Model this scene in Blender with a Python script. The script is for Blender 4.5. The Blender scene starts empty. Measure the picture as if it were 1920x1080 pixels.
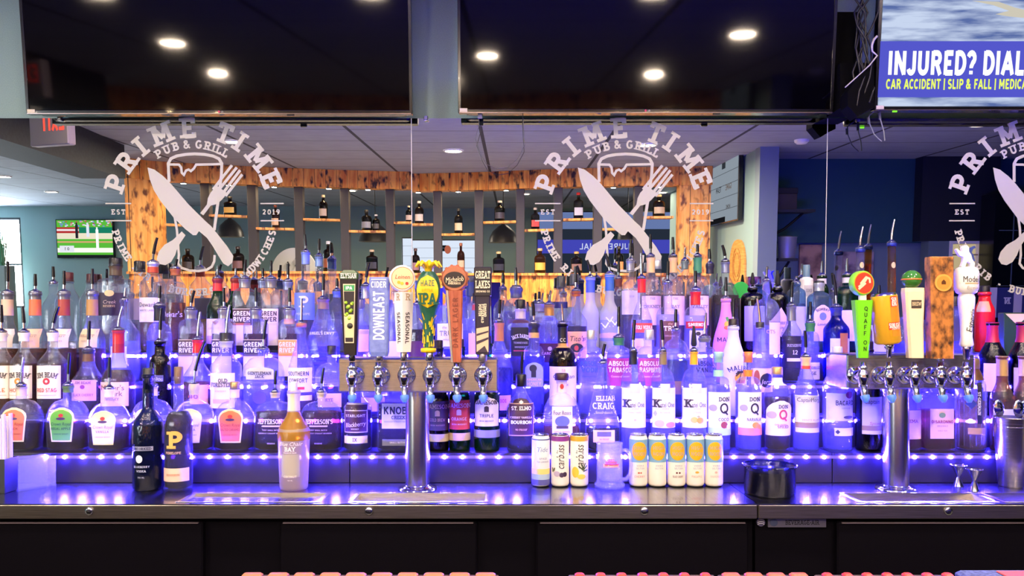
import bpy, bmesh, math, random
from math import sin, cos, pi, radians, sqrt, tan, atan
from mathutils import Vector, Matrix

scene = bpy.context.scene
COL = scene.collection
random.seed(7)

# ------------------------------------------------------------------ camera
F, CX, HY, ZC = 1400.0, 960.0, 620.0, 1.42      # focal length (px of 1920), optical centre, horizon row, camera height
cam = bpy.data.cameras.new('camera')
cam.sensor_width = 36.0
cam.lens = 36.0 * F / 1920.0
cam.shift_y = (HY - 540.0) / 1920.0
cam.clip_start = 0.05
cam.clip_end = 100
cam_o = bpy.data.objects.new('camera', cam)
COL.objects.link(cam_o)
cam_o.location = (0, 0, ZC)
cam_o.rotation_euler = (pi / 2, 0, 0)
scene.camera = cam_o

# ------------------------------------------------------------------ look, world
vs = scene.view_settings
vs.view_transform = 'Standard'
vs.look = 'None'
vs.gamma = 1.0
vs.use_curve_mapping = False
vs.exposure = 0.0
cy = scene.cycles
cy.use_denoising = True
cy.max_bounces = 14
cy.diffuse_bounces = 5
cy.glossy_bounces = 6
cy.transmission_bounces = 12
cy.transparent_max_bounces = 40
cy.sample_clamp_indirect = 6.0
cy.caustics_reflective = False
cy.use_adaptive_sampling = True
cy.adaptive_threshold = 0.02
LAMP = 800.0         # emission of the ceiling lamps
LEDP = 6500.0         # emission of the blue strip diodes
world = bpy.data.worlds.new('world')
scene.world = world
world.use_nodes = True
bg = world.node_tree.nodes['Background']
bg.inputs[0].default_value = (0.80, 0.90, 1.0, 1)
bg.inputs[1].default_value = 4.0               # overcast daylight, enters by the window of the dining room

# daylight of the dining room window at the far left (the window itself is built with the room)
def day_light(x, y, z, w, h, rot, power):
    l = bpy.data.lights.new('window_daylight', 'AREA'); l.shape = 'RECTANGLE'; l.size = w; l.size_y = h; l.energy = power; l.color = (.86, .95, 1.0)
    o = bpy.data.objects.new('window_daylight', l); COL.objects.link(o); o.location = (x, y, z); o.rotation_euler = rot
day_light(-10.9, -9.56, 1.75, 2.6, 1.7, (pi / 2, 0, 0), 1500)

# ------------------------------------------------------------------ helpers
def lin(h):
    h = h.lstrip('#')
    out = []
    for i in (0, 2, 4):
        c = int(h[i:i + 2], 16) / 255.0
        out.append(c / 12.92 if c <= 0.04045 else ((c + 0.055) / 1.055) ** 2.4)
    return (out[0], out[1], out[2], 1.0)

_M = {}
def newmat(name):
    m = bpy.data.materials.new(name)
    m.use_nodes = True
    nt = m.node_tree
    nt.nodes.clear()
    out = nt.nodes.new('ShaderNodeOutputMaterial')
    return m, nt, out

def paint(h, rough=0.5, metal=0.0, coat=0.0, spec=0.5):
    k = ('p', h, rough, metal, coat, spec)
    if k in _M: return _M[k]
    m, nt, out = newmat('paint_' + h.strip('#'))
    p = nt.nodes.new('ShaderNodeBsdfPrincipled')
    p.inputs['Base Color'].default_value = lin(h)
    p.inputs['Roughness'].default_value = rough
    p.inputs['Metallic'].default_value = metal
    p.inputs['Coat Weight'].default_value = coat
    p.inputs['Specular IOR Level'].default_value = spec
    nt.links.new(p.outputs[0], out.inputs[0])
    _M[k] = m
    return m

def emit(h, s, base='#000000'):
    k = ('e', h, s)
    if k in _M: return _M[k]
    m, nt, out = newmat('light_' + h.strip('#'))
    e = nt.nodes.new('ShaderNodeEmission')
    e.inputs[0].default_value = lin(h)
    e.inputs[1].default_value = s
    nt.links.new(e.outputs[0], out.inputs[0])
    _M[k] = m
    return m

def glass(h='#f4f6ff', haze=0.10, edge=0.75, rough=0.06, hz='#ffffff'):
    """thin bottle glass: clear, brighter at grazing angles, white haze mixed in to imitate the strip-light glow"""
    k = ('g', h, haze, edge, rough, hz)
    if k in _M: return _M[k]
    m, nt, out = newmat('glass_' + h.strip('#'))
    N, L = nt.nodes.new, nt.links.new
    lw = N('ShaderNodeLayerWeight'); lw.inputs[0].default_value = 0.5
    pw = N('ShaderNodeMath'); pw.operation = 'POWER'; pw.inputs[1].default_value = 3.0
    L(lw.outputs['Facing'], pw.inputs[0])
    ma = N('ShaderNodeMath'); ma.operation = 'MULTIPLY_ADD'
    ma.inputs[1].default_value = edge; ma.inputs[2].default_value = 0.06
    L(pw.outputs[0], ma.inputs[0])
    tr = N('ShaderNodeBsdfTransparent'); tr.inputs[0].default_value = lin(h)
    gl = N('ShaderNodeBsdfGlossy'); gl.inputs['Roughness'].default_value = rough
    nz = N('ShaderNodeTexNoise'); nz.inputs['Scale'].default_value = 26.0
    bp = N('ShaderNodeBump'); bp.inputs['Strength'].default_value = 0.25; bp.inputs['Distance'].default_value = 0.004
    L(nz.outputs[0], bp.inputs['Height']); L(bp.outputs[0], gl.inputs['Normal'])
    mx = N('ShaderNodeMixShader')
    L(ma.outputs[0], mx.inputs[0]); L(tr.outputs[0], mx.inputs[1]); L(gl.outputs[0], mx.inputs[2])
    df = N('ShaderNodeBsdfDiffuse'); df.inputs[0].default_value = lin(hz)
    tl = N('ShaderNodeBsdfTranslucent'); tl.inputs[0].default_value = lin(hz)
    m2 = N('ShaderNodeMixShader'); m2.inputs[0].default_value = 0.5
    L(df.outputs[0], m2.inputs[1]); L(tl.outputs[0], m2.inputs[2])
    m3 = N('ShaderNodeMixShader'); m3.inputs[0].default_value = haze
    L(mx.outputs[0], m3.inputs[1]); L(m2.outputs[0], m3.inputs[2])
    L(m3.outputs[0], out.inputs[0])
    _M[k] = m
    return m

def liquid(h, clear=0.35):
    k = ('l', h, clear)
    if k in _M: return _M[k]
    m, nt, out = newmat('liquid_' + h.strip('#'))
    N, L = nt.nodes.new, nt.links.new
    g = N('ShaderNodeBsdfGlass'); g.inputs['IOR'].default_value = 1.33; g.inputs['Roughness'].default_value = 0.02
    c = tuple(v ** .5 for v in lin(h)[:3]) + (1.0,)
    g.inputs['Color'].default_value = c
    t = N('ShaderNodeBsdfTransparent'); t.inputs[0].default_value = c
    mx = N('ShaderNodeMixShader'); mx.inputs[0].default_value = clear
    L(g.outputs[0], mx.inputs[1]); L(t.outputs[0], mx.inputs[2])
    tl = N('ShaderNodeBsdfTranslucent'); tl.inputs[0].default_value = c
    m2 = N('ShaderNodeMixShader'); m2.inputs[0].default_value = .12
    L(mx.outputs[0], m2.inputs[1]); L(tl.outputs[0], m2.inputs[2]); L(m2.outputs[0], out.inputs[0])
    _M[k] = m
    return m

def noisy(name, c1, c2, scale=(1, 1, 1), nscale=4.0, rough=0.6, metal=0.0, detail=4.0, bump=0.0, rr=0.0, lo=0.35, hi=.65, spec=.5):
    m, nt, out = newmat(name)
    N, L = nt.nodes.new, nt.links.new
    tc = N('ShaderNodeTexCoord'); mp = N('ShaderNodeMapping'); mp.inputs['Scale'].default_value = scale
    L(tc.outputs['Object'], mp.inputs[0])
    nz = N('ShaderNodeTexNoise'); nz.inputs['Scale'].default_value = nscale; nz.inputs['Detail'].default_value = detail
    L(mp.outputs[0], nz.inputs['Vector'])
    rp = N('ShaderNodeValToRGB')
    rp.color_ramp.elements[0].color = lin(c1); rp.color_ramp.elements[1].color = lin(c2)
    rp.color_ramp.elements[0].position = lo; rp.color_ramp.elements[1].position = hi
    L(nz.outputs[0], rp.inputs[0])
    p = N('ShaderNodeBsdfPrincipled'); p.inputs['Roughness'].default_value = rough; p.inputs['Metallic'].default_value = metal; p.inputs['Specular IOR Level'].default_value = spec
    L(rp.outputs[0], p.inputs['Base Color'])
    if bump:
        bp = N('ShaderNodeBump'); bp.inputs['Strength'].default_value = bump; bp.inputs['Distance'].default_value = 0.01
        L(nz.outputs[0], bp.inputs['Height']); L(bp.outputs[0], p.inputs['Normal'])
    L(p.outputs[0], out.inputs[0])
    return m

def wood(name, light, mid, burn, board=0.14, axis='X', rough=0.55):
    """upright pine boards, scorched at the knots and edges"""
    m, nt, out = newmat(name)
    N, L = nt.nodes.new, nt.links.new
    tc = N('ShaderNodeTexCoord')
    sp = N('ShaderNodeSeparateXYZ'); L(tc.outputs['Object'], sp.inputs[0])
    dv = N('ShaderNodeMath'); dv.operation = 'DIVIDE'; dv.inputs[1].default_value = board; L(sp.outputs[axis], dv.inputs[0])
    fl = N('ShaderNodeMath'); fl.operation = 'FLOOR'; L(dv.outputs[0], fl.inputs[0])
    fr = N('ShaderNodeMath'); fr.operation = 'FRACT'; L(dv.outputs[0], fr.inputs[0])
    wn = N('ShaderNodeTexWhiteNoise'); wn.noise_dimensions = '1D'; L(fl.outputs[0], wn.inputs['W'])
    cb = N('ShaderNodeCombineXYZ'); ml = N('ShaderNodeMath'); ml.operation = 'MULTIPLY'; ml.inputs[1].default_value = 9.0
    L(wn.outputs[0], ml.inputs[0])
    ad = N('ShaderNodeVectorMath'); ad.operation = 'ADD'
    L(ml.outputs[0], cb.inputs[2]); L(tc.outputs['Object'], ad.inputs[0]); L(cb.outputs[0], ad.inputs[1])
    mp = N('ShaderNodeMapping'); mp.inputs['Scale'].default_value = (14, 14, 1.6); L(ad.outputs[0], mp.inputs[0])
    n1 = N('ShaderNodeTexNoise'); n1.inputs['Scale'].default_value = 1.6; n1.inputs['Detail'].default_value = 5; L(mp.outputs[0], n1.inputs['Vector'])
    mp2 = N('ShaderNodeMapping'); mp2.inputs['Scale'].default_value = (9, 9, 5); L(ad.outputs[0], mp2.inputs[0])
    n2 = N('ShaderNodeTexNoise'); n2.inputs['Scale'].default_value = 1.5; n2.inputs['Detail'].default_value = 2; L(mp2.outputs[0], n2.inputs['Vector'])
    r1 = N('ShaderNodeValToRGB'); r1.color_ramp.elements[0].color = lin(mid); r1.color_ramp.elements[1].color = lin(light)
    r1.color_ramp.elements[0].position = 0.35; r1.color_ramp.elements[1].position = 0.62
    L(n1.outputs[0], r1.inputs[0])
    r2 = N('ShaderNodeValToRGB'); r2.color_ramp.elements[0].position = 0.53; r2.color_ramp.elements[1].position = 0.68
    L(n2.outputs[0], r2.inputs[0])
    mx = N('ShaderNodeMix'); mx.data_type = 'RGBA'
    L(r2.outputs[0], mx.inputs[0]); L(r1.outputs[0], mx.inputs[6]); mx.inputs[7].default_value = lin(burn)
    # board joint
    lt = N('ShaderNodeMath'); lt.operation = 'LESS_THAN'; lt.inputs[1].default_value = 0.03; L(fr.outputs[0], lt.inputs[0])
    m2 = N('ShaderNodeMix'); m2.data_type = 'RGBA'
    L(lt.outputs[0], m2.inputs[0]); L(mx.outputs[2], m2.inputs[6]); m2.inputs[7].default_value = lin('#2a1408')
    p = N('ShaderNodeBsdfPrincipled'); p.inputs['Roughness'].default_value = rough
    L(m2.outputs[2], p.inputs['Base Color']); L(p.outputs[0], out.inputs[0])
    return m

class MB:
    """collects faces with material slots, then links ONE mesh object"""
    def __init__(s): s.v, s.f, s.mi, s.sm, s.mats = [], [], [], [], []
    def mid(s, m):
        if m not in s.mats: s.mats.append(m)
        return s.mats.index(m)
    def face(s, pts, m, smooth=False):
        i = len(s.v); s.v += [tuple(p) for p in pts]
        s.f.append(tuple(range(i, i + len(pts)))); s.mi.append(s.mid(m)); s.sm.append(smooth)
    def grid(s, rows, m, smooth=True, closed=False):
        i = len(s.v); n = len(rows[0]); k = s.mid(m)
        for r in rows: s.v += [tuple(p) for p in r]
        for a in range(len(rows) - 1):
            for b in range(n if closed else n - 1):
                b2 = (b + 1) % n
                s.f.append((i + a * n + b, i + a * n + b2, i + (a + 1) * n + b2, i + (a + 1) * n + b)); s.mi.append(k); s.sm.append(smooth)
        return i
    def ringcap(s, ring, m, flip=False, smooth=False):
        s.face(ring[::-1] if flip else ring, m, smooth)
    def box(s, x0, x1, y0, y1, z0, z1, m, ch=0.0):
        if ch <= 0:
            P = [(x0, y0, z0), (x1, y0, z0), (x1, y1, z0), (x0, y1, z0), (x0, y0, z1), (x1, y0, z1), (x1, y1, z1), (x0, y1, z1)]
            i = len(s.v); s.v += P; k = s.mid(m)
            for q in ((0, 3, 2, 1), (4, 5, 6, 7), (0, 1, 5, 4), (1, 2, 6, 5), (2, 3, 7, 6), (3, 0, 4, 7)):
                s.f.append(tuple(i + a for a in q)); s.mi.append(k); s.sm.append(False)
        else:
            c = min(ch, (x1 - x0) * .45, (y1 - y0) * .45, (z1 - z0) * .45)
            rows = []
            for z, d in ((z0, c), (z0 + c, 0), (z1 - c, 0), (z1, c)):
                X0, X1, Y0, Y1 = x0 + d, x1 - d, y0 + d, y1 - d
                rows.append([(X0 + c, Y0, z), (X1 - c, Y0, z), (X1, Y0 + c, z), (X1, Y1 - c, z), (X1 - c, Y1, z), (X0 + c, Y1, z), (X0, Y1 - c, z), (X0, Y0 + c, z)])
            s.grid(rows, m, False, True)
            s.ringcap(rows[0], m, True); s.ringcap(rows[-1], m)
    def prism(s, poly, a0, a1, m, plane='xz', msid=None):
        """outline extruded; plane xz: along y"""
        T = {'xz': lambda p, a: (p[0], a, p[1]), 'xy': lambda p, a: (p[0], p[1], a), 'yz': lambda p, a: (a, p[0], p[1])}[plane]
        A = [T(p, a0) for p in poly]; B = [T(p, a1) for p in poly]
        s.face(A, m); s.face(B[::-1], m)
        n = len(poly)
        for i in range(n):
            j = (i + 1) % n
            s.face([A[j], A[i], B[i], B[j]], msid or m)
    def lathe(s, prof, m, c=(0, 0, 0), n=20, cap0=True, cap1=True, axis='z', smooth=True):
        def pt(r, h, t):
            x, y = r * cos(t), r * sin(t)
            if axis == 'z': return (c[0] + x, c[1] + y, c[2] + h)
            if axis == 'y': return (c[0] + x, c[1] + h, c[2] - y)
            return (c[0] + h, c[1] + x, c[2] + y)
        rows = [[pt(r, h, 2 * pi * k / n) for k in range(n)] for r, h in prof]
        s.grid(rows, m, smooth, True)
        if cap0: s.ringcap(rows[0], m, True)
        if cap1: s.ringcap(rows[-1], m)
    def tube(s, pts, rad, m, n=8, caps=True):
        pts = [Vector(p) for p in pts]
        if not isinstance(rad, (list, tuple)): rad = [rad] * len(pts)
        rows = []; up = None
        for i, p in enumerate(pts):
            t = (pts[min(i + 1, len(pts) - 1)] - pts[max(i - 1, 0)]).normalized()
            if up is None: up = Vector((0, 1, 0)) if abs(t.y) < .9 else Vector((1, 0, 0))
            a = t.cross(up).normalized(); b = t.cross(a).normalized(); up = -b if False else up
            rows.append([p + (a * cos(2 * pi * k / n) + b * sin(2 * pi * k / n)) * rad[i] for k in range(n)])
        s.grid(rows, m, True, True)
        if caps: s.ringcap(rows[0], m); s.ringcap(rows[-1], m, True)
    def build(s, name, parent=None, loc=(0, 0, 0), rot=(0, 0, 0), fix=True):
        me = bpy.data.meshes.new(name)
        me.from_pydata(s.v, [], s.f)
        for m in s.mats: me.materials.append(m)
        me.polygons.foreach_set('material_index', s.mi)
        me.polygons.foreach_set('use_smooth', s.sm)
        if fix:
            b = bmesh.new(); b.from_mesh(me); bmesh.ops.recalc_face_normals(b, faces=b.faces); b.to_mesh(me); b.free()
        me.update()
        o = bpy.data.objects.new(name, me)
        COL.objects.link(o)
        o.location = loc; o.rotation_euler = rot
        if parent: o.parent = parent
        return o

def tag(o, label=None, cat=None, group=None, kind=None):
    if label: o['label'] = label
    if cat: o['category'] = cat
    if group: o['group'] = group
    if kind: o['kind'] = kind
    return o

def thing(name, label, cat, loc=(0, 0, 0), rot=(0, 0, 0), group=None):
    o = bpy.data.objects.new(name, None)
    o.empty_display_size = 0.05
    COL.objects.link(o); o.location = loc; o.rotation_euler = rot
    return tag(o, label, cat, group)

def at(px, py, d):
    return Vector(((px - CX) / F * d, d, ZC - (py - HY) / F * d))
def X(px, d): return (px - CX) / F * d
def Z(py, d): return ZC - (py - HY) / F * d

# ------------------------------------------------------------------ lettering: a stroke alphabet (slab or plain) and the built-in face for lower case
def A_(cx, cy, rx, ry, a0, a1, n=8):
    return [(cx + rx * cos(radians(a0 + (a1 - a0) * i / n)), cy + ry * sin(radians(a0 + (a1 - a0) * i / n))) for i in range(n + 1)]
e = .085
SF = {
 'A': (.92, [[(.12, 0), (.46, 1 - .02)], [(.46, 1 - .02), (.80, 0)], [(.25, .32), (.67, .32)]], [(.12, 0), (.80, 0)]),
 'B': (.80, [[(.2, 0), (.2, 1)], [(.2, 1 - e), (.45, 1 - e)] + A_(.45, .73, .19, .185, 90, -90) + [(.2, .53)], [(.45, .53)] + A_(.47, .305, .22, .22, 90, -90) + [(.2, e)]], [(.2, 0), (.2, 1)]),
 'C': (.80, [A_(.42, .5, .30, .415, 45, 315, 14)], []),
 'D': (.86, [[(.2, 0), (.2, 1)], [(.2, 1 - e), (.38, 1 - e)] + A_(.38, .5, .34, .415, 90, -90, 12) + [(.2, e)]], [(.2, 0), (.2, 1)]),
 'E': (.76, [[(.2, 0), (.2, 1)], [(.2, 1 - e), (.68, 1 - e)], [(.2, .5), (.56, .5)], [(.2, e), (.70, e)], [(.64, .72), (.64, 1)], [(.66, 0), (.66, .28)]], [(.2, 0), (.2, 1)]),
 'F': (.72, [[(.2, 0), (.2, 1)], [(.2, 1 - e), (.66, 1 - e)], [(.2, .5), (.56, .5)], [(.62, .72), (.62, 1)]], [(.2, 0), (.2, 1)]),
 'G': (.86, [A_(.43, .5, .31, .415, 48, 330, 14) + [(.72, .42)], [(.48, .43), (.78, .43)]], []),
 'H': (.92, [[(.2, 0), (.2, 1)], [(.72, 0), (.72, 1)], [(.2, .5), (.72, .5)]], [(.2, 0), (.2, 1), (.72, 0), (.72, 1)]),
 'I': (.42, [[(.21, 0), (.21, 1)]], [(.21, 0), (.21, 1)]),
 'J': (.66, [[(.48, 1), (.48, .28)] + A_(.29, .28, .19, .195, 0, -170)], [(.48, 1)]),
 'K': (.88, [[(.2, 0), (.2, 1)], [(.70, 1), (.22, .42)], [(.36, .58), (.74, 0)]], [(.2, 0), (.2, 1), (.70, 1), (.74, 0)]),
 'L': (.72, [[(.2, 0), (.2, 1)], [(.2, e), (.66, e)], [(.62, 0), (.62, .32)]], [(.2, 0), (.2, 1)]),
 'M': (1.08, [[(.2, 0), (.2, 1)], [(.88, 0), (.88, 1)], [(.2, .97), (.54, .28)], [(.54, .28), (.88, .97)]], [(.2, 0), (.88, 0), (.16, 1), (.92, 1)]),
 'N': (.94, [[(.2, 0), (.2, 1)], [(.74, 0), (.74, 1)], [(.2, .97), (.74, .03)]], [(.2, 0), (.18, 1), (.74, 1)]),
 'O': (.88, [A_(.44, .5, .33, .415, 0, 360, 18)], []),
 'P': (.78, [[(.2, 0), (.2, 1)], [(.2, 1 - e), (.44, 1 - e)] + A_(.44, .69, .23, .225, 90, -90) + [(.2, .465)]], [(.2, 0), (.2, 1)]),
 'Q': (.90, [A_(.44, .5, .33, .415, 0, 360, 18), [(.46, .25), (.78, -.12)]], []),
 'R': (.88, [[(.2, 0), (.2, 1)], [(.2, 1 - e), (.46, 1 - e)] + A_(.46, .705, .21, .21, 90, -90) + [(.2, .495)], [(.46, .48), (.72, 0)]], [(.2, 0), (.2, 1), (.72, 0)]),
 'S': (.74, [A_(.37, .71, .225, .205, 30, 265, 9) + A_(.37, .29, .235, .205, 85, -150, 9)], []),
 'T': (.80, [[(.4, 0), (.4, 1)], [(.06, 1 - e), (.74, 1 - e)], [(.11, .70), (.11, 1)], [(.69, .70), (.69, 1)]], [(.4, 0)]),
 'U': (.90, [[(.2, 1), (.2, .33)] + A_(.45, .33, .25, .245, 180, 360, 10) + [(.70, 1)]], [(.2, 1), (.70, 1)]),
 'V': (.88, [[(.12, 1), (.44, .03)], [(.44, .03), (.76, 1)]], [(.12, 1), (.76, 1)]),
 'W': (1.20, [[(.12, 1), (.36, .03)], [(.36, .03), (.60, .9)], [(.60, .9), (.84, .03)], [(.84, .03), (1.08, 1)]], [(.12, 1), (1.08, 1)]),
 'X': (.86, [[(.14, 0), (.72, 1)], [(.14, 1), (.72, 0)]], []),
 'Y': (.84, [[(.42, 0), (.42, .46)], [(.42, .44), (.12, 1)], [(.42, .44), (.72, 1)]], [(.42, 0), (.12, 1), (.72, 1)]),
 'Z': (.76, [[(.12, 1 - e), (.64, 1 - e)], [(.62, .95), (.14, .05)], [(.12, e), (.66, e)]], []),
 '0': (.74, [A_(.37, .5, .26, .415, 0, 360, 16)], []), '1': (.5, [[(.27, 0), (.27, 1)], [(.27, .95), (.1, .8)]], [(.27, 0)]),
 '2': (.72, [A_(.36, .69, .24, .225, 160, -35, 9) + [(.12, .07)], [(.1, e), (.64, e)]], []),
 '4': (.76, [[(.52, 0), (.52, 1)], [(.5, .97), (.08, .3)], [(.06, .27), (.7, .27)]], []),
 '5': (.72, [[(.6, 1 - e), (.18, 1 - e), (.15, .55)] + A_(.34, .32, .26, .235, 120, -150, 10)], []),
 '6': (.74, [A_(.37, .31, .245, .225, 0, 360, 14), [(.13, .35), (.2, .7), (.5, .97)]], []),
 '8': (.72, [A_(.36, .72, .2, .195, 0, 360, 12), A_(.36, .295, .24, .21, 0, 360, 12)], []),
 '9': (.74, [A_(.37, .69, .245, .225, 0, 360, 14), [(.61, .65), (.54, .3), (.24, .03)]], []),
 '3': (.7, [A_(.34, .72, .22, .195, 150, -90, 9), A_(.34, .295, .25, .21, 90, -150, 9)], []),
 '7': (.7, [[(.08, 1 - e), (.62, 1 - e)], [(.6, .95), (.25, 0)]], []),
 '&': (.92, [[(.80, .02), (.24, .70)] + A_(.36, .78, .16, .15, 210, -20, 8) + [(.2, .42)] + A_(.36, .26, .22, .18, 150, 300, 8) + [(.74, .5)]], []),
 '-': (.46, [[(.06, .42), (.40, .42)]], []), '|': (.3, [[(.15, -.1), (.15, 1.05)]], []), '.': (.26, [[(.06, .08), (.2, .08)]], []),
 '?': (.66, [A_(.32, .70, .22, .215, 165, -60, 9) + [(.33, .34), (.33, .28)], [(.33, .02), (.33, .17)]], []),
 "'": (.22, [[(.11, .72), (.11, 1)]], []), ' ': (.42, [], []), '!': (.3, [[(.15, .3), (.15, 1)], [(.15, .02), (.15, .16)]], []),
}
def ribbon(pts, t):
    pts = [p for i, p in enumerate(pts) if i == 0 or abs(p[0] - pts[i - 1][0]) + abs(p[1] - pts[i - 1][1]) > 1e-4]
    q = []; n = len(pts)
    closed = n > 3 and abs(pts[0][0] - pts[-1][0]) + abs(pts[0][1] - pts[-1][1]) < 1e-6
    L = []; R = []
    for i, p in enumerate(pts):
        a = pts[i - 1] if i > 0 else (pts[-2] if closed else None)
        b = pts[i + 1] if i < n - 1 else (pts[1] if closed else None)
        def nrm(u, v):
            dx, dy = v[0] - u[0], v[1] - u[1]; l = sqrt(dx * dx + dy * dy) or 1
            return (-dy / l, dx / l)
        if a is None: nx, ny = nrm(p, b)
        elif b is None: nx, ny = nrm(a, p)
        else:
            n1, n2 = nrm(a, p), nrm(p, b); nx, ny = n1[0] + n2[0], n1[1] + n2[1]
            l = sqrt(nx * nx + ny * ny) or 1; nx, ny = nx / l, ny / l
            c = max(.5, nx * n1[0] + ny * n1[1]); nx, ny = nx / c, ny / c
        L.append((p[0] + nx * t / 2, p[1] + ny * t / 2)); R.append((p[0] - nx * t / 2, p[1] - ny * t / 2))
    for i in range(n - 1): q.append([R[i], R[i + 1], L[i + 1], L[i]])
    return q

_BF = {}
def load_bf(chars, bold=0.0):
    """outlines and advances of Blender's own built-in face"""
    obs = {}
    def mk(k, body):
        c = bpy.data.curves.new('t', 'FONT'); c.body = body; c.size = 1.0; c.offset = bold; c.resolution_u = 2
        o = bpy.data.objects.new('t', c); COL.objects.link(o); obs[k] = o
    mk('__ii', 'ii')
    for ch in chars: mk(ch, ch); mk('w' + ch, 'i' + ch + 'i')
    bpy.context.view_layer.update()
    dg = bpy.context.evaluated_depsgraph_get()
    wid, geo = {}, {}
    for k, o in obs.items():
        me = o.evaluated_get(dg).to_mesh()
        xs = [v.co.x for v in me.vertices]
        wid[k] = (max(xs) - min(xs)) if xs else 0
        if len(k) == 1: geo[k] = [[(me.vertices[i].co.x, me.vertices[i].co.y) for i in p.vertices] for p in me.polygons]
        o.evaluated_get(dg).to_mesh_clear()
    for o in obs.values():
        c = o.data; bpy.data.objects.remove(o); bpy.data.curves.remove(c)
    for ch in chars: _BF[ch] = (wid['w' + ch] - wid['__ii'], geo.get(ch, []))
    _BF[' '] = (.3, [])
load_bf("ABCDEFGHIJKLMNOPQRSTUVWXYZabcdefghijklmnopqrstuvwxyz0123456789&'.-?|@", 0.0)

def glyphs(s, style='sans', t=None, track=0.0):
    """polygons of a line of text with cap height 1; style slab, sans, bf, it"""
    x = 0.0; out = []
    for ch in s:
        if style in ('bf', 'it') or ch not in SF:
            w, g = _BF.get(ch, _BF[' ']); k = 1 / .73
            sh = .22 if style == 'it' else 0
            out.append((ch, x, w * k, [[(x + px * k + sh * py * k, py * k) for px, py in p] for p in g])); x += w * k + track
        else:
            w, paths, ser = SF[ch]; T = t or (.17 if style == 'slab' else .16)
            skip = 0
            P = []
            if style != 'slab':
                paths = [p for i, p in enumerate(paths) if not (ch in 'EFTL' and i >= {'E': 4, 'F': 3, 'T': 2, 'L': 2}[ch])]
            for p in paths: P += ribbon(p, T)
            if style == 'slab':
                for sx, sy in ser:
                    h = T * .72; y0 = 0 if sy < .5 else 1 - h
                    P.append([(sx - T * 1.15, y0), (sx + T * 1.15, y0), (sx + T * 1.15, y0 + h), (sx - T * 1.15, y0 + h)])
            out.append((ch, x, w, [[(x + a, b) for a, b in q] for q in P])); x += w + track
    return x - track, out

def put(mb, surf, s, x, z, h, m, style='sans', maxw=None, rot=0, t=None, off=.0005, track=0.0, sx=1.0, arc=None, flipx=False):
    """write s centred on (x, z) of a surface map surf(x, z, off); arc = (radius, bend up)"""
    W, g = glyphs(s, style, t, track)
    k = h * sx
    if maxw and W * k > maxw: k = maxw / W
    ca, sa = cos(radians(rot)), sin(radians(rot))
    for ch, gx, gw, polys in g:
        for pi_, p in enumerate(polys):
            q = []
            for a, b in p:
                u, v = (a - W / 2) * k, (b - .5) * h
                if arc:
                    R = arc; th = u / R; u, v = (R + v) * sin(th), (R + v) * cos(th) - R
                if flipx: u = -u
                u, v = u * ca - v * sa, u * sa + v * ca
                q.append(surf(x + u, z + v, off + pi_ * 9e-6))
            mb.face(q, m)
def flat(y): return lambda x, z, o: (x, y - o, z)
# ------------------------------------------------------------------ palette
M_STEEL = noisy('brushed_steel', '#b4aca4', '#cfc7be', (3, 3, 120), 6.0, .24, 1.0, 3, lo=.3, hi=.7)
M_STEELTOP = noisy('steel_top', '#6f6e7a', '#8e8c9a', (40, 2, 2), 5.0, .25, 1.0, 3, lo=.3, hi=.7)
for n_ in M_STEELTOP.node_tree.nodes:
    if n_.type == 'BSDF_PRINCIPLED': n_.inputs['Coat Weight'].default_value = .6; n_.inputs['Coat Roughness'].default_value = .07; n_.inputs['Coat IOR'].default_value = 1.9
M_EDGE = noisy('steel_edge', '#857c74', '#a89d92', (2, 2, 160), 5.0, .34, 1.0, 3)
M_COLUMN = paint('#cdc6c0', .22, 1.0)
M_CHROME = paint('#e6e6ea', .08, 1.0)
M_DULLCHROME = paint('#b8b8bc', .2, 1.0)
M_BLACK = paint('#0a0a0c', .35)
M_PLASTIC = paint('#0d0d10', .25, 0, .3)
M_MATTE = paint('#040405', .9, 0, 0, .1)
M_RUBBER = paint('#151518', .7)
M_CAB = noisy('black_vinyl', '#020006', '#05030a', (60, 60, 60), 8, .7, spec=.08)
M_RISER = noisy('black_laminate', '#1d1824', '#302838', (90, 90, 90), 10, .42)
M_LEDTAPE = paint('#75688f', .5)
M_WHITE = paint('#f3f0ea', .5)
M_PAPER = paint('#efe4d6', .55)
M_TEAL = noisy('teal_wall', '#86a0a1', '#92adae', (1, 1, 1), 300, .75, bump=.05)
M_TEALD = noisy('navy_wall', '#1f4a54', '#27545e', (1, 1, 1), 300, .75, bump=.05)
M_BEAM = noisy('shaded_beam', '#1e2224', '#282d2f', (1, 1, 1), 40, .8)  # the beam's unlit darkness is put into its colour
M_DECAL = paint('#c4c2c4', .55)
M_GOLD = paint('#c9973f', .28, 1.0)
M_AMBERG = glass('#b07a35', .06)
G_CLEAR = glass('#f1f3ff', .055)
G_PALE = glass('#e4e9ff', .14)
G_FROST = glass('#dfe2ff', .55, .4, .3)
G_GREEN = glass('#1f7a3a', .06, hz='#3aa65a')
G_COBALT = glass('#1726a8', .10, hz='#2b3cff')
G_SKY = glass('#9cc4f0', .12, hz='#bfe0ff')
G_DARK = glass('#3a1c10', .05, hz='#402418')
G_BLACK = glass('#0c0a10', .06, hz='#141018')
G_WHITE = glass('#ffffff', .93, .25, .15)
G_YELL = glass('#e0b12e', .35, .4, .2, hz='#f0c84a')
WHISKY, DARKW, AMBER, CLEARL, RED, PURP = '#7a2a10', '#3d0f10', '#b5601a', '#e8ecff', '#8a1420', '#42104a'

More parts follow.
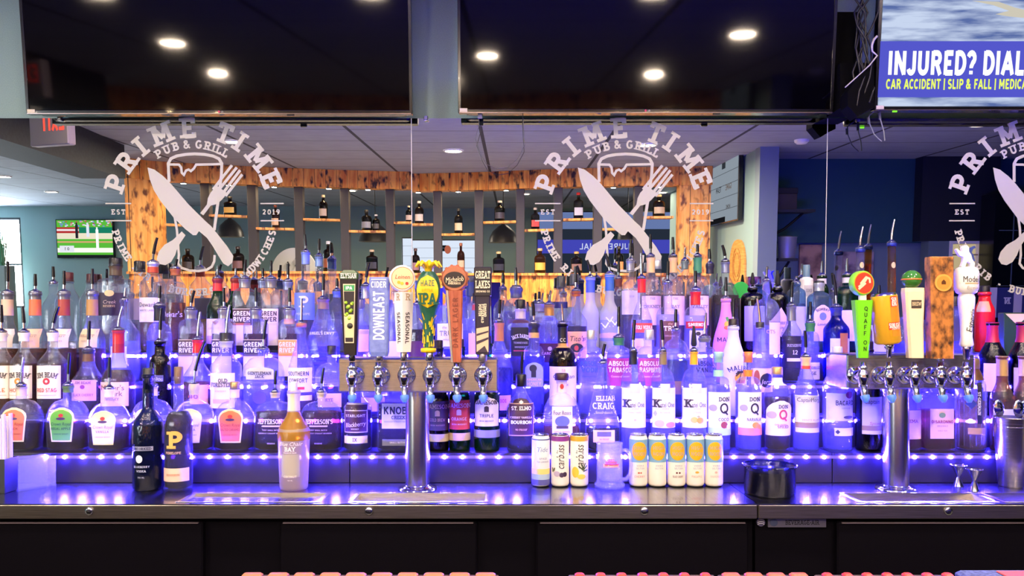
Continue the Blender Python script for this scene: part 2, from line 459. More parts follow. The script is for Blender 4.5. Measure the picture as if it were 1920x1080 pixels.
# ------------------------------------------------------------------ levels
ZCOUNT = ZC - .466
D_EDGE = 2.007                      # front of the steel counter
TD = [None, 2.285, 2.395, 2.505, 2.615]        # front face of each step
TZ = [None, ZC - .374, ZC - .276, ZC - .176, ZC - .076]   # top of each step
BACK = 2.86                         # foot of the mirror / wall
DROW = {0: 2.20, 1: 2.338, 2: 2.448, 3: 2.558, 4: 2.668, 5: 2.775}
ZROW = {0: ZCOUNT, 1: TZ[1], 2: TZ[2], 3: TZ[3], 4: TZ[4], 5: TZ[4]}
XL, XR = -2.3, 2.45                 # ends of the bar

# ------------------------------------------------------------------ setting: wall behind the mirror, side returns, floor, ceiling
THETA = radians(2.2)
MZ0, MZ1 = TZ[4] + .004, Z(215, 2.80)
mb = MB(); mb.box(-5.9, 5.2, BACK + .03, BACK + .15, 0, 3.3, M_TEAL)
tag(mb.build('wall_back'), kind='structure')
mb = MB(); mb.box(-12.5, 9.0, -9.6, BACK + .15, -.1, 0, noisy('floor_boards', '#85827c', '#9a968e', (1, 8, 1), 5, .5))
tag(mb.build('floor'), kind='structure')
CEIL = 2.94
def ceiling_mat():
    m, nt, out = newmat('ceiling_tile')
    N, L = nt.nodes.new, nt.links.new
    tc = N('ShaderNodeTexCoord'); sp = N('ShaderNodeSeparateXYZ'); L(tc.outputs['Object'], sp.inputs[0])
    def line(ax, step, w, o=0):
        a = N('ShaderNodeMath'); a.operation = 'ADD'; a.inputs[1].default_value = 50 * step + o; L(sp.outputs[ax], a.inputs[0])
        b = N('ShaderNodeMath'); b.operation = 'MODULO'; b.inputs[1].default_value = step; L(a.outputs[0], b.inputs[0])
        c = N('ShaderNodeMath'); c.operation = 'LESS_THAN'; c.inputs[1].default_value = w; L(b.outputs[0], c.inputs[0]); return c
    a, b = line('X', 1.22, .035, .3), line('Y', .61, .022)
    nz = N('ShaderNodeTexNoise'); nz.inputs['Scale'].default_value = 120
    r = N('ShaderNodeValToRGB'); r.color_ramp.elements[0].color = lin('#8e93a6'); r.color_ramp.elements[1].color = lin('#a2a8ba')
    L(nz.outputs[0], r.inputs[0])
    m1 = N('ShaderNodeMix'); m1.data_type = 'RGBA'; L(b.outputs[0], m1.inputs[0]); L(r.outputs[0], m1.inputs[6]); m1.inputs[7].default_value = lin('#6d6f78')
    m2 = N('ShaderNodeMix'); m2.data_type = 'RGBA'; L(a.outputs[0], m2.inputs[0]); L(m1.outputs[2], m2.inputs[6]); m2.inputs[7].default_value = lin('#3c3d46')
    p = N('ShaderNodeBsdfPrincipled'); p.inputs['Roughness'].default_value = .9
    L(m2.outputs[2], p.inputs['Base Color']); L(p.outputs[0], out.inputs[0]); return m
mb = MB(); cm = ceiling_mat(); mb.box(-12.5, 9.0, -9.6, 1.75, CEIL, CEIL + .1, cm); mb.box(-12.5, 9.0, 1.65, 1.75, CEIL + .1, 3.3, cm); mb.box(-12.5, 9.0, 1.65, BACK + .15, 3.3, 3.4, cm)
tag(mb.build('ceiling'), kind='structure')

# ------------------------------------------------------------------ under-counter coolers and the steel top
XS = X(1421, D_EDGE)                 # joint between the two counter units
def cooler(name, x0, x1, label, doors, badge=False):
    r = thing(name, label, 'cooler', ((x0 + x1) / 2, D_EDGE, 0)); c = (x0 + x1) / 2
    b = MB(); b.box(x0 - c, x1 - c, .035, .60, .06, ZCOUNT - .048, M_CAB); b.box(x0 - c + .02, x1 - c - .02, .10, .58, 0, .06, M_BLACK); b.build('cabinet_body', r)
    for a0, a1 in doors:
        b = MB(); b.box(X(a0, D_EDGE) - c, X(a1, D_EDGE) - c, .012, .034, .10, Z(981, D_EDGE), M_CAB, .004)
        dr = b.build('cooler_door', r)
        g = MB(); g.box(X(a0, D_EDGE) - c + .01, X(a1, D_EDGE) - c - .01, .006, .012, Z(983, D_EDGE), Z(981, D_EDGE), paint('#5b5058', .4)); g.build('door_trim', dr)
    return r, c
cl, c = cooler('under_counter_cooler', XL, XS - .004, 'long black under-counter cooler below the left steel top', [(-20, 376), (522, 894), (1006, 1406)])
cr, c = cooler('under_counter_cooler', XS + .004, XR, 'black under-counter cooler with silver maker badge below the right steel top', [(1574, 2080)])
b = MB()
x0, x1, z0, z1 = X(1446, D_EDGE) - c, X(1556, D_EDGE) - c, Z(993, D_EDGE), Z(974.5, D_EDGE)
b.box(x0, x1, .024, .0345, z0, z1, paint('#8d8894', .35, .8))
put(b, flat(.024), 'BEVERAGE-AIR', (x0 + x1) / 2 + .014, (z0 + z1) / 2, .0125, paint('#15131a', .5), 'slab', .118, sx=.8)
b.lathe([(.0105, 0), (.0105, .001)], paint('#5a6280', .4, .6), (x0 + .015, .0225, (z0 + z1) / 2), 20, axis='y')
bd = b.build('maker_badge', cr)
b = MB(); zc = Z(984, D_EDGE)
b.lathe([(.0115, 0), (.0115, .0075)], paint('#77728c', .35, .7), (X(1433, D_EDGE) - c, .0265, zc), 24, axis='y')
for k in (-.004, .001, .006):
    b.tube([(X(1433, D_EDGE) - c + .009 * s_, .0265, zc - k + .003 * (1 - s_ * s_)) for s_ in (-1, -.5, 0, .5, 1)], .0009, paint('#d6d2e0', .4), 5)
b.build('round_emblem', cr)

def steel_top(x0, x1, label):
    r = thing('steel_counter', label, 'counter', ((x0 + x1) / 2, D_EDGE, ZCOUNT)); c = (x0 + x1) / 2
    b = MB(); ya, yb = 2.030 - D_EDGE - .001, 2.138 - D_EDGE + .001
    b.box(x0 - c, x1 - c, 0, ya, -.0025, 0, M_STEELTOP); b.box(x0 - c, x1 - c, yb, .60, -.0025, 0, M_STEELTOP)
    cuts = [(X(p, 2.03), X(q, 2.03)) for p, q in ((334, 598), (657, 912), (1612, 1868), (1886, 2120))]; xs = x0
    for u, v in cuts:
        if u > x0 and v < x1: b.box(xs - c, u - c - .001, ya, yb, -.0025, 0, M_STEELTOP); xs = v + .001
    b.box(xs - c, x1 - c, ya, yb, -.0025, 0, M_STEELTOP)
    b.build('top_sheet', r)
    b = MB(); b.box(x0 - c, x1 - c, -.001, .028, -.040, -.0026, M_EDGE, .002); b.build('front_edge', r)
    return r, c
sl, cs = steel_top(XL, XS - .0015, 'left stainless steel counter top under the bottles and cans')
sr, cs2 = steel_top(XS + .0015, XR, 'right stainless steel counter top under the black cup and jiggers')
for px, rr, cc in ((168, sl, cs), (692, sl, cs), (1208, sl, cs), (1777, sr, cs2)):
    b = MB(); q = (X(px, D_EDGE) - cc, -.001, Z(958, D_EDGE) - ZCOUNT)
    b.lathe([(.0112, 0), (.0112, -.004), (.0085, -.006), (.002, -.0062)], M_DULLCHROME, q, 20, axis='y', cap0=False)
    b.box(q[0] - .004, q[0] + .004, -.0085, -.007, q[2] - .0012, q[2] + .0012, M_BLACK)
    b.build('edge_lock', rr)

# ------------------------------------------------------------------ stepped liquor shelf
sh = thing('stepped_shelf', 'black four-step liquor shelf behind the counter carrying the bottle rows', 'shelf', (0, TD[1], ZCOUNT))
for i in (1, 2, 3, 4):
    y1 = TD[i + 1] if i < 4 else BACK + .028
    b = MB()
    for xa, xb in ((XL, X(655, 2.285)), (X(655, 2.285) + .002, X(1560, 2.285)), (X(1560, 2.285) + .002, XR)):
        b.box(xa, xb, TD[i] - TD[1], y1 - TD[1] - .0005, .0005, TZ[i] - ZCOUNT, M_RISER, .0015)
    b.build('shelf_step', sh)
dot_me = None
for i in (1, 2, 3, 4):
    zl = TZ[i] - .0125
    nm = {1: 'lowest', 2: 'second', 3: 'third', 4: 'topmost'}[i]
    r = thing('led_strip', 'blue glowing light strip along the front of the %s shelf step' % nm, 'light strip', (0, TD[i], zl), group='light strips on the shelf steps')
    b = MB(); b.box(XL + .1, XR - .03, -.0022, -.0002, -.0045, .0045, M_LEDTAPE); b.build('tape', r)
    if dot_me is None:
        b = MB(); b.lathe([(.0052, 0), (.0052, -.0012), (.0040, -.0024), (.0015, -.0028)], emit('#3d2dff', LEDP), (0, 0, 0), 10, axis='y')
        d = b.build('diode', r); dot_me = d.data; bpy.data.objects.remove(d)
    x = X(88, TD[1]); off = (0, 0, .017, -.012, .023)[i]
    step = .0553
    while x + off < XR - .05:
        d = bpy.data.objects.new('diode', dot_me); COL.objects.link(d); d.parent = r; d.location = (x + off, -.0023, 0); x += step

# ------------------------------------------------------------------ mirror panels with the etched house emblem
def mirror_surf(th):
    return lambda x, z, o: (x, -(z) * sin(th) - o, z * cos(th))
M_MIRROR = paint('#e9edf0', .0, 1.0)
m_ = bpy.data.materials; 
def emblem(mb, th, cxp):
    """every coordinate is a pixel of the middle emblem; shifted by cxp for its neighbours"""
    dm = BACK + .004; S = mirror_surf(th)
    k = dm / F
    def q(px, py): return (X(px + cxp, dm), (Z(py, dm) - MZ0) / cos(th))
    cnt = [0]
    def poly(pts):
        cnt[0] += 1; o_ = .0008 + (cnt[0] % 60) * 1.2e-5
        mb.face([S(*q(a, b), o_) for a, b in pts], M_DECAL)
    def rib(pts, w):
        for quad in ribbon(pts, w): poly(quad)
    def ring(word, c, R, angs, h, t=.2, sx=1.0, inward=False):
        for ch, a in zip(word, angs):
            if ch == ' ': continue
            W, g = glyphs(ch, 'slab', t)
            ra = radians(a); ux, uy = (sin(ra), cos(ra)) if not inward else (-sin(ra), -cos(ra))
            for _, gx, gw, polys in g:
                for p in polys:
                    o = []
                    for u, v in p:
                        u, v = (u - W / 2) * h * sx, (v - .5) * h
                        bx, by = c[0] + R * cos(ra), c[1] - R * sin(ra)
                        # tangent / outward directions in pixel space (y down)
                        if not inward: tx, ty, ox, oy = sin(ra), cos(ra), cos(ra), -sin(ra)
                        else: tx, ty, ox, oy = -sin(ra), -cos(ra), -cos(ra), sin(ra)
                        o.append((bx + tx * u + ox * v, by + ty * u + oy * v))
                    poly(o)
    C0 = (1168, 396)
    ring('PRIME', C0, 154, (160.4, 143.3, 129, 112, 93), 37, .22, 1.0)
    ring('TIME', (1170, 396), 155, (68, 56, 39, 22.6), 37, .22, 1.0)
    ring('PUB', C0, 124, (121, 113, 105), 15.5, .22)
    ring('&', C0, 124, (95,), 15.5, .2)
    ring('GRILL', C0, 124, (84.5, 76.8, 71.3, 66.4, 60.4), 15.5, .22)
    word = 'PRIME RIB - BURGERS - SANDWICHES'
    ring(word, C0, 152, [195.5 + 149 * i / (len(word) - 1) for i in range(len(word))], 13.5, .24, .95, True)
    for a, b in ((1003, 1051), (1293, 1337)):
        for y in (382, 414): rib([(a, y), (b, y)], 2.2)
    for s, xx in (('EST', 1027), ('2019', 1313)):
        W, g = glyphs(s, 'slab', .2, .25)
        for _, gx, gw, polys in g:
            for p in polys: poly([(xx + (u - W / 2) * 9.5, 402.5 - v * 9.5) for u, v in p])
    # beer glass
    rib([(1123, 342), (1122, 308), (1127, 299), (1138, 294), (1155, 291), (1172, 290), (1190, 291), (1206, 294), (1217, 299), (1222, 308), (1221, 330), (1213, 385), (1206, 432)], 5.5)
    rib([(1123, 309.5), (1142, 310), (1146, 315), (1147, 325), (1151, 329), (1155, 321), (1160, 319), (1164, 322), (1170, 317), (1174, 310), (1222, 309)], 4.4)
    rib([(1132, 405), (1136, 430), (1139, 478), (1137, 494), (1143, 502), (1158, 507), (1175, 508), (1190, 506), (1200, 500), (1205, 490), (1206, 478)], 4.5)
    # knife
    blade = [(1083, 315), (1096, 319), (1112, 331), (1126, 345), (1158, 383), (1190, 415), (1200, 424), (1190, 432), (1177, 434), (1172, 441), (1166, 441), (1152, 430), (1130, 408), (1106, 377), (1094, 357), (1087, 337)]
    poly(blade)
    poly([(1178, 434), (1188, 431), (1200, 424), (1212, 439), (1230, 462), (1241, 480), (1239, 492), (1231, 499), (1222, 494), (1212, 478), (1203, 462), (1192, 446)])
    # fork
    poly([(1180, 400), (1193, 384), (1195, 372), (1200, 362), (1212, 349), (1222, 356), (1232, 363), (1221, 375), (1212, 383), (1200, 386), (1186, 404)])
    for a, b in (((1205, 356), (1241, 311)), ((1213, 360), (1250, 315)), ((1221, 366), (1256, 320)), ((1228, 368), (1260, 328))): rib([a, b], 5.2)
    # broad handle of the fork crossing to lower left
    poly([(1152, 441), (1145, 434), (1128, 450), (1112, 459), (1101, 472), (1097, 486), (1103, 495), (1113, 497), (1124, 491), (1132, 478), (1137, 463)])
xe = [XL - 1.2, X(770.5, 2.83), X(1556, 2.83), XR + .9]
for i, nm in enumerate(('left mirror panel with etched pub emblem behind the whisky rows', 'middle mirror panel with etched pub emblem behind the vodka rows', 'right mirror panel with emblem cut by the picture edge')):
    th = THETA + (radians(.10) if i == 0 else 0)
    hgt = (MZ1 - MZ0) / cos(th)
    r = thing('bar_mirror', nm, 'mirror', (0, BACK + .022, MZ0), group=None)
    a, b_ = xe[i] + .001, xe[i + 1] - .001
    mb = MB(); S = mirror_surf(th)
    P4 = [S(a, 0, 0), S(b_, 0, 0), S(b_, hgt, 0), S(a, hgt, 0)]
    Q4 = [(x, y + .004, z) for x, y, z in P4]
    mb.face(P4, M_MIRROR)
    me_ = paint('#c9ccd0', .4)
    mb.face(Q4[::-1], me_)
    for u in range(4):
        v = (u + 1) % 4; mb.face([P4[u], Q4[u], Q4[v], P4[v]], me_)
    mb.build('mirror_glass', r)
    if i < 2:
        mb = MB(); mb.face([S(b_ - .0012, 0, .0006), S(b_ + .0016, 0, .0006), S(b_ + .0016, hgt, .0006), S(b_ - .0012, hgt, .0006)], paint('#d8d6d8', .4)); mb.build('edge_bead', r, fix=False)
    mb = MB(); mb_em = mb
    # emblem coordinates are relative to the panel foot, so map from world
    emblem(mb, th, (-804, 0, 776)[i])
    if i == 2:      # leave off what would hang past the panel end
        keep = [j for j, f in enumerate(mb.f)]
    mb.build('etched_emblem', r, loc=(0, 0, 0), fix=False)
for px in (796, 98):
    b = MB(); z = MZ1; d = BACK - .02
    b.box(-.008, .008, -.006, .01, -.012, .006, M_CHROME, .002); b.lathe([(.004, 0), (.004, -.003)], M_CHROME, (0, -.006, -.003), 10, axis='y')
    tag(b.build('mirror_clip', loc=(X(px, 2.79), BACK + .022 - (MZ1 - MZ0) * sin(THETA) - .012, z)), 'small chrome clip on the mirror top edge %s' % ('between the two dark televisions' if px > 500 else 'under the far left television corner'), 'clip')
# ------------------------------------------------------------------ bottles
def sgnpow(v, p): return (abs(v) ** p) * (1 if v >= 0 else -1)

def profile(hw, zs, zn, rn, zt, sh, n, fd, tp):
    """rings (z, half width, half depth, squareness) from foot to lip"""
    R = [(0, hw * tp * .90, hw * tp * .90 * fd, n), (.003, hw * tp * .97, hw * tp * .97 * fd, n), (.008, hw * tp, hw * tp * fd, n)]
    for t in (.33, .66, 1): R.append((.008 + (zs - .008) * t, hw * (tp + (1 - tp) * t), hw * (tp + (1 - tp) * t) * fd, n))
    for i in range(1, 9):
        t = i / 8.0
        if sh == 'r': w = .5 + .5 * cos(pi * t)
        elif sh == 'a': w = sqrt(max(0, 1 - t * t))
        elif sh == 's': w = 1 - t
        elif sh == 'c': w = (1 - t) ** 1.8
        elif sh == 'q': w = (1 - t ** 4)          # nearly square shoulder
        else: w = .5 + .5 * cos(pi * t)
        nn = 2 + (n - 2) * w
        R.append((zs + (zn - zs) * t, rn + (hw - rn) * w, rn + (hw * fd - rn) * w, nn))
    R.append((zn + (zt - zn) * .5, rn * .96, rn * .96, 2)); R.append((zt - .012, rn * .95, rn * .95, 2))
    R += [(zt - .011, rn * 1.12, rn * 1.12, 2), (zt - .002, rn * 1.12, rn * 1.12, 2), (zt, rn * .98, rn * .98, 2)]
    return R
def ringpts(z, hw, hd, n, N=28):
    p = 2.0 / n
    return [(hw * sgnpow(cos(2 * pi * k / N), p), hd * sgnpow(sin(2 * pi * k / N), p), z) for k in range(N)]
def evalp(R, z):
    if z <= R[0][0]: return R[0][1:]
    for a, b in zip(R, R[1:]):
        if a[0] <= z <= b[0]:
            t = (z - a[0]) / max(1e-9, b[0] - a[0]); return tuple(a[i] + (b[i] - a[i]) * t for i in (1, 2, 3))
    return R[-1][1:]
def front(R):
    def S(x, z, o):
        hw, hd, n = evalp(R, z)
        u = min(.985, abs(x) / max(1e-6, hw))
        d = hd * (1 - u ** n) ** (1.0 / n)
        return (max(-hw * 1.02, min(hw * 1.02, x)) * (1 + o / max(hw, .004) * u), -d - o, z)
    return S
def shape_w(shape, v):
    if shape == 'rect': return 1.0
    if shape == 'crown':            # arched top, sides drawn in towards the foot
        return (.80 + .20 * v / .72) if v < .72 else sqrt(max(0, 1 - ((v - .72) / .285) ** 2))
    if shape == 'arch': return 1.0 if v < .7 else sqrt(max(.0, 1 - ((v - .7) / .305) ** 2))
    if shape == 'oval': return sqrt(max(0.0, 1 - (2 * v - 1) ** 2))
    if shape == 'diamond': return max(.02, 1 - abs(2 * v - 1))
    if shape == 'tri': return max(.02, v)
    return 1.0
def patch(mb, S, x, z0, z1, hwid, m, shape='rect', off=.0005, shift=0):
    rows = []
    nz = 4 if shape == 'rect' else 14
    for i in range(nz + 1):
        v = i / nz; w = shape_w(shape, v) * hwid
        rows.append([S(x + sin(pi / 2 * (-1 + j / 9)) * w, z0 + (z1 - z0) * v, off) for j in range(19)])
    mb.grid(rows, m, True)

def add_pourer(root, zt, r, tipz, lean, style):
    L_ = tipz - zt
    mb = MB()
    steel = M_CHROME
    mb.lathe([(r * .8, -.006), (r * 1.06, 0), (r * 1.06, .0025), (r * .7, .005), (.0045, .011)], M_DULLCHROME, (0, 0, zt), 14)
    col = mb
    sp = MB()
    if style == 'k':
        h0 = .010; a = L_ * .34
        sp.tube([(0, 0, zt + h0), (lean * .1 * L_, 0, zt + a)], .0042, steel, 8)
        sp.tube([(lean * .1 * L_, 0, zt + a), (lean * .5 * L_, -.001, zt + L_ * .7), (lean * L_, -.002, zt + L_)], [.0058, .0056, .0046], M_PLASTIC, 8)
    elif style == 's':
        sp.tube([(0, 0, zt + .010), (lean * .2 * L_, 0, zt + L_ * .45), (lean * .6 * L_, -.001, zt + L_ * .75), (lean * L_, -.002, zt + L_)], [.0050, .0048, .0042, .0032], steel, 8)
    else:                            # black cone cover
        sp.lathe([(.006, .012), (.0095, .018), (.0075, L_ * .6), (.0035, L_), (.001, L_ + .001)], M_RUBBER, (0, 0, zt), 12)
    s = sp.build('pour_spout', root); c = col.build('spout_collar', s)

BOT = []
SPECS = []
def bot(row, cx, w, *a, **k):
    SPECS.append([row, cx, w, a, k])
def build_bottles():
    for row in (0, 1, 2, 3, 4, 5):
        g = sorted([q for q in SPECS if q[0] == row], key=lambda q: q[1])
        for a, b in zip(g, g[1:]):
            over = (a[2] + b[2]) / 2 - (b[1] - a[1]) + .8
            if over > 0:
                f = over / ((a[2] + b[2]) / 2)
                a[2] *= 1 - f; b[2] *= 1 - f
    for row, cx, w, a, k in SPECS: bot_(row, cx, w, *a, **k)
def bot_(row, cx, w, ys, yn, nw, yt, name, label, gl=None, lq=None, sh='r', n=2.0, fd=1.0, tp=1.0, pour=None, cap=None, wrap=(), lab=(), group=None, dd=0.0, base=None, cat='bottle', dip=None, extra=None):
    d = DROW[row] + dd; k = d / F
    zb = ZROW[row] if base is None else base
    hw = w / 2.0 * k; rn = nw / 2.0 * k
    z = lambda y: Z(y, d) - zb
    hd = hw * fd
    df = d - hd; kf = df / F
    zf = lambda y: Z(y, df) - zb
    x0 = X(cx, d)
    root = thing(name, label, cat, (x0, d, zb + .0006), group=group)
    R = profile(hw, z(ys), z(yn), rn, z(yt), sh, n, fd, tp)
    gl = gl or G_CLEAR
    mb = MB()
    rows = [ringpts(*r) for r in R]
    mb.grid(rows, gl, True, True); mb.ringcap(rows[0], gl, True)
    mb.build('glass_body', root)
    if lq:
        zl = z(lq[0]); mb = MB()
        zz = [.006, .010] + [r[0] for r in R if .012 < r[0] < zl - .002] + [zl]
        rows = []
        for i, q in enumerate(zz):
            a, b_, nn = evalp(R, q); f = .80 if i == 0 else .95
            rows.append(ringpts(q, a * f - .0004, b_ * f - .0004, nn))
        m = liquid(lq[1])
        mb.grid(rows, m, True, True); mb.ringcap(rows[0], m, True); mb.ringcap(rows[-1], m)
        mb.build('liquid', root)
    S = front(R)
    for wr in wrap:
        y0, y1, hx = wr[:3]; mb = MB()
        zz = [z(y1) + (z(y0) - z(y1)) * i / 4 for i in range(5)]
        rows = []
        for q in zz:
            a, b_, nn = evalp(R, q); rows.append(ringpts(q, a + .0007, b_ + .0007, nn))
        m = paint(hx, wr[3] if len(wr) > 3 else .45, wr[4] if len(wr) > 4 else 0)
        mb.grid(rows, m, True, True)
        mb.build('neck_wrap' if y1 < yn + 14 else 'label_band', root)
    for li, lb in enumerate(lab):
        lo = .0005 + .0007 * li
        y0, y1, lw, hx, shape = lb[:5]; texts = lb[5] if len(lb) > 5 else (); dx = lb[6] if len(lb) > 6 else 0
        mb = MB()
        h2 = min(lw / 2.0 * kf, hw * .965)
        if hx: patch(mb, S, dx * kf, zf(y1), zf(y0), h2, paint(hx, .5), shape, lo)
        for ti, t in enumerate(texts):
            if t[0] == '#':          # flat coloured patch: '#', y0, y1, w, hex, shape, dx
                patch(mb, S, (t[6] if len(t) > 6 else 0) * kf, zf(t[2]), zf(t[1]), t[3] / 2.0 * kf, paint(t[4], .5), t[5], lo + .0006 + .00008 * ti)
            else:                    # string, y centre, height, hex, style, dx, opts
                o = t[6] if len(t) > 6 else {}
                put(mb, S, t[0], (t[5] if len(t) > 5 else 0) * kf, zf(t[1]), t[2] * kf, paint(t[3], .5), t[4] if len(t) > 4 else 'sans',
                    maxw=(o.get('mw', lw * .9) * kf), rot=o.get('rot', 0), t=o.get('t'), off=lo + .0016, sx=o.get('sx', 1.0), arc=(o['arc'] * kf if 'arc' in o else None), track=o.get('tr', 0))
        if mb.f: mb.build('label' if hx else 'printed_label', root, fix=False)
    zt = z(yt)
    if cap:
        cw, cy0, hx = cap[:3]; mb = MB(); c0 = zt - (cap[3] if len(cap) > 3 else .010); c1 = z(cy0); rc = cw / 2.0 * k
        met = cap[4] if len(cap) > 4 else 0
        mb.lathe([(rc * .97, c0), (rc, c0 + .002), (rc, c1 - .003), (rc * .9, c1), (rc * .2, c1 + .0003)], paint(hx, .35, met), (0, 0, 0), 18)
        mb.build('cap', root)
    if pour: add_pourer(root, zt, max(rn, .0085), z(pour[0]), pour[1], pour[2])
    if extra: extra(root, S, zf, kf, R, z, k)
    BOT.append(root)
    return root

def crown(cx, hx, tx, label, y=0, lq='#5a1422', cap=None, pour=None, wrap=(), flav='VANILLA', w=77):
    return bot(1, cx, w, 790 + y, 748 + y, 17, 722 + y, 'whisky_bottle', label, lq=(792 + y, lq), sh='a', n=2.6, fd=.62, tp=.93, cap=cap, pour=pour, wrap=wrap,
        lab=[(765 + y, 829 + y, 47, '#e9d9a8', 'crown', ()), (769 + y, 826 + y, 41, hx, 'crown', [('#', 776 + y, 783 + y, 9, '#c2303a', 'oval'), ('#', 783 + y, 788 + y, 17, '#4a2a5c', 'oval'),
        ('Crown Royal', 795 + y, 6, tx, 'it'), (flav, 804 + y, 4.5, tx, 'sans'), ('CANADIAN WHISKY', 814 + y, 2.4, tx, 'sans')])])

# ---- front row, lowest step
crown(40, '#e0764a', '#9a3a2a', 'squat whisky bottle with orange arched label, far left beside the straw caddy', 0, pour=(670, .1, 's'), wrap=[(726, 742, '#d9c9b0')], flav='PEACH')
crown(128, '#62b040', '#22502c', 'squat whisky bottle with green arched label in the front row', 0, pour=(662, .05, 'k'), wrap=[(724, 736, '#5d7a48')], flav='REGAL APPLE')
crown(205, '#f3dcb4', '#8a6a4a', 'squat whisky bottle with cream arched label and red crown mark in the front row', 6, pour=(670, .02, 'k'), wrap=[(730, 744, '#efe2c8')])
crown(286, '#efe6dc', '#7a6a6a', 'squat clear whisky bottle standing directly behind the tall blue black bottle', 0, lq='#6a2030', wrap=[(726, 742, '#e8dcc8')], pour=(680, 0, 'k'))
crown(364, '#eadcc6', '#7a5a4a', 'squat whisky bottle half hidden behind the bottle with the gold P', 2, pour=(640, .25, 'k'), wrap=[(720, 740, '#d8c8b0')], lq='#5a1020', w=78)
crown(440, '#e8744e', '#a8402a', 'squat whisky bottle with orange arched label and gold cap, left of the two oval bottles', 2, cap=(17, 716, '#d8b070', .008, .8), wrap=[(730, 746, '#ead8c0')], flav='SALTED CARAMEL')
for cx, pc, tx_, lbl in ((516, (695, .06, 'k'), '#e4dcd6', 'dark oval bourbon bottle with white printed name, left of the yellow frosted bottle'), (603, (690, .1, 'k'), '#f2e6d8', 'dark oval bourbon bottle with white printed name, right of the yellow frosted bottle')):
    bot(1, cx, 76, 778, 752, 16, 734, 'bourbon_bottle', lbl, lq=(772, '#4a0e16'), sh='a', n=2.5, fd=.62, pour=pc, wrap=[(736, 746, '#cdbb9c')],
        lab=[(780, 840, 70, None, 'rect', [("JEFFERSON'S", 791, 9, tx_, 'slab', 0, {'mw': 52}), ('#', 798, 801, 34, '#c9b7a6', 'rect'), ('VERY SMALL BATCH', 807, 2.6, '#cdb8a0'), ('KENTUCKY STRAIGHT BOURBON', 813, 2.4, '#cdb8a0'), ('RESERVE', 832, 2.6, '#c8b8b0')])])
bot(1, 671, 52, 766, 742, 20, 706, 'whiskey_bottle', 'bottle with plum blackberry label below the left beer tower', lq=(770, '#38103a'), sh='r', cap=(16, 692, '#241c28'),
    lab=[(757, 812, 43, '#d8ccd8', 'rect'), (760, 810, 40, '#4a2038', 'rect', [('STARLIGHT', 780, 5, '#efe4ea', 'sans'), ('Blackberry', 796, 8.5, '#f4e8f0', 'it', 0, {'rot': 6}), ('WHISKEY', 805, 2.6, '#e8d8e0')]), (818, 832, 42, '#efdfe4', 'rect', [('IX', 825, 7, '#3a2030', 'slab')])])
bot(1, 748, 78, 752, 738, 24, 712, 'bourbon_bottle', 'square bourbon bottle with white stone label behind the left tower column', lq=(756, '#3a1230'), sh='q', n=6, fd=.5, cap=(24, 694, '#1a1418'),
    lab=[(757, 804, 58, '#ece6ee', 'rect', [('KNOB', 770, 14, '#2a2c44', 'sans', -4, {'t': .2, 'mw': 44}), ('CREEK', 783, 6.5, '#3a3c52', 'slab', 2), ('KENTUCKY STRAIGHT BOURBON', 791, 2.4, '#8a86a0')]), (824, 836, 56, '#7c7c92', 'rect', [('SMALL BATCH', 830, 3.2, '#efeaf4')])])
def jam(cx, hx, tx, nm, sub, lbl, gl, lq, band, y=0, w=46):
    bot(1, cx, w, 748 + y, 712 + y, 20, 650 + y, 'whiskey_bottle', lbl, gl=gl, lq=(742 + y, lq), sh='r', wrap=[(810 + y, 824 + y, band)], cap=(17, 636 + y, '#2a2024'),
        lab=[(751 + y, 806 + y, 44, hx, 'arch' if y < 0 else 'rect', [(nm, 761 + y, 8, tx, 'slab', 0, {'mw': 40}), (sub, 786 + y, 6, tx, 'sans', 0, {'mw': 28}), ('IRISH WHISKEY', 796 + y, 2.8, tx)] + ([('#', 768 + y, 779 + y, 9, tx, 'arch')]))])
jam(822, '#4a3a34', '#c8a878', 'JAMESON', 'COLD BREW', 'dark coffee coloured whiskey bottle just right of the tower column', G_DARK, '#2a0a10', '#e2d0b0', 2)
jam(862, '#e8503c', '#ffe0d0', 'JAMESON', 'ORANGE', 'green whiskey bottle with red orange label in the front row', G_GREEN, '#2a3a1a', '#f0d2c4')
jam(913, '#efe6d6', '#3a2c2c', 'JAMESON', 'TRIPLE', 'green whiskey bottle with cream label in the front row', G_GREEN, '#24301c', '#8a8a98', -6, 48)
bot(1, 977, 54, 770, 726, 17, 722, 'bourbon_bottle', 'bourbon bottle with plum arch-topped label and black stopper', lq=(765, '#30103a'), sh='r', pour=(660, .04, 'k'), cap=(20, 702, '#141018', .004), n=2.6,
    lab=[(748, 774, 30, '#3c1c38', 'arch', [('#', 751, 759, 9, '#e8d8d8', 'diamond')]), (757, 818, 46, '#c8a088', 'rect'), (758.5, 816, 43.5, '#46203c', 'rect', [('ST. ELMO', 766, 7, '#f6eef0', 'slab', 0, {'mw': 36}), ('CHERRY VANILLA', 783, 3.6, '#f2dce0', 'slab'), ('BOURBON', 792, 6.4, '#ffffff', 'sans', 0, {'t': .22, 'mw': 38}), ('90 PROOF', 806, 3.6, '#d8a8a8', 'slab')])])
bot(1, 1053, 70, 786, 738, 18, 712, 'bourbon_bottle', 'round shouldered bourbon bottle with cream label and dark wooden stopper behind the cans', lq=(797, '#8a3a1a'), sh='a', fd=.6, n=2.4, cap=(26, 700, '#3c2428', .002), wrap=[(716, 736, '#efdcc8')],
    lab=[(763, 820, 38, '#efe2d8', 'rect', [('Four Roses', 774, 8, '#3a3038', 'bf', 0, {'mw': 33}), ('#', 780, 801, 27, '#6a74d8', 'oval'), ('#', 799, 804, 22, '#4a3c3c', 'rect'), ('SINGLE BARREL', 810, 3, '#b08a80')]), (720, 730, 12, None, 'rect', [('#', 721, 731, 7, '#b83030', 'oval')])])
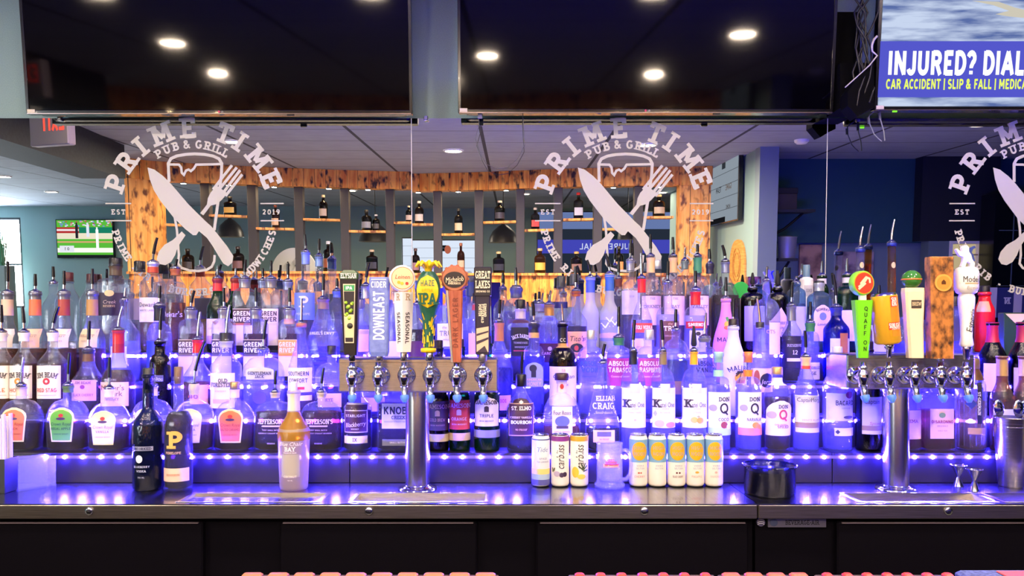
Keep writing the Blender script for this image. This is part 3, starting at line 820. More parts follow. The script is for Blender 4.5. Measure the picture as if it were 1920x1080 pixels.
bot(1, 1130, 66, 800, 692, 16, 680, 'bourbon_bottle', 'tall teardrop bourbon bottle with white printed name behind the glass mug', lq=(800, '#2a1030'), sh='s', fd=.7, n=2.3, pour=(645, .12, 'k'),
    lab=[(740, 775, 50, None, 'rect', [('ELIJAH', 748, 9, '#f6e2d8', 'slab', 4, {'mw': 36}), ('CRAIG', 762, 12, '#f6e2d8', 'slab', 0, {'mw': 40}), ('Small Batch', 774, 5, '#c8c0f0', 'it')]), (807, 830, 40, '#f0c8b8', 'rect', [('#', 810, 819, 26, '#6a6468', 'rect'), ('94 PROOF', 824, 3, '#c05040')])])
def ketel(cx, w, lbl, wrap, extra, tint='#f4f0f2', pour=None):
    bot(1, cx, w, 728, 690, 15, 657, 'vodka_bottle', lbl, gl=G_CLEAR, lq=(716, CLEARL), sh='a', pour=pour, wrap=[(660, 684, wrap)],
        lab=[(728, 803, w - 2, tint, 'rect', [('#', 720, 738, 18, '#d6d4da', 'rect'), ('K', 757, 15, '#3a3034', 'slab', -14, {'t': .2}), ('etel One', 759, 10, '#3a3436', 'bf', 4, {'mw': 27}), ('VODKA', 767, 3, '#b8a8b0'), ('BOTANICAL' if 'peach' in lbl else 'CITROEN' if 'yellow' in lbl else 'FAMILY MADE', 774, 2.6, '#b0a0b0')] + extra)])
ketel(1187, 47, 'clear vodka bottle with white label and black neck, first of the three alike bottles', '#1c1a22', [('#', 786, 790, 5, '#c8bcd0', 'oval')], pour=(600, .05, 'k'))
ketel(1243, 45, 'clear vodka bottle with peach blossom label and tan neck', '#8a7650', [('#', 788, 802, 16, '#e8b8a8', 'oval', -10), ('#', 792, 802.5, 18, '#f08a70', 'oval', 10), ('#', 770, 782, 6, '#b0b8a8', 'diamond', -17)], pour=(600, -.06, 'k'))
ketel(1301, 49, 'clear vodka bottle with lemon picture on white label and yellow neck', '#f2b21c', [('#', 782, 794, 13, '#f2c054', 'oval', -5), ('#', 783, 795, 13, '#e8ac3c', 'oval', 6), ('#', 779, 784, 7, '#b0b078', 'diamond', 3)], pour=(612, -.04, 'x'))
def donq(cx, w, cap, fade, fruit, word, lbl, qc='#2a2628'):
    bot(1, cx, w, 725, 706, 18, 662, 'rum_bottle', lbl, lq=(722, CLEARL), sh='a', cap=(17, 660, cap, .030), wrap=[(694, 706, cap)],
        lab=[(736, 817, w - 3, '#f4eff0', 'rect', [('#', 803, 817, w - 3, fade, 'rect'), ('DON', 749, 8, '#2c2a2c', 'slab', 5, {'mw': 22}), ('Q', 766, 20, qc, 'slab', 5, {'t': .15}), ('#', 759, 772, 12, '#a8a0b0', 'oval', -14), (word, 787, 6, '#4a4446', 'sans', 4, {'mw': 28}), fruit, ('#', 796, 806, 9, '#f6f0e8' if 'coconut' in lbl else '#e89030', 'oval', 14)])])
donq(1347, 45, '#a9dccb', '#b8dcd8', ('#', 791, 804, 13, '#a04a3c', 'oval', 5), 'COCO', 'clear rum bottle with mint green cap and coconut label')
donq(1403, 47, '#f5862c', '#f58a68', ('#', 792, 804, 14, '#f79a2a', 'oval', 7), 'NARANJA', 'clear rum bottle with bright orange cap and orange fruit label')
bot(1, 1457, 50, 750, 718, 19, 700, 'rum_bottle', 'round rum bottle with gold stopper and red letter on cream label', lq=(745, '#6a2a3a'), sh='a', cap=(20, 688, '#d6b078', .004, .6), wrap=[(708, 722, '#ece0e0')], tp=.9,
    lab=[(752, 818, 47, '#f0e6e2', 'arch', [('DON', 763, 7, '#4a3c40', 'slab', 3), ('Q', 778, 19, '#c8485a', 'slab', 3, {'t': .17}), ('#', 772, 786, 14, '#b8a8b4', 'oval', -16), ('OAK BARREL', 797, 3, '#b06a70'), ('SPICED', 801, 5, '#8a3a48', 'slab', 3)])])
bot(1, 1511, 46, 742, 692, 17, 668, 'rum_bottle', 'clear rum bottle with cream neck and white and brown label', lq=(738, CLEARL), sh='s', pour=(620, -.05, 'k'), wrap=[(670, 686, '#f0c89a'), (686, 692, '#e0563c')],
    lab=[(742, 812, 45, '#f2ece6', 'rect', [('Captain', 750, 8, '#5a5258', 'bf', -10, {'mw': 22}), ('Morgan', 750, 8, '#5a5258', 'bf', 12, {'mw': 24}), ('#', 793, 803, 45, '#a88a64', 'rect'), ('WHITE RUM', 788, 4, '#c8a090', 'it')])])
bot(1, 1570, 52, 738, 700, 20, 660, 'rum_bottle', 'clear rum bottle with white label below the right tower box, left end', lq=(745, CLEARL), sh='a', cap=(18, 650, '#d8d4dc'),
    lab=[(738, 790, 50, '#eae6f4', 'rect', [('BACARDI', 756, 9, '#2c2a44', 'sans', 5, {'mw': 38}), ('#', 734, 748, 15, '#8a2c50', 'oval', 12), ('#', 780, 786, 20, '#6a5a70', 'oval', 10), ('SUPERIOR', 766, 2.8, '#a8a0c0', 'sans', 5)]), (803, 818, 38, '#efe8f2', 'rect', [('#', 806, 815, 8, '#3a3848', 'diamond', -10)], 4)])
bot(1, 1628, 46, 735, 700, 18, 655, 'rum_bottle', 'dark spiced rum bottle with white label left of the right tower column', lq=(735, '#240a12'), sh='a', cap=(18, 640, '#241a20'), gl=G_DARK,
    lab=[(745, 815, 37, '#f1ebe4', 'rect', [('Captain', 753, 9, '#4c464c', 'bf', -3, {'mw': 28}), ('Spiced', 794, 6, '#c85a50', 'it', 2), ('#', 799, 808, 37, '#b09468', 'rect')])])
bot(1, 1698, 60, 760, 735, 18, 700, 'liqueur_bottle', 'red brown liqueur bottle with pink label right behind the right tower column', lq=(775, '#a03038'), sh='a', n=2.5, fd=.7, cap=(18, 690, '#3a2a30'),
    lab=[(770, 824, 44, '#f0c8d0', 'rect', [('CREMA', 790, 6, '#a85a68', 'slab')])])
bot(1, 1756, 70, 752, 735, 22, 708, 'liqueur_bottle', 'broad square almond liqueur bottle with peach label right of the right tower column', lq=(768, '#8a3c28'), sh='q', n=5, fd=.6, cap=(30, 700, '#161216', .006),
    lab=[(767, 823, 44, '#e2bcae', 'rect', [('DISARONNO', 791, 5.4, '#a03a4c', 'sans', 0, {'t': .2, 'mw': 40}), ('#', 774, 784, 12, '#7a9a70', 'oval'), ('ORIGINALE', 799, 3, '#b07870'), ('SINCE 1525', 808, 2.6, '#b07870')])])
def germ(root, S, zf, kf, R, z, k):
    mb = MB()
    for a in range(16):
        t = 2 * pi * a / 16 + pi / 16
        rows = []
        pts = []
        for y in (835, 800, 765, 735):
            hw, hd, n = evalp(R, z(y)); pts.append((cos(t) * hw * 1.005, sin(t) * hd * 1.005, z(y)))
        mb.tube(pts, .0012, G_PALE, 5, False)
    mb.build('glass_ribs', root)
bot(1, 1820, 50, 720, 690, 26, 684, 'liqueur_bottle', 'tall ribbed liqueur bottle with black ribbon label at the right end of the front row', lq=(750, '#b8963c'), sh='s', cap=(30, 672, '#a98a54', .012, .6), wrap=[(690, 712, '#6a4a30', .4, .4)],
    lab=[(718, 795, 10, '#17151c', 'rect', [('ST-GERMAIN', 757, 5.6, '#f0eadc', 'slab', 0, {'rot': -90, 'mw': 60})], 2), (748, 768, 16, '#2a3a6c', 'diamond', (), -12), (803, 815, 30, '#b8964c', 'rect', (), -2)], extra=germ, base=TZ[1])

def wash(root, R, z):
    mb = MB(); rows = []
    for y in (824, 818, 810, 800, 790, 780, 772):
        a, b_, nn = evalp(R, z(y)); rows.append(ringpts(z(y), a + .0006, b_ + .0006, nn))
    mb.grid(rows, G_YELL, True, True); mb.build('yellow_fade', root)
# ---- three bottles on the counter itself
bot(0, 278, 54, 798, 762, 20, 702, 'vodka_bottle', 'tall blue black bottle with silver print standing on the steel counter at left', gl=glass('#3c4a78', .10, hz='#40508a'), lq=(800, '#10142c'), sh='r', cap=(19, 690, '#2a2a30', .055), tp=1.0,
    lab=[(835, 905, 50, None, 'rect', [('#', 838, 846, 38, '#9a9cc0', 'rect'), ('UNCORKED', 842, 5, '#1a2040', 'slab', 0, {'mw': 34}), ('#', 854, 869, 13, '#dfe2f4', 'oval', -4), ('BLUEBERRY', 876, 4, '#b8bce0', 'sans', 0), ('VODKA', 884, 4, '#b8bce0', 'slab'), ('750 ML', 896, 3, '#a8acd0')])])
bot(0, 335, 49, 800, 768, 18, 706, 'bourbon_bottle', 'dark bourbon bottle with large gold letter P on the counter', lq=(772, '#2a0a18'), sh='a', cap=(16, 688, '#7a5c48', .022), tp=1.0,
    lab=[(800, 860, 44, None, 'rect', [('P', 826, 32, '#e8b45c', 'slab', 3, {'t': .24}), ('PENELOPE', 850, 4.4, '#d8b0a0', 'slab', 0, {'mw': 30})]), (879, 904, 47, '#efc9b4', 'rect', [('BOURBON', 891, 4, '#c08a70', 'sans')])])
bot(0, 551, 59, 812, 770, 22, 732, 'rum_bottle', 'frosted yellow and clear coconut rum bottle on the left drip tray', gl=glass('#e9e2c8', .45, .4, .2, hz='#efe6cc'), lq=(822, '#d8b468'), sh='r', cap=(13, 716, '#efe8dc', .004), wrap=[(738, 770, '#e8dcc4')], tp=.88, fd=.9,
    lab=[(828, 905, 54, None, 'rect', [('Blue Chair', 833, 7.5, '#fdf8f0', 'it', 0, {'mw': 42}), ('BAY', 843, 8, '#ffffff', 'slab'), ('PREMIUM RUM', 850, 2.6, '#f0ece4'), ('#', 853, 896, 34, '#b4aaa4', 'rect'), ('COCONUT', 895, 4, '#fbf4ee', 'sans'), ('750 ML', 902, 2.4, '#efe8e0')])],
    extra=lambda root, S, zf, kf, R, z, k: wash(root, R, z))
# ---- second row
def beam(cx, w, lbl, flav, dot, lq, tx='#4a4648', pour=None, hx='#f2e6de', row=2):
    bot(row, cx, w, 684, 652, 17, 622, 'bourbon_bottle', lbl, lq=(682, lq), sh='r', n=3.2, fd=.8, pour=pour, wrap=[(624, 640, '#efe4dc')],
        lab=[(686, 748, w - 3, hx, 'rect', [('JIM BEAM', 703, 10, tx, 'slab', 0, {'mw': w - 10, 'arc': 60}), ('#', 709, 722, 13, dot, 'oval'), ('#', 713, 718, 5, hx, 'oval'), (flav, 732, 7.5, dot if flav != 'HONEY' else '#b8623c', 'sans', 0, {'mw': w - 12}), ('#', 741, 742, 34, '#c0b0aa', 'rect')])])
beam(3, 44, 'bourbon bottle with cream label cut by the left picture edge', 'MAPLE', '#c87830', '#c0602a', pour=(572, 0, 'k'))
beam(45, 48, 'clear bourbon bottle with cream honey label, second from the left picture edge', 'HONEY', '#d8862c', '#b0642a', pour=(575, -.05, 'k'))
beam(99, 48, 'bourbon bottle with cream label and red seal beside the purple labelled bottle', 'RED STAG', '#c23038', '#a0404a', pour=(575, .25, 'k'))
bot(2, 166, 64, 712, 672, 19, 655, 'bourbon_bottle', 'flared bourbon bottle with lilac label and dark neck', lq=(706, '#4a1432'), sh='c', n=2.6, fd=.7, pour=(602, .05, 'k'), wrap=[(657, 664, '#3a3844'), (664, 678, '#6a4a3c')],
    lab=[(713, 752, 46, '#d2a2c8', 'rect', [('JIM BEAM', 718, 5, '#8a4a8a', 'slab', 0, {'mw': 30}), ('#', 722, 730, 9, '#8a2a90', 'oval'), ('BLACK CHERRY', 741, 5, '#9a4a90', 'sans', 0, {'mw': 38})])])
bot(2, 222, 60, 712, 668, 20, 618, 'bourbon_bottle', 'square bourbon bottle with red dipped neck and peach label', lq=(694, '#5a1018'), sh='r', n=4, fd=.8, pour=(575, .2, 's'), wrap=[(620, 645, '#c8303a', .3), (645, 662, '#a8283a', .3)],
    lab=[(717, 762, 60, '#eec89a', 'rect', [("Maker's", 727, 10, '#6a4a2c', 'bf', 0, {'mw': 46}), ('Mark', 738, 10, '#6a4a2c', 'bf', 4, {'mw': 34}), ('WHISKY', 749, 5, '#8a6a4a', 'slab')])])
bot(2, 300, 38, 690, 664, 19, 640, 'whiskey_bottle', 'dark stone whiskey bottle with slanted silver tag, left of the red wax bottle', gl=G_BLACK, lq=(690, '#100a10'), sh='a', pour=(578, .05, 'k'),
    lab=[(700, 760, 34, None, 'rect', [('#', 704, 716, 26, '#5c5a70', 'rect'), ('BIRD DOG', 710, 5, '#c8c8dc', 'slab', 0, {'rot': -14, 'mw': 26}), ('RYE', 738, 6, '#9a9ab8', 'slab')])])
bot(2, 371, 54, 712, 672, 18, 636, 'bourbon_bottle', 'bourbon bottle with red wax neck and peach label numbered 46', lq=(716, '#7a1a20'), sh='r', n=3, fd=.8, pour=(585, .1, 's'), wrap=[(638, 662, '#e02a2c', .3)],
    lab=[(722, 758, 30, '#f2b48c', 'rect', [('No', 730, 4, '#a85a40', 'slab'), ('46', 742, 13, '#9a3a2c', 'slab', 0, {'t': .15})], 9)])
bot(2, 424, 57, 688, 660, 22, 638, 'bourbon_bottle', 'bourbon bottle with tall cream label and grey neck', lq=(744, '#b08a70'), sh='r', n=2.4, pour=(572, .1, 's'), wrap=[(640, 652, '#b8b4b0'), (624, 640, '#2a282c')],
    lab=[(700, 766, 46, '#efe2d0', 'rect', [('OLD', 714, 7, '#3a342e', 'slab', 4), ('FORESTER', 722, 8, '#3a342e', 'slab', 0, {'mw': 38}), ('KENTUCKY', 734, 3, '#a89a88'), ('#', 749, 757, 30, '#d8b078', 'rect')])])
bot(2, 494, 75, 702, 668, 20, 655, 'whiskey_bottle', 'broad clear whiskey bottle with curved silver label in the second row', lq=(720, '#c4c8f0'), sh='a', n=3, fd=.6, pour=(600, .1, 'k'),
    lab=[(689, 712, 52, '#c9c6ce', 'arch', [('GENTLEMAN', 700, 6, '#3e3c50', 'slab', 0, {'mw': 44}), ('JACK', 706.5, 5.5, '#3e3c50', 'slab')]), (728, 760, 50, None, 'rect', [('#', 734, 758, 26, '#5a4a78', 'oval')])])
bot(2, 565, 52, 690, 640, 17, 606, 'liqueur_bottle', 'tall necked liqueur bottle with white label behind the yellow frosted bottle', lq=(738, '#a05a58'), sh='s', pour=(560, .02, 's'), wrap=[(606, 614, '#b06a5a')],
    lab=[(690, 736, 45, '#efe4da', 'rect', [('SOUTHERN', 701, 8, '#3a3638', 'sans', 0, {'mw': 38}), ('COMFORT', 714, 8, '#3a3638', 'sans', 0, {'mw': 34}), ('#', 726, 731, 24, '#c83a4a', 'rect')]), (742, 752, 45, '#eadcd0', 'rect')])
bot(2, 622, 70, 712, 680, 17, 660, 'whisky_bottle', 'round whisky bottle half hidden left of the left tower box', lq=(726, '#3a1650'), sh='a', n=2.4, fd=.6, cap=(18, 648, '#241c30'), lab=[(738, 764, 44, '#d8b0d8', 'rect', [('RYE', 750, 6, '#7a4a80', 'slab')])])
bot(2, 702, 52, 740, 705, 18, 690, 'liqueur_bottle', 'clear bottle with pink label seen under the left tower box', lq=(744, '#a87ad0'), cap=(18, 680, '#302838'), lab=[(746, 772, 44, '#e0b4d8', 'rect')])
bot(2, 936, 52, 690, 640, 17, 602, 'whiskey_bottle', 'tapered whiskey bottle with copper neck strip right of the left tower box', lq=(690, '#2a1a6a'), sh='s', pour=(562, .05, 'k'), wrap=[(606, 640, '#c9805c')], lab=[(742, 770, 44, '#e6a8c8', 'rect', [('101', 752, 7, '#c02a5a', 'slab', 8)])])
bot(2, 1001, 40, 674, 648, 20, 606, 'liqueur_bottle', 'honey liqueur bottle with dark bird silhouette on a pale arch label', lq=(668, '#5a62c8'), sh='a', n=2.6, pour=(566, -.05, 'k'), wrap=[(608, 624, '#26242c'), (624, 634, '#cfa46a')],
    lab=[(680, 726, 34, '#9aa0d8', 'arch', [('#', 684, 698, 14, '#20203c', 'oval', -2), ('#', 690, 708, 9, '#20203c', 'rect', -1)]), (708, 730, 36, None, 'rect', [('AMERICAN', 712, 4, '#e8b0e0', 'sans', 0, {'mw': 28}), ('HONEY', 720, 8, '#d8b8f0', 'sans', 0, {'mw': 26})])])
bot(2, 1055, 52, 684, 650, 18, 607, 'whisky_bottle', 'black whisky bottle with black neck and cream label behind the round bourbon bottle', gl=G_DARK, lq=(676, '#2a0a14'), sh='a', pour=(570, -.06, 's'), wrap=[(608, 644, '#1c1820', .35), (644, 652, '#c9965c')],
    lab=[(688, 762, 51, '#f0e0da', 'rect', [('58', 695, 5, '#d8a080', 'slab'), ('Canadian', 706, 8, '#3a3034', 'it', 0, {'mw': 40}), ('CLASSIC', 722, 4, '#8a7a78', 'slab')]), (630, 646, 18, None, 'rect', [('CC', 638, 7, '#cfc8c8', 'sans')])])
def abso(cx, w, lbl, hx, tx, word, cap=None, pour=None, wrap=(), lq=CLEARL):
    bot(2, cx, w, 672, 650, 20, 632, 'vodka_bottle', lbl, lq=(690, lq), sh='a', cap=cap, pour=pour, wrap=wrap,
        lab=[(672, 724, w - 2, hx, 'rect', [('ABSOLUT', 682, 9, tx, 'sans', 0, {'t': .22, 'mw': w - 6}), (word, 694, 9, tx, 'sans', 0, {'t': .22, 'mw': w - 6}), ('Country of Sweden', 706, 4, tx, 'it', 0, {'mw': w - 14})])])
abso(1108, 50, 'clear vodka bottle with blue printed name and silver cap', None, '#4a5ad0', 'VODKA', cap=(16, 619, '#d8d4cc', .010, .6))
abso(1160, 48, 'vodka bottle with magenta pepper print and green neck', '#b83a90', '#fbeaf4', 'TABASCO', pour=(575, 0, 'k'), wrap=[(634, 648, '#3a7a5a')])
abso(1217, 46, 'vodka bottle with magenta raspberry print and silver cap', '#c04a9a', '#fbeaf4', 'RASPBERRI', cap=(18, 618, '#d8d4dc', .010, .6))
bot(2, 1267, 50, 672, 636, 16, 618, 'liqueur_bottle', 'round bottle with grey green liqueur between two vodka bottles', lq=(675, '#5a7a6a'), sh='a', pour=(580, 0, 'k'), lab=[(715, 740, 40, '#8a6a5a', 'rect')])
abso(1321, 44, 'clear vodka bottle with black vanilla print', None, '#2c2620', 'VANILIA', pour=(587, .06, 's'), wrap=[(634, 642, '#6a6a70')])
def palm(root, S, zf, kf, R, z, k):
    mb = MB()
    patch(mb, S, 7 * kf, zf(720), zf(698), 12 * kf, paint('#f2b038', .5), 'oval', .0010)
    patch(mb, S, 7 * kf, zf(719.5), zf(713), 10 * kf, paint('#d8783a', .5), 'arch', .0014)
    bk = paint('#3a2a28', .5)
    for q in ribbon([(3, 718), (5, 708), (8, 699)], 1.6): mb.face([S(a * kf, zf(b), .002) for a, b in q], bk)
    for a in (15, 50, 95, 140, 170, 200, 345):
        p = [(8 + 11 * t * cos(radians(a)), 698 - 8 * t * sin(radians(a)) + 5 * t * t) for t in (0, .35, .7, 1)]
        for q in ribbon(p, 2.4): mb.face([S(u * kf, zf(v), .002) for u, v in q], bk)
    mb.build('palm_emblem', root, fix=False)
bot(2, 1375, 48, 690, 622, 19, 612, 'rum_bottle', 'white coconut rum bottle with palm and sunset emblem', gl=G_WHITE, sh='r', pour=(560, .02, 'k'), cap=(18, 598, '#2a2026', .006), extra=palm,
    lab=[(674, 700, 46, None, 'rect', [('MALIBU', 690, 9, '#2c2838', 'sans', 4, {'mw': 42, 'arc': 40, 't': .15})])])
bot(2, 1425, 44, 690, 640, 17, 616, 'rum_bottle', 'clear spiced rum bottle with cream and black round label', lq=(700, '#c89a8a'), sh='r', pour=(560, -.1, 's'), cap=(16, 604, '#2a2630', .004),
    lab=[(691, 736, 40, '#edc8a8', 'rect', [('#', 700, 728, 26, '#221e28', 'oval', 6), ('Jerry', 716, 9, '#e8d8d0', 'it', 6, {'mw': 22}), ('#', 694, 722, 9, '#a04a34', 'oval', -12)])])
# ---- third row
def paper(cx, lbl, hx, lab, row=3, w=44, pt=508):
    bot(row, cx, w, 640, 598, 20, 548, 'whiskey_bottle', lbl, lq=(654, '#a0482c'), sh='r', pour=(pt, .02, 'k'), wrap=[(562, 592, hx), (548, 562, '#8a8a94', .3, .7)], lab=[(617, 652, 34, lab, 'rect', [('BULLEIT', 630, 5, '#b0a090', 'slab'), ('FRONTIER', 640, 3, '#c0a898')])])
paper(14, 'whiskey bottle with pale paper neck at the far left edge of the third row', '#e6c4ac', '#f0e4d8', w=40, pt=490)
paper(66, 'whiskey bottle with orange paper neck in the third row', '#e87850', '#eec0a4', pt=514)
paper(120, 'whiskey bottle with rust brown paper neck in the third row', '#a8463c', '#e6dcc8', pt=508)
paper(173, 'whiskey bottle with tan paper neck in the third row', '#b88a54', '#e8d0b4', pt=504)
bot(3, 234, 52, 630, 592, 16, 562, 'vodka_bottle', 'plain clear bottle behind the red wax bourbon', lq=(640, CLEARL), sh='r', pour=(540, .1, 's'), lab=[(650, 690, 30, '#cfd0f4', 'rect')])
bot(3, 299, 44, 634, 606, 19, 572, 'liqueur_bottle', 'clear bottle with black neck foil right of the paper necked bottles', lq=(650, '#b8b8f0'), sh='a', pour=(536, .05, 'k'), wrap=[(574, 602, '#1e1c24')], lab=[(640, 690, 34, '#3a4ac8', 'rect')])
def river(cx, w, lbl, hx, tx, row, y, band, pour, cap=None):
    bot(row, cx, w, 618 - y, 598 - y, 20, 580 - y, 'whiskey_bottle', lbl, lq=(626 - y if row == 3 else 632 - y + 50, '#5a1a30'), sh='q', n=4, fd=.8, pour=pour, wrap=[(582 - y, 598 - y, '#9c9a9e', .3, .6)],
        lab=[(637 - y, 706 - y, w - 3, '#e4d2cc', 'rect'), (638 - y, 668 - y, w - 4, hx, 'rect', [('GREEN', 646 - y, 8.5, tx, 'sans', 0, {'t': .22, 'mw': w - 9}), ('RIVER', 657 - y, 8.5, tx, 'sans', 0, {'t': .22, 'mw': w - 9}), ('#', 664 - y, 668 - y, w - 9, band, 'rect')])])
river(358, 40, 'square whiskey bottle with grey brown two-word label, leftmost of the third row trio', '#5a4a44', '#efe4dc', 3, 0, '#7a6a5a', (545, .2, 'k'))
river(420, 40, 'square whiskey bottle with plum two-word label, middle of the third row trio', '#4a3a58', '#e8dcf0', 3, 0, '#5a4a68', (540, 0, 'k'))
river(480, 42, 'square whiskey bottle with dark plum label in the third row, below the white labelled one', '#3a2c44', '#f2ece8', 3, 0, '#5a4a5a', (540, 0, 'k'))
river(543, 38, 'square whiskey bottle with orange banded label in the third row', '#f0a04a', '#fbe0b0', 3, 0, '#f08c20', (540, 0, 'k'))
bot(3, 606, 62, 640, 582, 20, 560, 'bourbon_bottle', 'tall teardrop bourbon bottle with winged shape left of the left tower', lq=(650, '#6a68e0'), sh='s', fd=.55, n=2.2, pour=(514, .02, 'k'), wrap=[(562, 580, '#8a6a6a', .4)],
    lab=[(620, 632, 56, None, 'rect', [("ANGEL'S ENVY", 625, 5.5, '#c9c4f4', 'sans', 0, {'mw': 46, 't': .2})]), (668, 690, 40, None, 'rect', [('#', 670, 676, 26, '#3a2a80', 'rect'), ('#', 679, 684, 26, '#3a2a80', 'rect')])])
bot(3, 672, 44, 625, 596, 18, 575, 'whiskey_bottle', 'clear bottle with pink label between the first two tap handles', lq=(640, '#b090e0'), cap=(18, 562, '#8a8490', .008, .5), lab=[(618, 660, 34, '#e6b8c0', 'rect', [('I', 640, 10, '#8a2a4a', 'slab')], 4)])
bot(3, 742, 46, 612, 560, 18, 530, 'gin_bottle', 'clear round bottle behind the blue cider handle and the white handle', lq=(632, '#c8b0e8'), sh='r', cap=(18, 516, '#c8c8d0', .008, .5), lab=[(640, 670, 36, '#d8c8f0', 'rect')])
bot(3, 783, 36, 625, 585, 17, 570, 'whiskey_bottle', 'bottle of dark red spirit between the white handle and the yellow handle', lq=(618, '#3a1018'), sh='r', pour=(540, 0, 'k'), lab=[(640, 680, 36, '#5a2a4a', 'rect')])
bot(3, 845, 66, 610, 568, 18, 550, 'vodka_bottle', 'broad clear bottle with cream label behind the brown tapered handle', lq=(655, '#4a3ac0'), sh='a', n=2.4, fd=.7, cap=(17, 536, '#ece4dc', .008), lab=[(607, 650, 48, '#f0e2d8', 'rect', [('the', 614, 5, '#7a6a60', 'it', -10), ('TRUTH', 625, 9, '#6a625c', 'slab', 0, {'t': .12, 'mw': 38}), ('SMALL BATCH', 637, 3, '#a89a90')])])
bot(3, 894, 44, 615, 580, 18, 565, 'vodka_bottle', 'clear bottle with red neck label half hidden by the black two-part handle', lq=(640, '#9a8ae8'), cap=(17, 550, '#1a1a24', .008), wrap=[(572, 582, '#a83a4a')], lab=[(625, 665, 30, '#d8a8c8', 'rect')])
bot(3, 976, 40, 618, 600, 19, 578, 'whiskey_bottle', 'square black labelled whiskey bottle below the round ball-necked bottle', lq=(622, '#30103a'), sh='q', n=5, fd=.9, cap=(18, 562, '#141218', .008), wrap=[(580, 598, '#c8b8c8')],
    lab=[(614, 668, 37, '#16141c', 'rect', [('JACK DANIEL', 630, 7, '#f0ecf4', 'slab', 0, {'mw': 34, 'arc': 30}), ('TENNESSEE', 643, 3.6, '#b8b4c4', 'sans'), ('WHISKEY', 651, 4, '#b8b4c4', 'it'), ('#', 657, 659, 26, '#c83a5a', 'rect')]), (600, 606, 30, '#4a2a4c', 'rect')])
bot(3, 1030, 42, 622, 596, 18, 570, 'vodka_bottle', 'clear bottle with dark red foot label and copper neck foil', lq=(640, '#a8a8f4'), sh='a', pour=(545, .1, 's'), wrap=[(572, 592, '#c8924c', .35, .5)], lab=[(644, 680, 38, '#4a1a34', 'rect', [('CAROSTO', 663, 5, '#e8a8b8', 'sans'), ('#', 650, 658, 8, '#d8c0c8', 'oval')])])
bot(3, 1080, 42, 605, 580, 16, 545, 'vodka_bottle', 'vodka bottle with copper coloured label and dark still picture', lq=(612, '#4a2a4a'), sh='r', pour=(500, -.03, 'k'), wrap=[(547, 556, '#c06a3c', .4, .5)],
    lab=[(622, 672, 39, '#eaa878', 'rect', [("Tito's", 635, 10, '#3c2a24', 'it', 0, {'mw': 28}), ('#', 644, 661, 24, '#2a2c24', 'oval'), ('#', 648, 658, 8, '#d8503a', 'oval', -1), ('VODKA', 666, 3.4, '#5a3a2c')])])
bot(3, 1203, 40, 602, 565, 15, 520, 'vodka_bottle', 'vodka bottle with red neck foil and red band label', lq=(600, CLEARL), sh='s', pour=(475, -.03, 's'), wrap=[(524, 549, '#e02c30', .35)],
    lab=[(606, 624, 38, '#e04a44', 'rect', [('STOLI VODKA', 614, 7, '#fdf0ee', 'sans', 0, {'t': .22, 'mw': 35})]), (635, 665, 34, '#efd4e4', 'rect', [('premium', 650, 5, '#c890a0', 'it')])])
bot(3, 1252, 43, 595, 576, 17, 530, 'vodka_bottle', 'long necked vodka bottle with brown label', lq=(590, CLEARL), sh='a', pour=(490, .02, 'k'), lab=[(602, 654, 36, '#6a3c3c', 'rect', [('the', 607, 5, '#d8a8a0', 'it'), ('TRU', 616, 9, '#f4ece8', 'slab', 0, {'t': .14}), ('ORGANIC', 630, 3.4, '#c89a90')])])
bot(3, 1304, 42, 596, 575, 18, 542, 'vodka_bottle', 'vodka bottle with red ribbon label and red neck', lq=(592, CLEARL), sh='a', pour=(508, 0, 'k'), wrap=[(548, 572, '#d02830', .35)],
    lab=[(603, 616, 40, '#c83038', 'rect', [('SMIRNOFF', 609, 6.5, '#fbeeee', 'sans', 0, {'t': .22, 'mw': 34})]), (620, 660, 30, '#d8d0f0', 'rect', [('#', 622, 630, 9, '#3a3030', 'oval')])])
def fruitmark(root, S, zf, kf, R, z, k):
    mb = MB()
    patch(mb, S, -1 * kf, zf(616), zf(602), 6 * kf, paint('#f2a04a', .5), 'oval', .0008); patch(mb, S, -2 * kf, zf(619), zf(611), 6 * kf, paint('#f0605a', .5), 'oval', .0012)
    for a in (60, 90, 120):
        for q in ribbon([(-1, 603), (-1 + 4 * cos(radians(a)), 603 - 9 * sin(radians(a)))], 2): mb.face([S(u * kf, zf(v), .0014) for u, v in q], paint('#2f8a4a', .5))
    mb.build('fruit_emblem', root, fix=False)
bot(3, 1361, 48, 655, 572, 17, 560, 'rum_bottle', 'white to pink rum bottle with pineapple picture, partly behind the white coconut rum', gl=glass('#ffffff', .93, .25, .15, hz='#ffb8e0'), sh='r', pour=(520, 0, 'k'), extra=fruitmark,
    lab=[(630, 645, 44, None, 'rect', [('MALIBU', 637, 8, '#3a2438', 'sans', -2, {'mw': 36, 't': .15})])])
bot(3, 1437, 52, 590, 560, 15, 525, 'vodka_bottle', 'tall clear bottle with pink side label behind the spiced rum', lq=(610, CLEARL), sh='a', pour=(500, .05, 's'), lab=[(605, 665, 24, '#f0d0d8', 'rect', [('OTS', 622, 7, '#b08a90', 'slab')], 9)])
bot(3, 1484, 46, 626, 602, 16, 572, 'rum_bottle', 'bottle with near black label numbered 12 behind the round stoppered rum', lq=(630, '#3a1430'), sh='r', pour=(530, .02, 'k'), wrap=[(576, 602, '#8a8a94', .3, .6)], lab=[(638, 690, 36, '#241c28', 'rect', [('RESERVE', 648, 5, '#b0a8b8', 'slab', 0, {'mw': 26}), ('12', 661, 8, '#d0c8d4', 'slab'), ('#', 672, 678, 26, '#e0d8e0', 'rect')])])
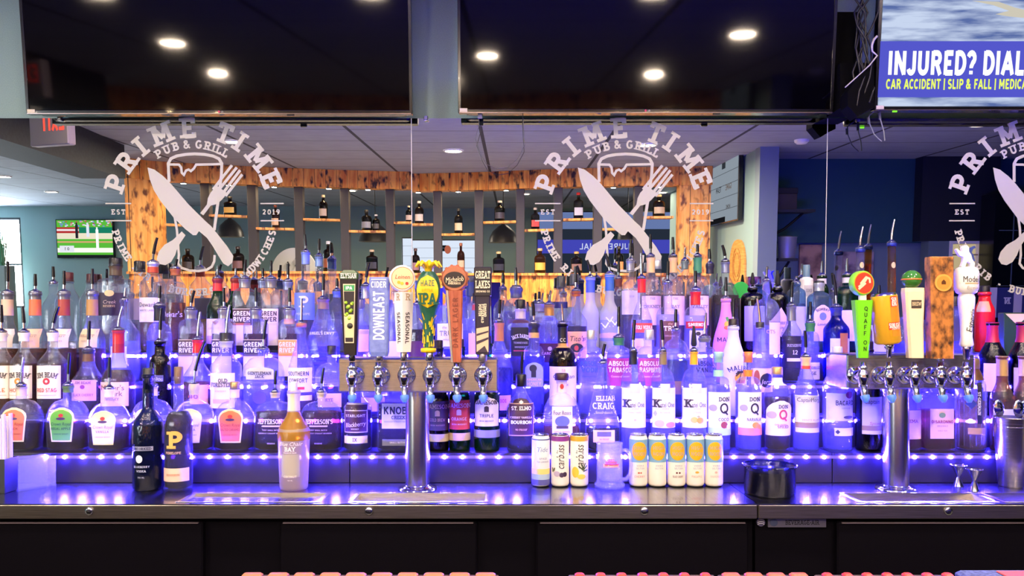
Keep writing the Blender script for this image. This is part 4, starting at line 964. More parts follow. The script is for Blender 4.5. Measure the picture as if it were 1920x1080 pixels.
bot(3, 1519, 40, 640, 622, 16, 604, 'tequila_bottle', 'clear bottle with green neck foil behind the cream necked rum', lq=(650, '#b8b8f8'), sh='a', pour=(566, 0, 'k'), wrap=[(606, 622, '#3a7a3c')], lab=[(680, 712, 34, '#c8b4f0', 'rect', [('GEORGE', 690, 5, '#4a3a7a', 'slab'), ('GE', 700, 6, '#4a3a7a', 'slab')])])
bot(3, 1568, 46, 620, 594, 19, 575, 'gin_bottle', 'cobalt blue bottle left of the green tap handle', gl=G_COBALT, lq=(620, '#2a3ad0'), sh='r', pour=(515, -.1, 'k'), wrap=[(577, 592, '#2a2f70')], lab=[(635, 672, 36, '#c8c8f4', 'rect', [('#', 625, 668, 16, '#b0683c', 'rect', 5)])])
bot(3, 1648, 50, 625, 592, 18, 575, 'tequila_bottle', 'clear bottle with lilac label behind the tilted beer can handle', lq=(640, '#9a98f0'), pour=(535, 0, 'k'), lab=[(610, 660, 40, '#b8b0ec', 'rect')])
bot(3, 1706, 58, 625, 592, 18, 575, 'tequila_bottle', 'clear square bottle between the cream handle and the wooden handle', lq=(640, '#8a88f0'), sh='q', n=4, fd=.8, cap=(20, 560, '#c8c8d8', .01, .4))
bot(3, 1788, 60, 612, 585, 20, 570, 'tequila_bottle', 'broad clear bottle between the wooden handle and the white lion handle', lq=(640, '#9290f4'), sh='a', n=3, fd=.7, cap=(22, 556, '#20202c', .01))
# ---- topmost step, front file and rear file
bot(5, 128, 50, 570, 535, 18, 524, 'whiskey_bottle', 'clear bottle with dark red cap in the rear file at far left', sh='r', cap=(18, 511, '#5a2028', .008), lq=(640, '#e8c8b0'))
bot(5, 172, 48, 570, 535, 18, 526, 'whiskey_bottle', 'clear bottle with dark plum cap in the rear file, left of the slanted purple label', sh='r', cap=(18, 514, '#4a2a34', .008), lq=(630, CLEARL))
bot(4, 100, 40, 580, 548, 15, 530, 'vodka_bottle', 'slim clear bottle with black pourer, left in the topmost row', pour=(500, 0, 'k'), lq=(640, CLEARL))
bot(4, 217, 56, 530, 522, 22, 495, 'whisky_bottle', 'square clear bottle with slanted dark purple label and gold seal', lq=(600, '#d8d4f4'), sh='q', n=3.5, fd=.8, cap=(24, 484, '#16141a', .012), wrap=[(500, 517, '#5a4a3c', .4)],
    lab=[(549, 592, 50, '#2c1c38', 'rect', [('#', 544, 556, 18, '#e2c48a', 'oval', 0), ('Creek', 566, 7, '#cdb4a8', 'it'), ('RESERVE', 574, 4, '#c8a88a', 'slab')])])
bot(5, 262, 42, 560, 520, 19, 505, 'vodka_bottle', 'clear bottle with black screw cap before the etched letter of the mirror', lq=(600, '#d8d0f8'), cap=(20, 490, '#1a1c26', .010), lab=[(560, 600, 30, '#a89ad0', 'rect')])
bot(4, 287, 50, 536, 512, 19, 492, 'scotch_bottle', 'scotch bottle with cream label and red neck band, tallest left of the pint emblem', lq=(604, '#d8a860'), sh='r', pour=(446, .18, 'k'), wrap=[(492, 501, '#d8d4dc', .3, .5), (501, 512, '#c84a34')],
    lab=[(558, 604, 40, '#e8dcd6', 'rect', [("Dewar's", 571, 9, '#4a4648', 'bf', 0, {'mw': 34}), ('WHITE LABEL', 582, 3.6, '#8a8078')])])
bot(4, 329, 40, 540, 518, 17, 503, 'scotch_bottle', 'scotch bottle of amber spirit with white printed name', lq=(568, '#c05a2a'), sh='r', pour=(486, .2, 'k'), wrap=[(505, 517, '#a85a34')], lab=[(572, 600, 36, None, 'rect', [("Dewar's", 589, 11, '#d8c0e8', 'bf', 0, {'mw': 34})])])
for cx, row, pt, lbl in ((408, 4, 498, 'green scotch bottle with red neck foil and cream label'), (442, 5, 503, 'green scotch bottle with red neck foil in the rear file behind the square labels')):
    bot(row, cx, 38, 582, 548, 17, 522, 'scotch_bottle', lbl, gl=G_GREEN, lq=(582, '#1a3a18'), sh='r', pour=(pt, .02, 's'), wrap=[(523, 532, '#8a2a30', .35), (532, 546, '#d8343a', .35)],
        lab=[(598, 645, 34, '#f0dcc8', 'rect', [('#', 603, 610, 12, '#b0603a', 'tri', 3), ('GROUSE', 616, 4, '#c0a090', 'slab'), ('#', 630, 645, 34, '#c8a0e0', 'rect')])])
river(459, 40, 'square whiskey bottle with black two-word label in the topmost row', '#4a3230', '#f4e8dc', 4, 58, '#c06a40', (487, .05, 'k'))
river(508, 38, 'square whiskey bottle with white two-word label in the topmost row', '#efe0e0', '#5a4448', 4, 58, '#d8c8c8', (489, .02, 'k'))
bot(4, 540, 34, 562, 545, 17, 527, 'vodka_bottle', 'clear bottle with narrow orange label in the topmost row', lq=(612, '#b86a5a'), sh='a', pour=(495, 0, 'k'), wrap=[(529, 544, '#8c94b8', .3, .5)], lab=[(577, 608, 17, '#f0a050', 'rect', (), 5)])
bot(5, 493, 34, 560, 540, 16, 525, 'vodka_bottle', 'clear bottle peeping between the black and white square labels', pour=(503, 0, 'k'), wrap=[(527, 540, '#8c98c8', .3, .5)])
bot(4, 573, 44, 532, 520, 15, 472, 'bourbon_bottle', 'long necked bourbon bottle with blue label and large letter P', lq=(590, '#b8b4ec'), sh='a', n=2.4, pour=(440, -.05, 'k'), wrap=[(474, 496, '#7f96cc', .35, .3)],
    lab=[(549, 600, 42, '#6a82c4', 'rect', [('P', 566, 21, '#ead8d0', 'slab', 2, {'t': .2}), ('PENELOPE', 589, 4, '#c8c8e8', 'sans', 0, {'mw': 30})])])
bot(5, 598, 38, 545, 522, 14, 480, 'bourbon_bottle', 'clear long necked bottle with blue neck, right of the letter P bottle', lq=(600, CLEARL), sh='a', pour=(448, .02, 'k'), wrap=[(482, 500, '#7f9ad4', .35, .3)])
bot(4, 632, 36, 575, 558, 15, 545, 'vodka_bottle', 'clear bottle with blue neck left of the first tap handle', lq=(610, CLEARL), pour=(522, 0, 'k'), wrap=[(547, 558, '#5a6ac8', .35, .2)])
bot(4, 686, 40, 575, 562, 17, 535, 'gin_bottle', 'bottle with ornate silver collar between the first two tap handles', lq=(610, '#c8b8f0'), sh='a', pour=(492, .15, 'k'), wrap=[(538, 560, '#c8c8d8', .25, .8)])
bot(4, 884, 40, 575, 560, 19, 528, 'gin_bottle', 'bottle with navy neck label left of the black two-part handle', lq=(620, '#a89af0'), wrap=[(530, 556, '#24345c')], cap=(19, 518, '#1c2440', .008))
def ballneck(root, S, zf, kf, R, z, k):
    mb = MB(); mb.lathe([(.0065, 0), (.0065, -.003), (.003, -.004)], paint('#1a1820', .3, .4), (0, 0, 0), 14, axis='y')
    o = mb.build('seal', root, loc=S(0, zf(569), .001))
bot(4, 968, 60, 600, 560, 22, 540, 'tequila_bottle', 'big round shouldered clear tequila bottle with dark seal', lq=(585, '#d4ccf8'), sh='a', n=2.3, fd=.8, pour=(502, -.03, 'k'), cap=(18, 535, '#3a3c50', .018), wrap=[(541, 558, '#4a4c68', .35)], extra=ballneck, lab=[(599, 607, 32, '#4a2c50', 'rect')])
bot(5, 943, 36, 580, 556, 13, 540, 'vodka_bottle', 'slim clear bottle left of the big round tequila bottle in the rear file', pour=(512, 0, 'k'), lq=(620, CLEARL))
bot(4, 1011, 34, 585, 584, 17, 568, 'whiskey_bottle', 'clear bottle with grey neck foil right of the big tequila bottle', lq=(600, '#c0a8e0'), sh='r', pour=(547, 0, 'k'), wrap=[(570, 584, '#8a86a8', .35, .3)])
bot(5, 1052, 36, 572, 545, 16, 535, 'vodka_bottle', 'clear bottle with slanted dark ribbon and black cap in the rear file', lq=(610, CLEARL), cap=(16, 518, '#3a3c44', .008), lab=[(566, 578, 34, '#2c2a80', 'rect')])
bot(5, 1077, 34, 572, 545, 16, 530, 'vodka_bottle', 'clear bottle with grey cap in the rear file behind the copper labelled vodka', lq=(610, CLEARL), cap=(17, 514, '#4a4c58', .008))
def geese(root, S, zf, kf, R, z, k):
    mb = MB()
    for dx, y in ((-2, 600), (8, 606), (-10, 611)):
        for p in ([(dx - 7, y - 5), (dx - 2, y + 1), (dx, y + 4)], [(dx + 6, y - 6), (dx + 2, y), (dx, y + 4)], [(dx - 4, y + 6), (dx + 8, y + 1)]):
            for q in ribbon(p, 2.4): mb.face([S(u * kf, zf(v), .001) for u, v in q], paint('#f6f4ff', .5))
    patch(mb, S, 0, zf(634), zf(624), 20 * kf, paint('#c8a8e0', .5), 'arch', .001)
    mb.build('geese_emblem', root, fix=False)
bot(4, 1107, 42, 590, 562, 17, 520, 'vodka_bottle', 'frosted vodka bottle with blue neck, left of the two frosted ones', gl=G_FROST, sh='r', pour=(488, -.2, 'k'), wrap=[(521, 549, '#4a62c4')])
bot(4, 1143, 50, 590, 562, 17, 514, 'vodka_bottle', 'frosted vodka bottle with flying geese, right of the two frosted ones', gl=G_FROST, sh='r', pour=(476, -.2, 'k'), wrap=[(516, 546, '#3a6aa8')], extra=geese, lab=[(600, 640, 46, '#8a92ea', 'rect')])
bot(5, 1160, 30, 560, 540, 13, 522, 'vodka_bottle', 'slim bottle in the rear file right of the frosted geese bottle', pour=(490, 0, 'k'), lq=(600, CLEARL), wrap=[(524, 538, '#8a4a48')])
bot(4, 1182, 40, 548, 528, 15, 488, 'scotch_bottle', 'long necked clear bottle with grey neck foil left of the red necked vodka', lq=(560, '#d4cef4'), sh='a', pour=(450, .02, 'k'), wrap=[(490, 508, '#a0a4a8', .3, .5)], lab=[(545, 590, 34, '#d8d0f0', 'rect', [('* * *'.replace('*', 'I'), 556, 4, '#4a4a6a')])])
def malt(row, cx, w, lbl, wrapc, pt, lab, word, lq='#d8b8d8'):
    bot(row, cx, w, 540, 518, 15, 480, 'scotch_bottle', lbl, lq=(553, lq), sh='a', pour=(pt, -.02, 'k'), wrap=[(484, 512, wrapc)], lab=[(555, 610, w - 6, lab, 'rect', [('THE', 560, 4, '#9a8a90', 'slab'), (word, 575, 6, '#8a7a84', 'slab', 0, {'mw': w - 10})])])
malt(4, 1220, 42, 'malt bottle with tan neck label, left of the pair with tan necks', '#e8c08c', 440, '#eccadc', 'ORKNEY')
malt(4, 1262, 44, 'malt bottle with tan neck label and pink label, right of the pair with tan necks', '#dcb486', 445, '#f0cede', 'BAY')
bot(5, 1232, 34, 540, 518, 16, 500, 'scotch_bottle', 'malt bottle with silver cap between the tan necked pair', cap=(16, 488, '#c8ccd0', .010, .6), lq=(560, '#d8c8e0'))
bot(5, 1284, 32, 540, 520, 13, 488, 'scotch_bottle', 'slim bottle with silver collar before the orange wood frame', pour=(464, .02, 's'), lq=(560, CLEARL), wrap=[(490, 505, '#8a98a0', .3, .5)])
malt(4, 1308, 42, 'malt bottle with green neck label and pink label', '#3f8a70', 458, '#f0d2dc', 'VALLEY')
bot(5, 1331, 34, 540, 518, 14, 495, 'scotch_bottle', 'bottle with dark silver neck against the orange wood frame', pour=(467, -.05, 'k'), wrap=[(496, 513, '#4a4864', .3, .5)], lq=(560, '#e8c8a8'))
bot(4, 1360, 50, 555, 518, 15, 490, 'whisky_bottle', 'teardrop bottle of dark amber whisky with silver neck', lq=(554, '#5a1c10'), sh='s', n=2.4, fd=.7, pour=(460, -.2, 'k'), wrap=[(492, 512, '#9094b4', .3, .5)], lab=[(572, 606, 16, '#17131c', 'rect', (), -12)])
bot(4, 1411, 44, 565, 548, 17, 540, 'gin_bottle', 'black bottle with lilac label left of the tall clear bottle', gl=G_BLACK, lq=(570, '#141024'), sh='a', pour=(512, 0, 'x'), lab=[(574, 640, 38, '#a8a0f0', 'rect')])
bot(4, 1458, 46, 566, 548, 17, 540, 'gin_bottle', 'black apothecary bottle with pale diamond label', gl=G_BLACK, lq=(570, '#141024'), sh='a', pour=(508, .03, 'x'), lab=[(577, 632, 40, '#e8c4c8', 'diamond', [('HENDRICKS', 606, 5, '#6a4a54', 'slab', 0, {'mw': 34}), ('GIN', 615, 4, '#6a4a54')])])
bot(4, 1493, 38, 556, 540, 15, 530, 'gin_bottle', 'sky blue bottle with pale square label', gl=G_SKY, lq=(570, '#a8ccf8'), sh='q', n=3, pour=(518, 0, 's'), lab=[(575, 630, 28, '#b8b4f4', 'rect')])
bot(5, 1512, 30, 525, 521, 14, 520, 'liqueur_bottle', 'white ceramic flask with small grey label at the top right', gl=paint('#efecf4', .3), sh='a', lab=[(535, 556, 16, '#c8c4d4', 'rect', [('IXI', 545, 6, '#8a8698', 'slab')])], cap=(13, 497, '#6a8aa8', .010))
bot(4, 1536, 42, 568, 548, 17, 530, 'gin_bottle', 'pale blue gin bottle with arched white label', gl=G_SKY, lq=(575, '#b0d0f8'), sh='q', n=3, fd=.8, cap=(18, 527, '#20222c', .010), wrap=[(531, 546, '#c8ccd8', .3, .5)], lab=[(572, 640, 32, '#eac8dc', 'arch', [('BOMBAY', 580, 5, '#3a3050', 'sans', 0, {'mw': 26, 'arc': 22}), ('#', 586, 601, 13, '#7a84b8', 'oval'), ('London', 608, 5, '#3a3050', 'it')])])
for cx, row, pt, yt, lbl in ((1541, 5, 490, 517, 'green gin bottle in the rear file behind the pale blue gin'), (1588, 4, 485, 515, 'green gin bottle with white neck label left of the green tap handle')):
    bot(row, cx, 40, 552, 535, 16, yt, 'gin_bottle', lbl, gl=G_GREEN, lq=(570, '#1f6a3a'), sh='a', pour=(pt, 0, 's'), wrap=[(yt + 6, yt + 16, '#e2dcec')], lab=[(582, 640, 34, '#e8ccdc', 'rect')])
bot(5, 1563, 24, 560, 545, 13, 545, 'vodka_bottle', 'slim clear bottle with bent black pourer between the two green gins', pour=(512, -.1, 'k'), lq=(600, CLEARL))
for cx, yt, pt, hx, lbl in ((1613, 466, 425, '#c8c0a8', 'tall tapering liqueur bottle behind the green tap handle'), (1672, 455, 412, '#aa7a1c', 'tallest tapering bottle of golden liqueur behind the can handle')):
    bot(5, cx, 44, 640, 600, 15, yt, 'liqueur_bottle', lbl, gl=glass('#e0b050', .07) if hx[1] == 'a' else G_CLEAR, lq=(490 if hx[1] == 'a' else 560, '#e89a1c' if hx[1] == 'a' else hx), sh='s', tp=1.0, pour=(pt, .12, 's'), wrap=[(yt + 1, yt + 7, '#3a4aa8', .3, .4)], lab=[(490, 502, 8, '#e0cfa0', 'oval')])
M_RED = paint('#d8202a', .25)
# ------------------------------------------------------------------ more bottles at the right end
def wine(row, cx, lbl, caps, glassm, lq, lab, yt, y0):
    bot(row, cx, 46, y0, y0 - 40, 19, yt, 'wine_bottle', lbl, gl=glassm, lq=(y0, lq), sh='r', wrap=[(yt + 1, yt + 38, caps, .35, .2)], lab=lab)
wine(2, 1861, 'red wine bottle with crimson cap and pale label behind the ribbed liqueur bottle', '#c4284c', G_BLACK, '#2a0614', [(682, 735, 44, '#e8cbd8', 'rect', [('CAB', 705, 6, '#a87a90', 'slab')])], 604, 672)
wine(2, 1917, 'red wine bottle with crimson cap cut by the right picture edge', '#b0305a', G_BLACK, '#2a0614', [(690, 735, 44, '#e0d0d8', 'rect')], 604, 672)
wine(1, 1879, 'white wine bottle with gold screw cap behind the steel shaker', '#c9a25e', glass('#b07a2a', .06), '#c07a1c', [(768, 820, 44, '#d8d4e0', 'rect')], 667, 752)
wine(1, 1921, 'amber wine bottle with pale gold cap at the right picture edge', '#d8bc8c', glass('#a8702a', .06), '#a8681c', [(760, 820, 44, '#e2d8d4', 'rect')], 667, 752)
bot(4, 1846, 34, 585, 560, 20, 548, 'liqueur_bottle', 'glossy red bottle right of the white lion tap handle', gl=paint('#d81c26', .2), sh='r', cap=(18, 536, '#1a1418', .008), lab=[(565, 585, 18, '#c8a484', 'rect', (), -8)])
r = thing('gift_carton', 'dark green carton with cream pointed flap behind the wine bottles', 'carton', (X(1895, 2.60), 2.60, TZ[3] + .0005))
b = MB(); w2 = 25 * 2.6 / F; h2 = (706 - 578) * 2.6 / F
b = MB(); b.box(-w2, w2, -.035, -.001, 0, h2, paint('#22402a', .5), .002)
put(b, flat(-.035), 'ESPOLON', 0, h2 * .38, .013, paint('#c8d0c0', .5), 'sans', .06); b.build('carton_body', r)
b = MB(); b.prism([(-w2 * .9, h2 - .004), (w2 * .9, h2 - .004), (w2 * .55, h2 - .02), (0, h2 - .044), (-w2 * .55, h2 - .02)], -.0365, -.0351, paint('#e8c89c', .5)); b.build('paper_flap', r)

build_bottles()

d = 2.80; k = d / F
r = thing('green_disc', 'round bright green disc on a thin stick behind the amber teardrop bottle', 'sign', (X(1389, d), d, TZ[4] + .0005))
b = MB(); b.lathe([(15 * k, -.003), (15.5 * k, -.002), (15.5 * k, .002), (15 * k, .003)], paint('#22b04c', .4), (0, 0, Z(544, d) - TZ[4]), 30, axis='y'); b.build('disc', r)
b = MB(); b.tube([(0, 0, .004), (0, 0, Z(560, d) - TZ[4])], .003, M_WHITE, 8); b.lathe([(.014, 0), (.014, .003), (.004, .006)], M_WHITE, (0, 0, 0), 14); b.build('stick', r)

# ------------------------------------------------------------------ beer towers and taps
DH = 2.075          # distance of the tap handles
def tower(px0, px1, pc, y0, y1, fx, label):
    DB0, DB1, DCOL = 2.125, 2.268, 2.196
    xa, xb, xc = X(px0, DB0), X(px1, DB0), X(pc, DCOL)
    r = thing('beer_tower', label, 'beer tower', (xc, DCOL, ZCOUNT + .0005))
    z0, z1 = Z(y1, DB0) - ZCOUNT, Z(y0, DB0) - ZCOUNT
    b = MB(); rc = 22.5 * DCOL / F
    b.lathe([(rc, .010), (rc, z0 - .012)], M_COLUMN, (0, 0, 0), 36, False, False); b.build('column', r)
    b = MB(); b.lathe([(rc * 1.62, 0), (rc * 1.6, .004), (rc * 1.2, .008), (rc * 1.04, .012), (rc * 1.0, .014)], M_CHROME, (0, 0, 0), 36); b.build('base_flange', r)
    b = MB(); b.lathe([(rc * 1.06, z0 - .014), (rc * 1.06, z0)], M_STEEL, (0, 0, 0), 36); b.build('column_collar', r)
    b = MB(); b.box(xa - xc, xb - xc, DB0 - DCOL, DB1 - DCOL, z0, z1, M_STEEL, .004)
    b.build('tap_box', r)
    b = MB(); b.box(xa - xc + .004, xb - xc - .004, DB0 - DCOL - .0012, DB0 - DCOL + .002, z1 - .013, z1 - .0115, paint('#8a8078', .3, 1.0)); b.build('lid_seam', r)
    for px in fx:
        xf = X(px, DH) - xc; zf_ = Z(706, DH) - ZCOUNT; yf = DH - DCOL
        b = MB()
        b.lathe([(.026, DB0 - DCOL), (.026, DB0 - DCOL - .004), (.021, DB0 - DCOL - .009), (.013, DB0 - DCOL - .011), (.0125, yf)], M_CHROME, (xf, 0, zf_), 24, axis='y', cap0=False)
        b.lathe([(.004, -.030), (.011, -.029), (.0118, -.020), (.0135, -.016), (.0165, -.006), (.0168, .004), (.014, .013), (.0105, .017), (.0105, .020), (.013, .022), (.013, .027), (.0085, .029), (.008, .040), (.002, .0405)], M_CHROME, (xf, yf, zf_), 22)
        f = b.build('faucet', r)
        b = MB(); b.tube([(xf, yf, zf_ - .026), (xf + .001, yf - .004, zf_ - .040), (xf + .002, yf - .008, zf_ - .056)], [.0085, .0095, .0085], M_CHROME, 12); b.build('spout', f)
        b = MB(); b.tube([(xf + .0018, yf - .0075, zf_ - .053), (xf + .0024, yf - .010, zf_ - .060), (xf + .003, yf - .012, zf_ - .072)], [.0118, .0122, .005], paint('#5a8ee0', .4), 12); b.build('spout_plug', f)
    return r
FX1 = (660, 709, 758, 806, 856, 905); FX2 = (1618, 1667, 1715, 1763, 1811)
tower(634, 934, 783, 672, 736, FX1, 'left steel beer tower with six taps and colourful handles')
tower(1588, 1829, 1680, 664, 730, FX2, 'right steel beer tower with five taps')

def handle(px, label, ybase):
    r = thing('tap_handle', label, 'tap handle', (X(px, DH), DH, Z(ybase, DH)))
    k = DH / F
    return r, (lambda y: Z(y, DH) - Z(ybase, DH)), k
def ferrule(r, z, y0, y1, rad, m):
    b = MB(); b.lathe([(rad * .8, z(y1)), (rad, z(y1) + .003), (rad, z(y0) - .002), (rad * .9, z(y0))], m, (0, 0, 0), 18); b.build('ferrule', r)
def slab(b, rows, m, th, ch=.003):
    """rows of (z, x centre, half width, half thickness): a tapering rectangular stick"""
    R = []
    for z, xc, hw, ht in rows:
        c = min(ch, hw * .4, ht * .4)
        R.append([(xc - hw + c, -ht, z), (xc + hw - c, -ht, z), (xc + hw, -ht + c, z), (xc + hw, ht - c, z), (xc + hw - c, ht, z), (xc - hw + c, ht, z), (xc - hw, ht - c, z), (xc - hw, -ht + c, z)])
    b.grid(R, m, False, True); b.ringcap(R[0], m, True); b.ringcap(R[-1], m)
ZT = 677
# 1 black with hop picture
r, z, k = handle(660, 'black tap handle with hop picture and green tag, leftmost on the left tower', ZT)
ferrule(r, z, 664, ZT, .009, M_PLASTIC)
b = MB(); slab(b, [(z(666), -.003, 12 * k, .013), (z(522), -.006, 17 * k, .015)], paint('#1c1418', .3), 0); b.build('body', r)
b = MB(); slab(b, [(z(524), -.006, 17.5 * k, .016), (z(514), -.006, 18 * k, .017), (z(507), -.006, 11 * k, .012)], paint('#33502c', .4), 0)
put(b, flat(-.0172), 'ELYSIAN', -.006, z(518), 9 * k, paint('#f4f0ea', .4), 'slab', 30 * k); b.build('crown_badge', r)
b = MB(); F0 = -.0158
b.prism([(-.004 - 8.5 * k, z(643)), (-.003 + 7.5 * k, z(643)), (-.004 + 11 * k, z(533)), (-.006 - 10.5 * k, z(533))], F0, F0 + .004, paint('#ecd9b4', .4))
b.prism([(-.004 - 7.2 * k, z(641)), (-.003 + 6.2 * k, z(641)), (-.004 + 9.4 * k, z(547)), (-.006 - 9 * k, z(547))], F0 - .0006, F0, paint('#241a22', .4))
b.prism([(-.006 - 9 * k, z(546)), (-.004 + 9.4 * k, z(546)), (-.004 + 9.6 * k, z(535)), (-.006 - 9.2 * k, z(535))], F0 - .0008, F0, paint('#3a9a5c', .4))
put(b, flat(F0 - .001), 'IPA', -.005, z(540.5), 6 * k, paint('#f6faf4', .4), 'sans', t=.24)
b.prism([(-.004 - 7 * k, z(633)), (-.003 + 6.5 * k, z(633)), (-.004 + 8 * k, z(590)), (-.005 - 8 * k, z(590))], F0 - .001, F0, paint('#ead09c', .4))
for i in range(14):
    u, v = (-6 + (i * 5) % 13) * k, 568 + (i * 7) % 34
    b.lathe([(.0001, -.0001), (3.6 * k, .0005), (2 * k, -.0012), (.0001, -.0016)], paint(('#9ac42c', '#c4dc4a', '#7aa428')[i % 3], .4), (-.0045 + u, F0 - .0012, z(v)), 8, axis='y', cap0=False)
b.lathe([(5.5 * k, 0), (5 * k, -.0015), (.0005, -.002)], paint('#2c2a20', .5), (-.002, F0 - .0012, z(611)), 12, axis='y')
b.build('picture_panel', r)
# 2 blue cider
r, z, k = handle(711, 'flat blue tap handle with white lettering running upwards', ZT)
ferrule(r, z, 662, ZT, .0105, M_STEEL)
b = MB(); slab(b, [(z(668), 0, 15.5 * k, .012), (z(660), 0, 17.5 * k, .014), (z(525), .001, 18.5 * k, .014), (z(520), .001, 17.5 * k, .013)], noisy('blue_paint', '#6a78c0', '#7e8cd0', (1, 1, 1), 60, .4), 0, .004); b.build('body', r)
b = MB(); wt = paint('#f4f4fa', .4)
put(b, flat(-.0139), 'CIDER', .001, z(534), 11.5 * k, wt, 'sans', 29 * k, t=.2); put(b, flat(-.0139), 'DOWNEAST', .001, z(592), 21 * k, wt, 'sans', 92 * k, rot=90, t=.2)
b.box(-14 * k + .001, 14 * k + .001, -.0146, -.0138, z(525.2), z(523.8), wt); b.build('lettering', r)
# 3 white square stick with round head
r, z, k = handle(757, 'white square tap handle with round peach badge and vertical lettering', ZT)
ferrule(r, z, 658, ZT, .0095, M_STEEL)
b = MB(); W2, P2 = paint('#f2ece8', .4), paint('#e8cfb8', .4)
def rot2(u, v, a): return (u * cos(a) - v * sin(a), u * sin(a) + v * cos(a))
a = radians(45); rows = []
for y, s in ((660, 9.5 * k), (568, 12.5 * k), (548, 12.5 * k)):
    rows.append([(*rot2(u * s, v * s, a), z(y)) for u, v in ((-1, -1), (1, -1), (1, 1), (-1, 1))])
b.grid(rows, W2, False, True); b.ringcap(rows[0], W2); b.ringcap(rows[-1], W2); b.build('body', r)
b = MB()
for s_ in (-1, 1):
    def SS(x, zz, o, s_=s_):
        wv = 9.5 * k + (zz - z(660)) / (z(568) - z(660)) * 3 * k
        u, v = rot2(x if s_ > 0 else x, -wv - o, a if s_ > 0 else -a)
        return (u, v, zz)
    put(b, SS, 'SEASONAL', 0, z(615), 9 * k, paint('#2a2628', .4), 'sans', 78 * k, rot=-90, t=.18)
    put(b, SS, 'R', 0, z(557), 13 * k, paint('#b89a78', .4), 'slab')
b.build('lettering', r)
b = MB(); yaw = .25; 
b.lathe([(23.5 * k, .012), (24.5 * k, .009), (24.5 * k, -.009), (22.5 * k, -.012)], W2, (0, 0, 0), 32, axis='y')
hd = b.build('round_head', r, loc=(-3 * k, 0, z(522)), rot=(0, 0, yaw))
b = MB(); b.lathe([(21 * k, -.0122), (21 * k, -.0128)], paint('#d87a4a', .4), (0, 0, 0), 32, axis='y'); b.lathe([(19.8 * k, -.0128), (19.8 * k, -.0132)], paint('#f4cfa0', .4), (0, 0, 0), 32, axis='y')
put(b, flat(-.0135), 'Leinen', -.001, .004, 8 * k, paint('#d8402c', .4), 'it', 28 * k)
for u, v, c_ in ((-7, -8, '#f0b02c'), (-1, -10, '#f0c040'), (8, -10, '#d83a2c')): b.lathe([(3.2 * k, -.0131), (2.5 * k, -.0142)], paint(c_, .4), (u * k, 0, v * k), 10, axis='y')
b.build('badge_face', hd)
# 4 green and yellow hop shape
r, z, k = handle(806, 'green and yellow tap handle shaped like a leaf-crowned hop', ZT)
ferrule(r, z, 660, ZT, .012, M_DULLCHROME)
GR, YE = paint('#1f5a44', .4), paint('#f2c40c', .35)
b = MB(); c0 = -.004
prof = [(8, 652), (9.5, 640), (10, 620), (12, 600), (17, 580), (22, 555), (22.5, 535), (19, 520), (12, 510)]
b.lathe([(w_ * k, z(y)) for w_, y in prof], GR, (c0, 0, 0), 20); b.build('body', r)
b = MB(); b.lathe([(9 * k, z(661)), (14.5 * k, z(660)), (14.8 * k, z(656)), (14 * k, z(653)), (8 * k, z(652))], YE, (c0, 0, 0), 24); b.build('yellow_ring', r)
b = MB()
for i in range(9):
    a = 2 * pi * i / 9; d1 = Vector((cos(a), sin(a), 0))
    p = [Vector((c0, 0, z(508))), Vector((c0, 0, z(497))) + d1 * 9 * k, Vector((c0, 0, z(493))) + d1 * 19 * k, Vector((c0, 0, z(501))) + d1 * 25 * k]
    b.tube(p, [.006, .007, .006, .002], YE, 8)
b.lathe([(.001, z(489)), (9 * k, z(493)), (10 * k, z(500)), (5 * k, z(512))], YE, (c0, 0, 0), 14); b.build('leaf_crown', r)
b = MB(); rows = []
for i in range(11):
    v = i / 10; yy = 578 - 61 * v; w_ = 20 * sqrt(max(0, 1 - (2 * v - 1) ** 2)) * k
    rows.append([(c0 + .001 + (-1 + .25 * j) * w_, -23.5 * k * (1 - .10 * (-1 + .25 * j) ** 2) + abs(v - .55) * 6 * k, z(yy)) for j in range(9)])
b.grid(rows, YE, True)
FS = lambda x, zz, o: (x, -24.6 * k + abs((zz - z(578)) / (z(517) - z(578)) - .55) * 6 * k - o, zz)
put(b, FS, 'HAZE', c0 + .001, z(532), 11 * k, GR, 'sans', 27 * k); put(b, FS, 'IPA', c0 + .001, z(561), 21 * k, GR, 'slab', 33 * k, t=.22); put(b, FS, 'LITTLE', c0 + .001, z(545), 5 * k, paint('#b88a10', .4), 'sans', 24 * k)
b.build('shield', r, fix=False)
b = MB(); random.seed(3)
for i in range(30):
    a = random.uniform(-pi, 0); y = random.uniform(585, 645); rr = [w_ for w_, yy in prof if yy <= y][0] * k + .0006
    y2 = y + random.uniform(6, 14); y2 = min(y2, 650); r2 = 9.8 * k + .0006
    b.tube([(c0 + rr * cos(a), rr * sin(a), z(y)), (c0 + (rr * .5 + r2 * .5) * cos(a), (rr * .5 + r2 * .5) * sin(a), z((y + y2) / 2)), (c0 + r2 * cos(a), r2 * sin(a), z(y2))], [.0008, .0016, .0022], YE, 6)
b.build('yellow_drips', r)
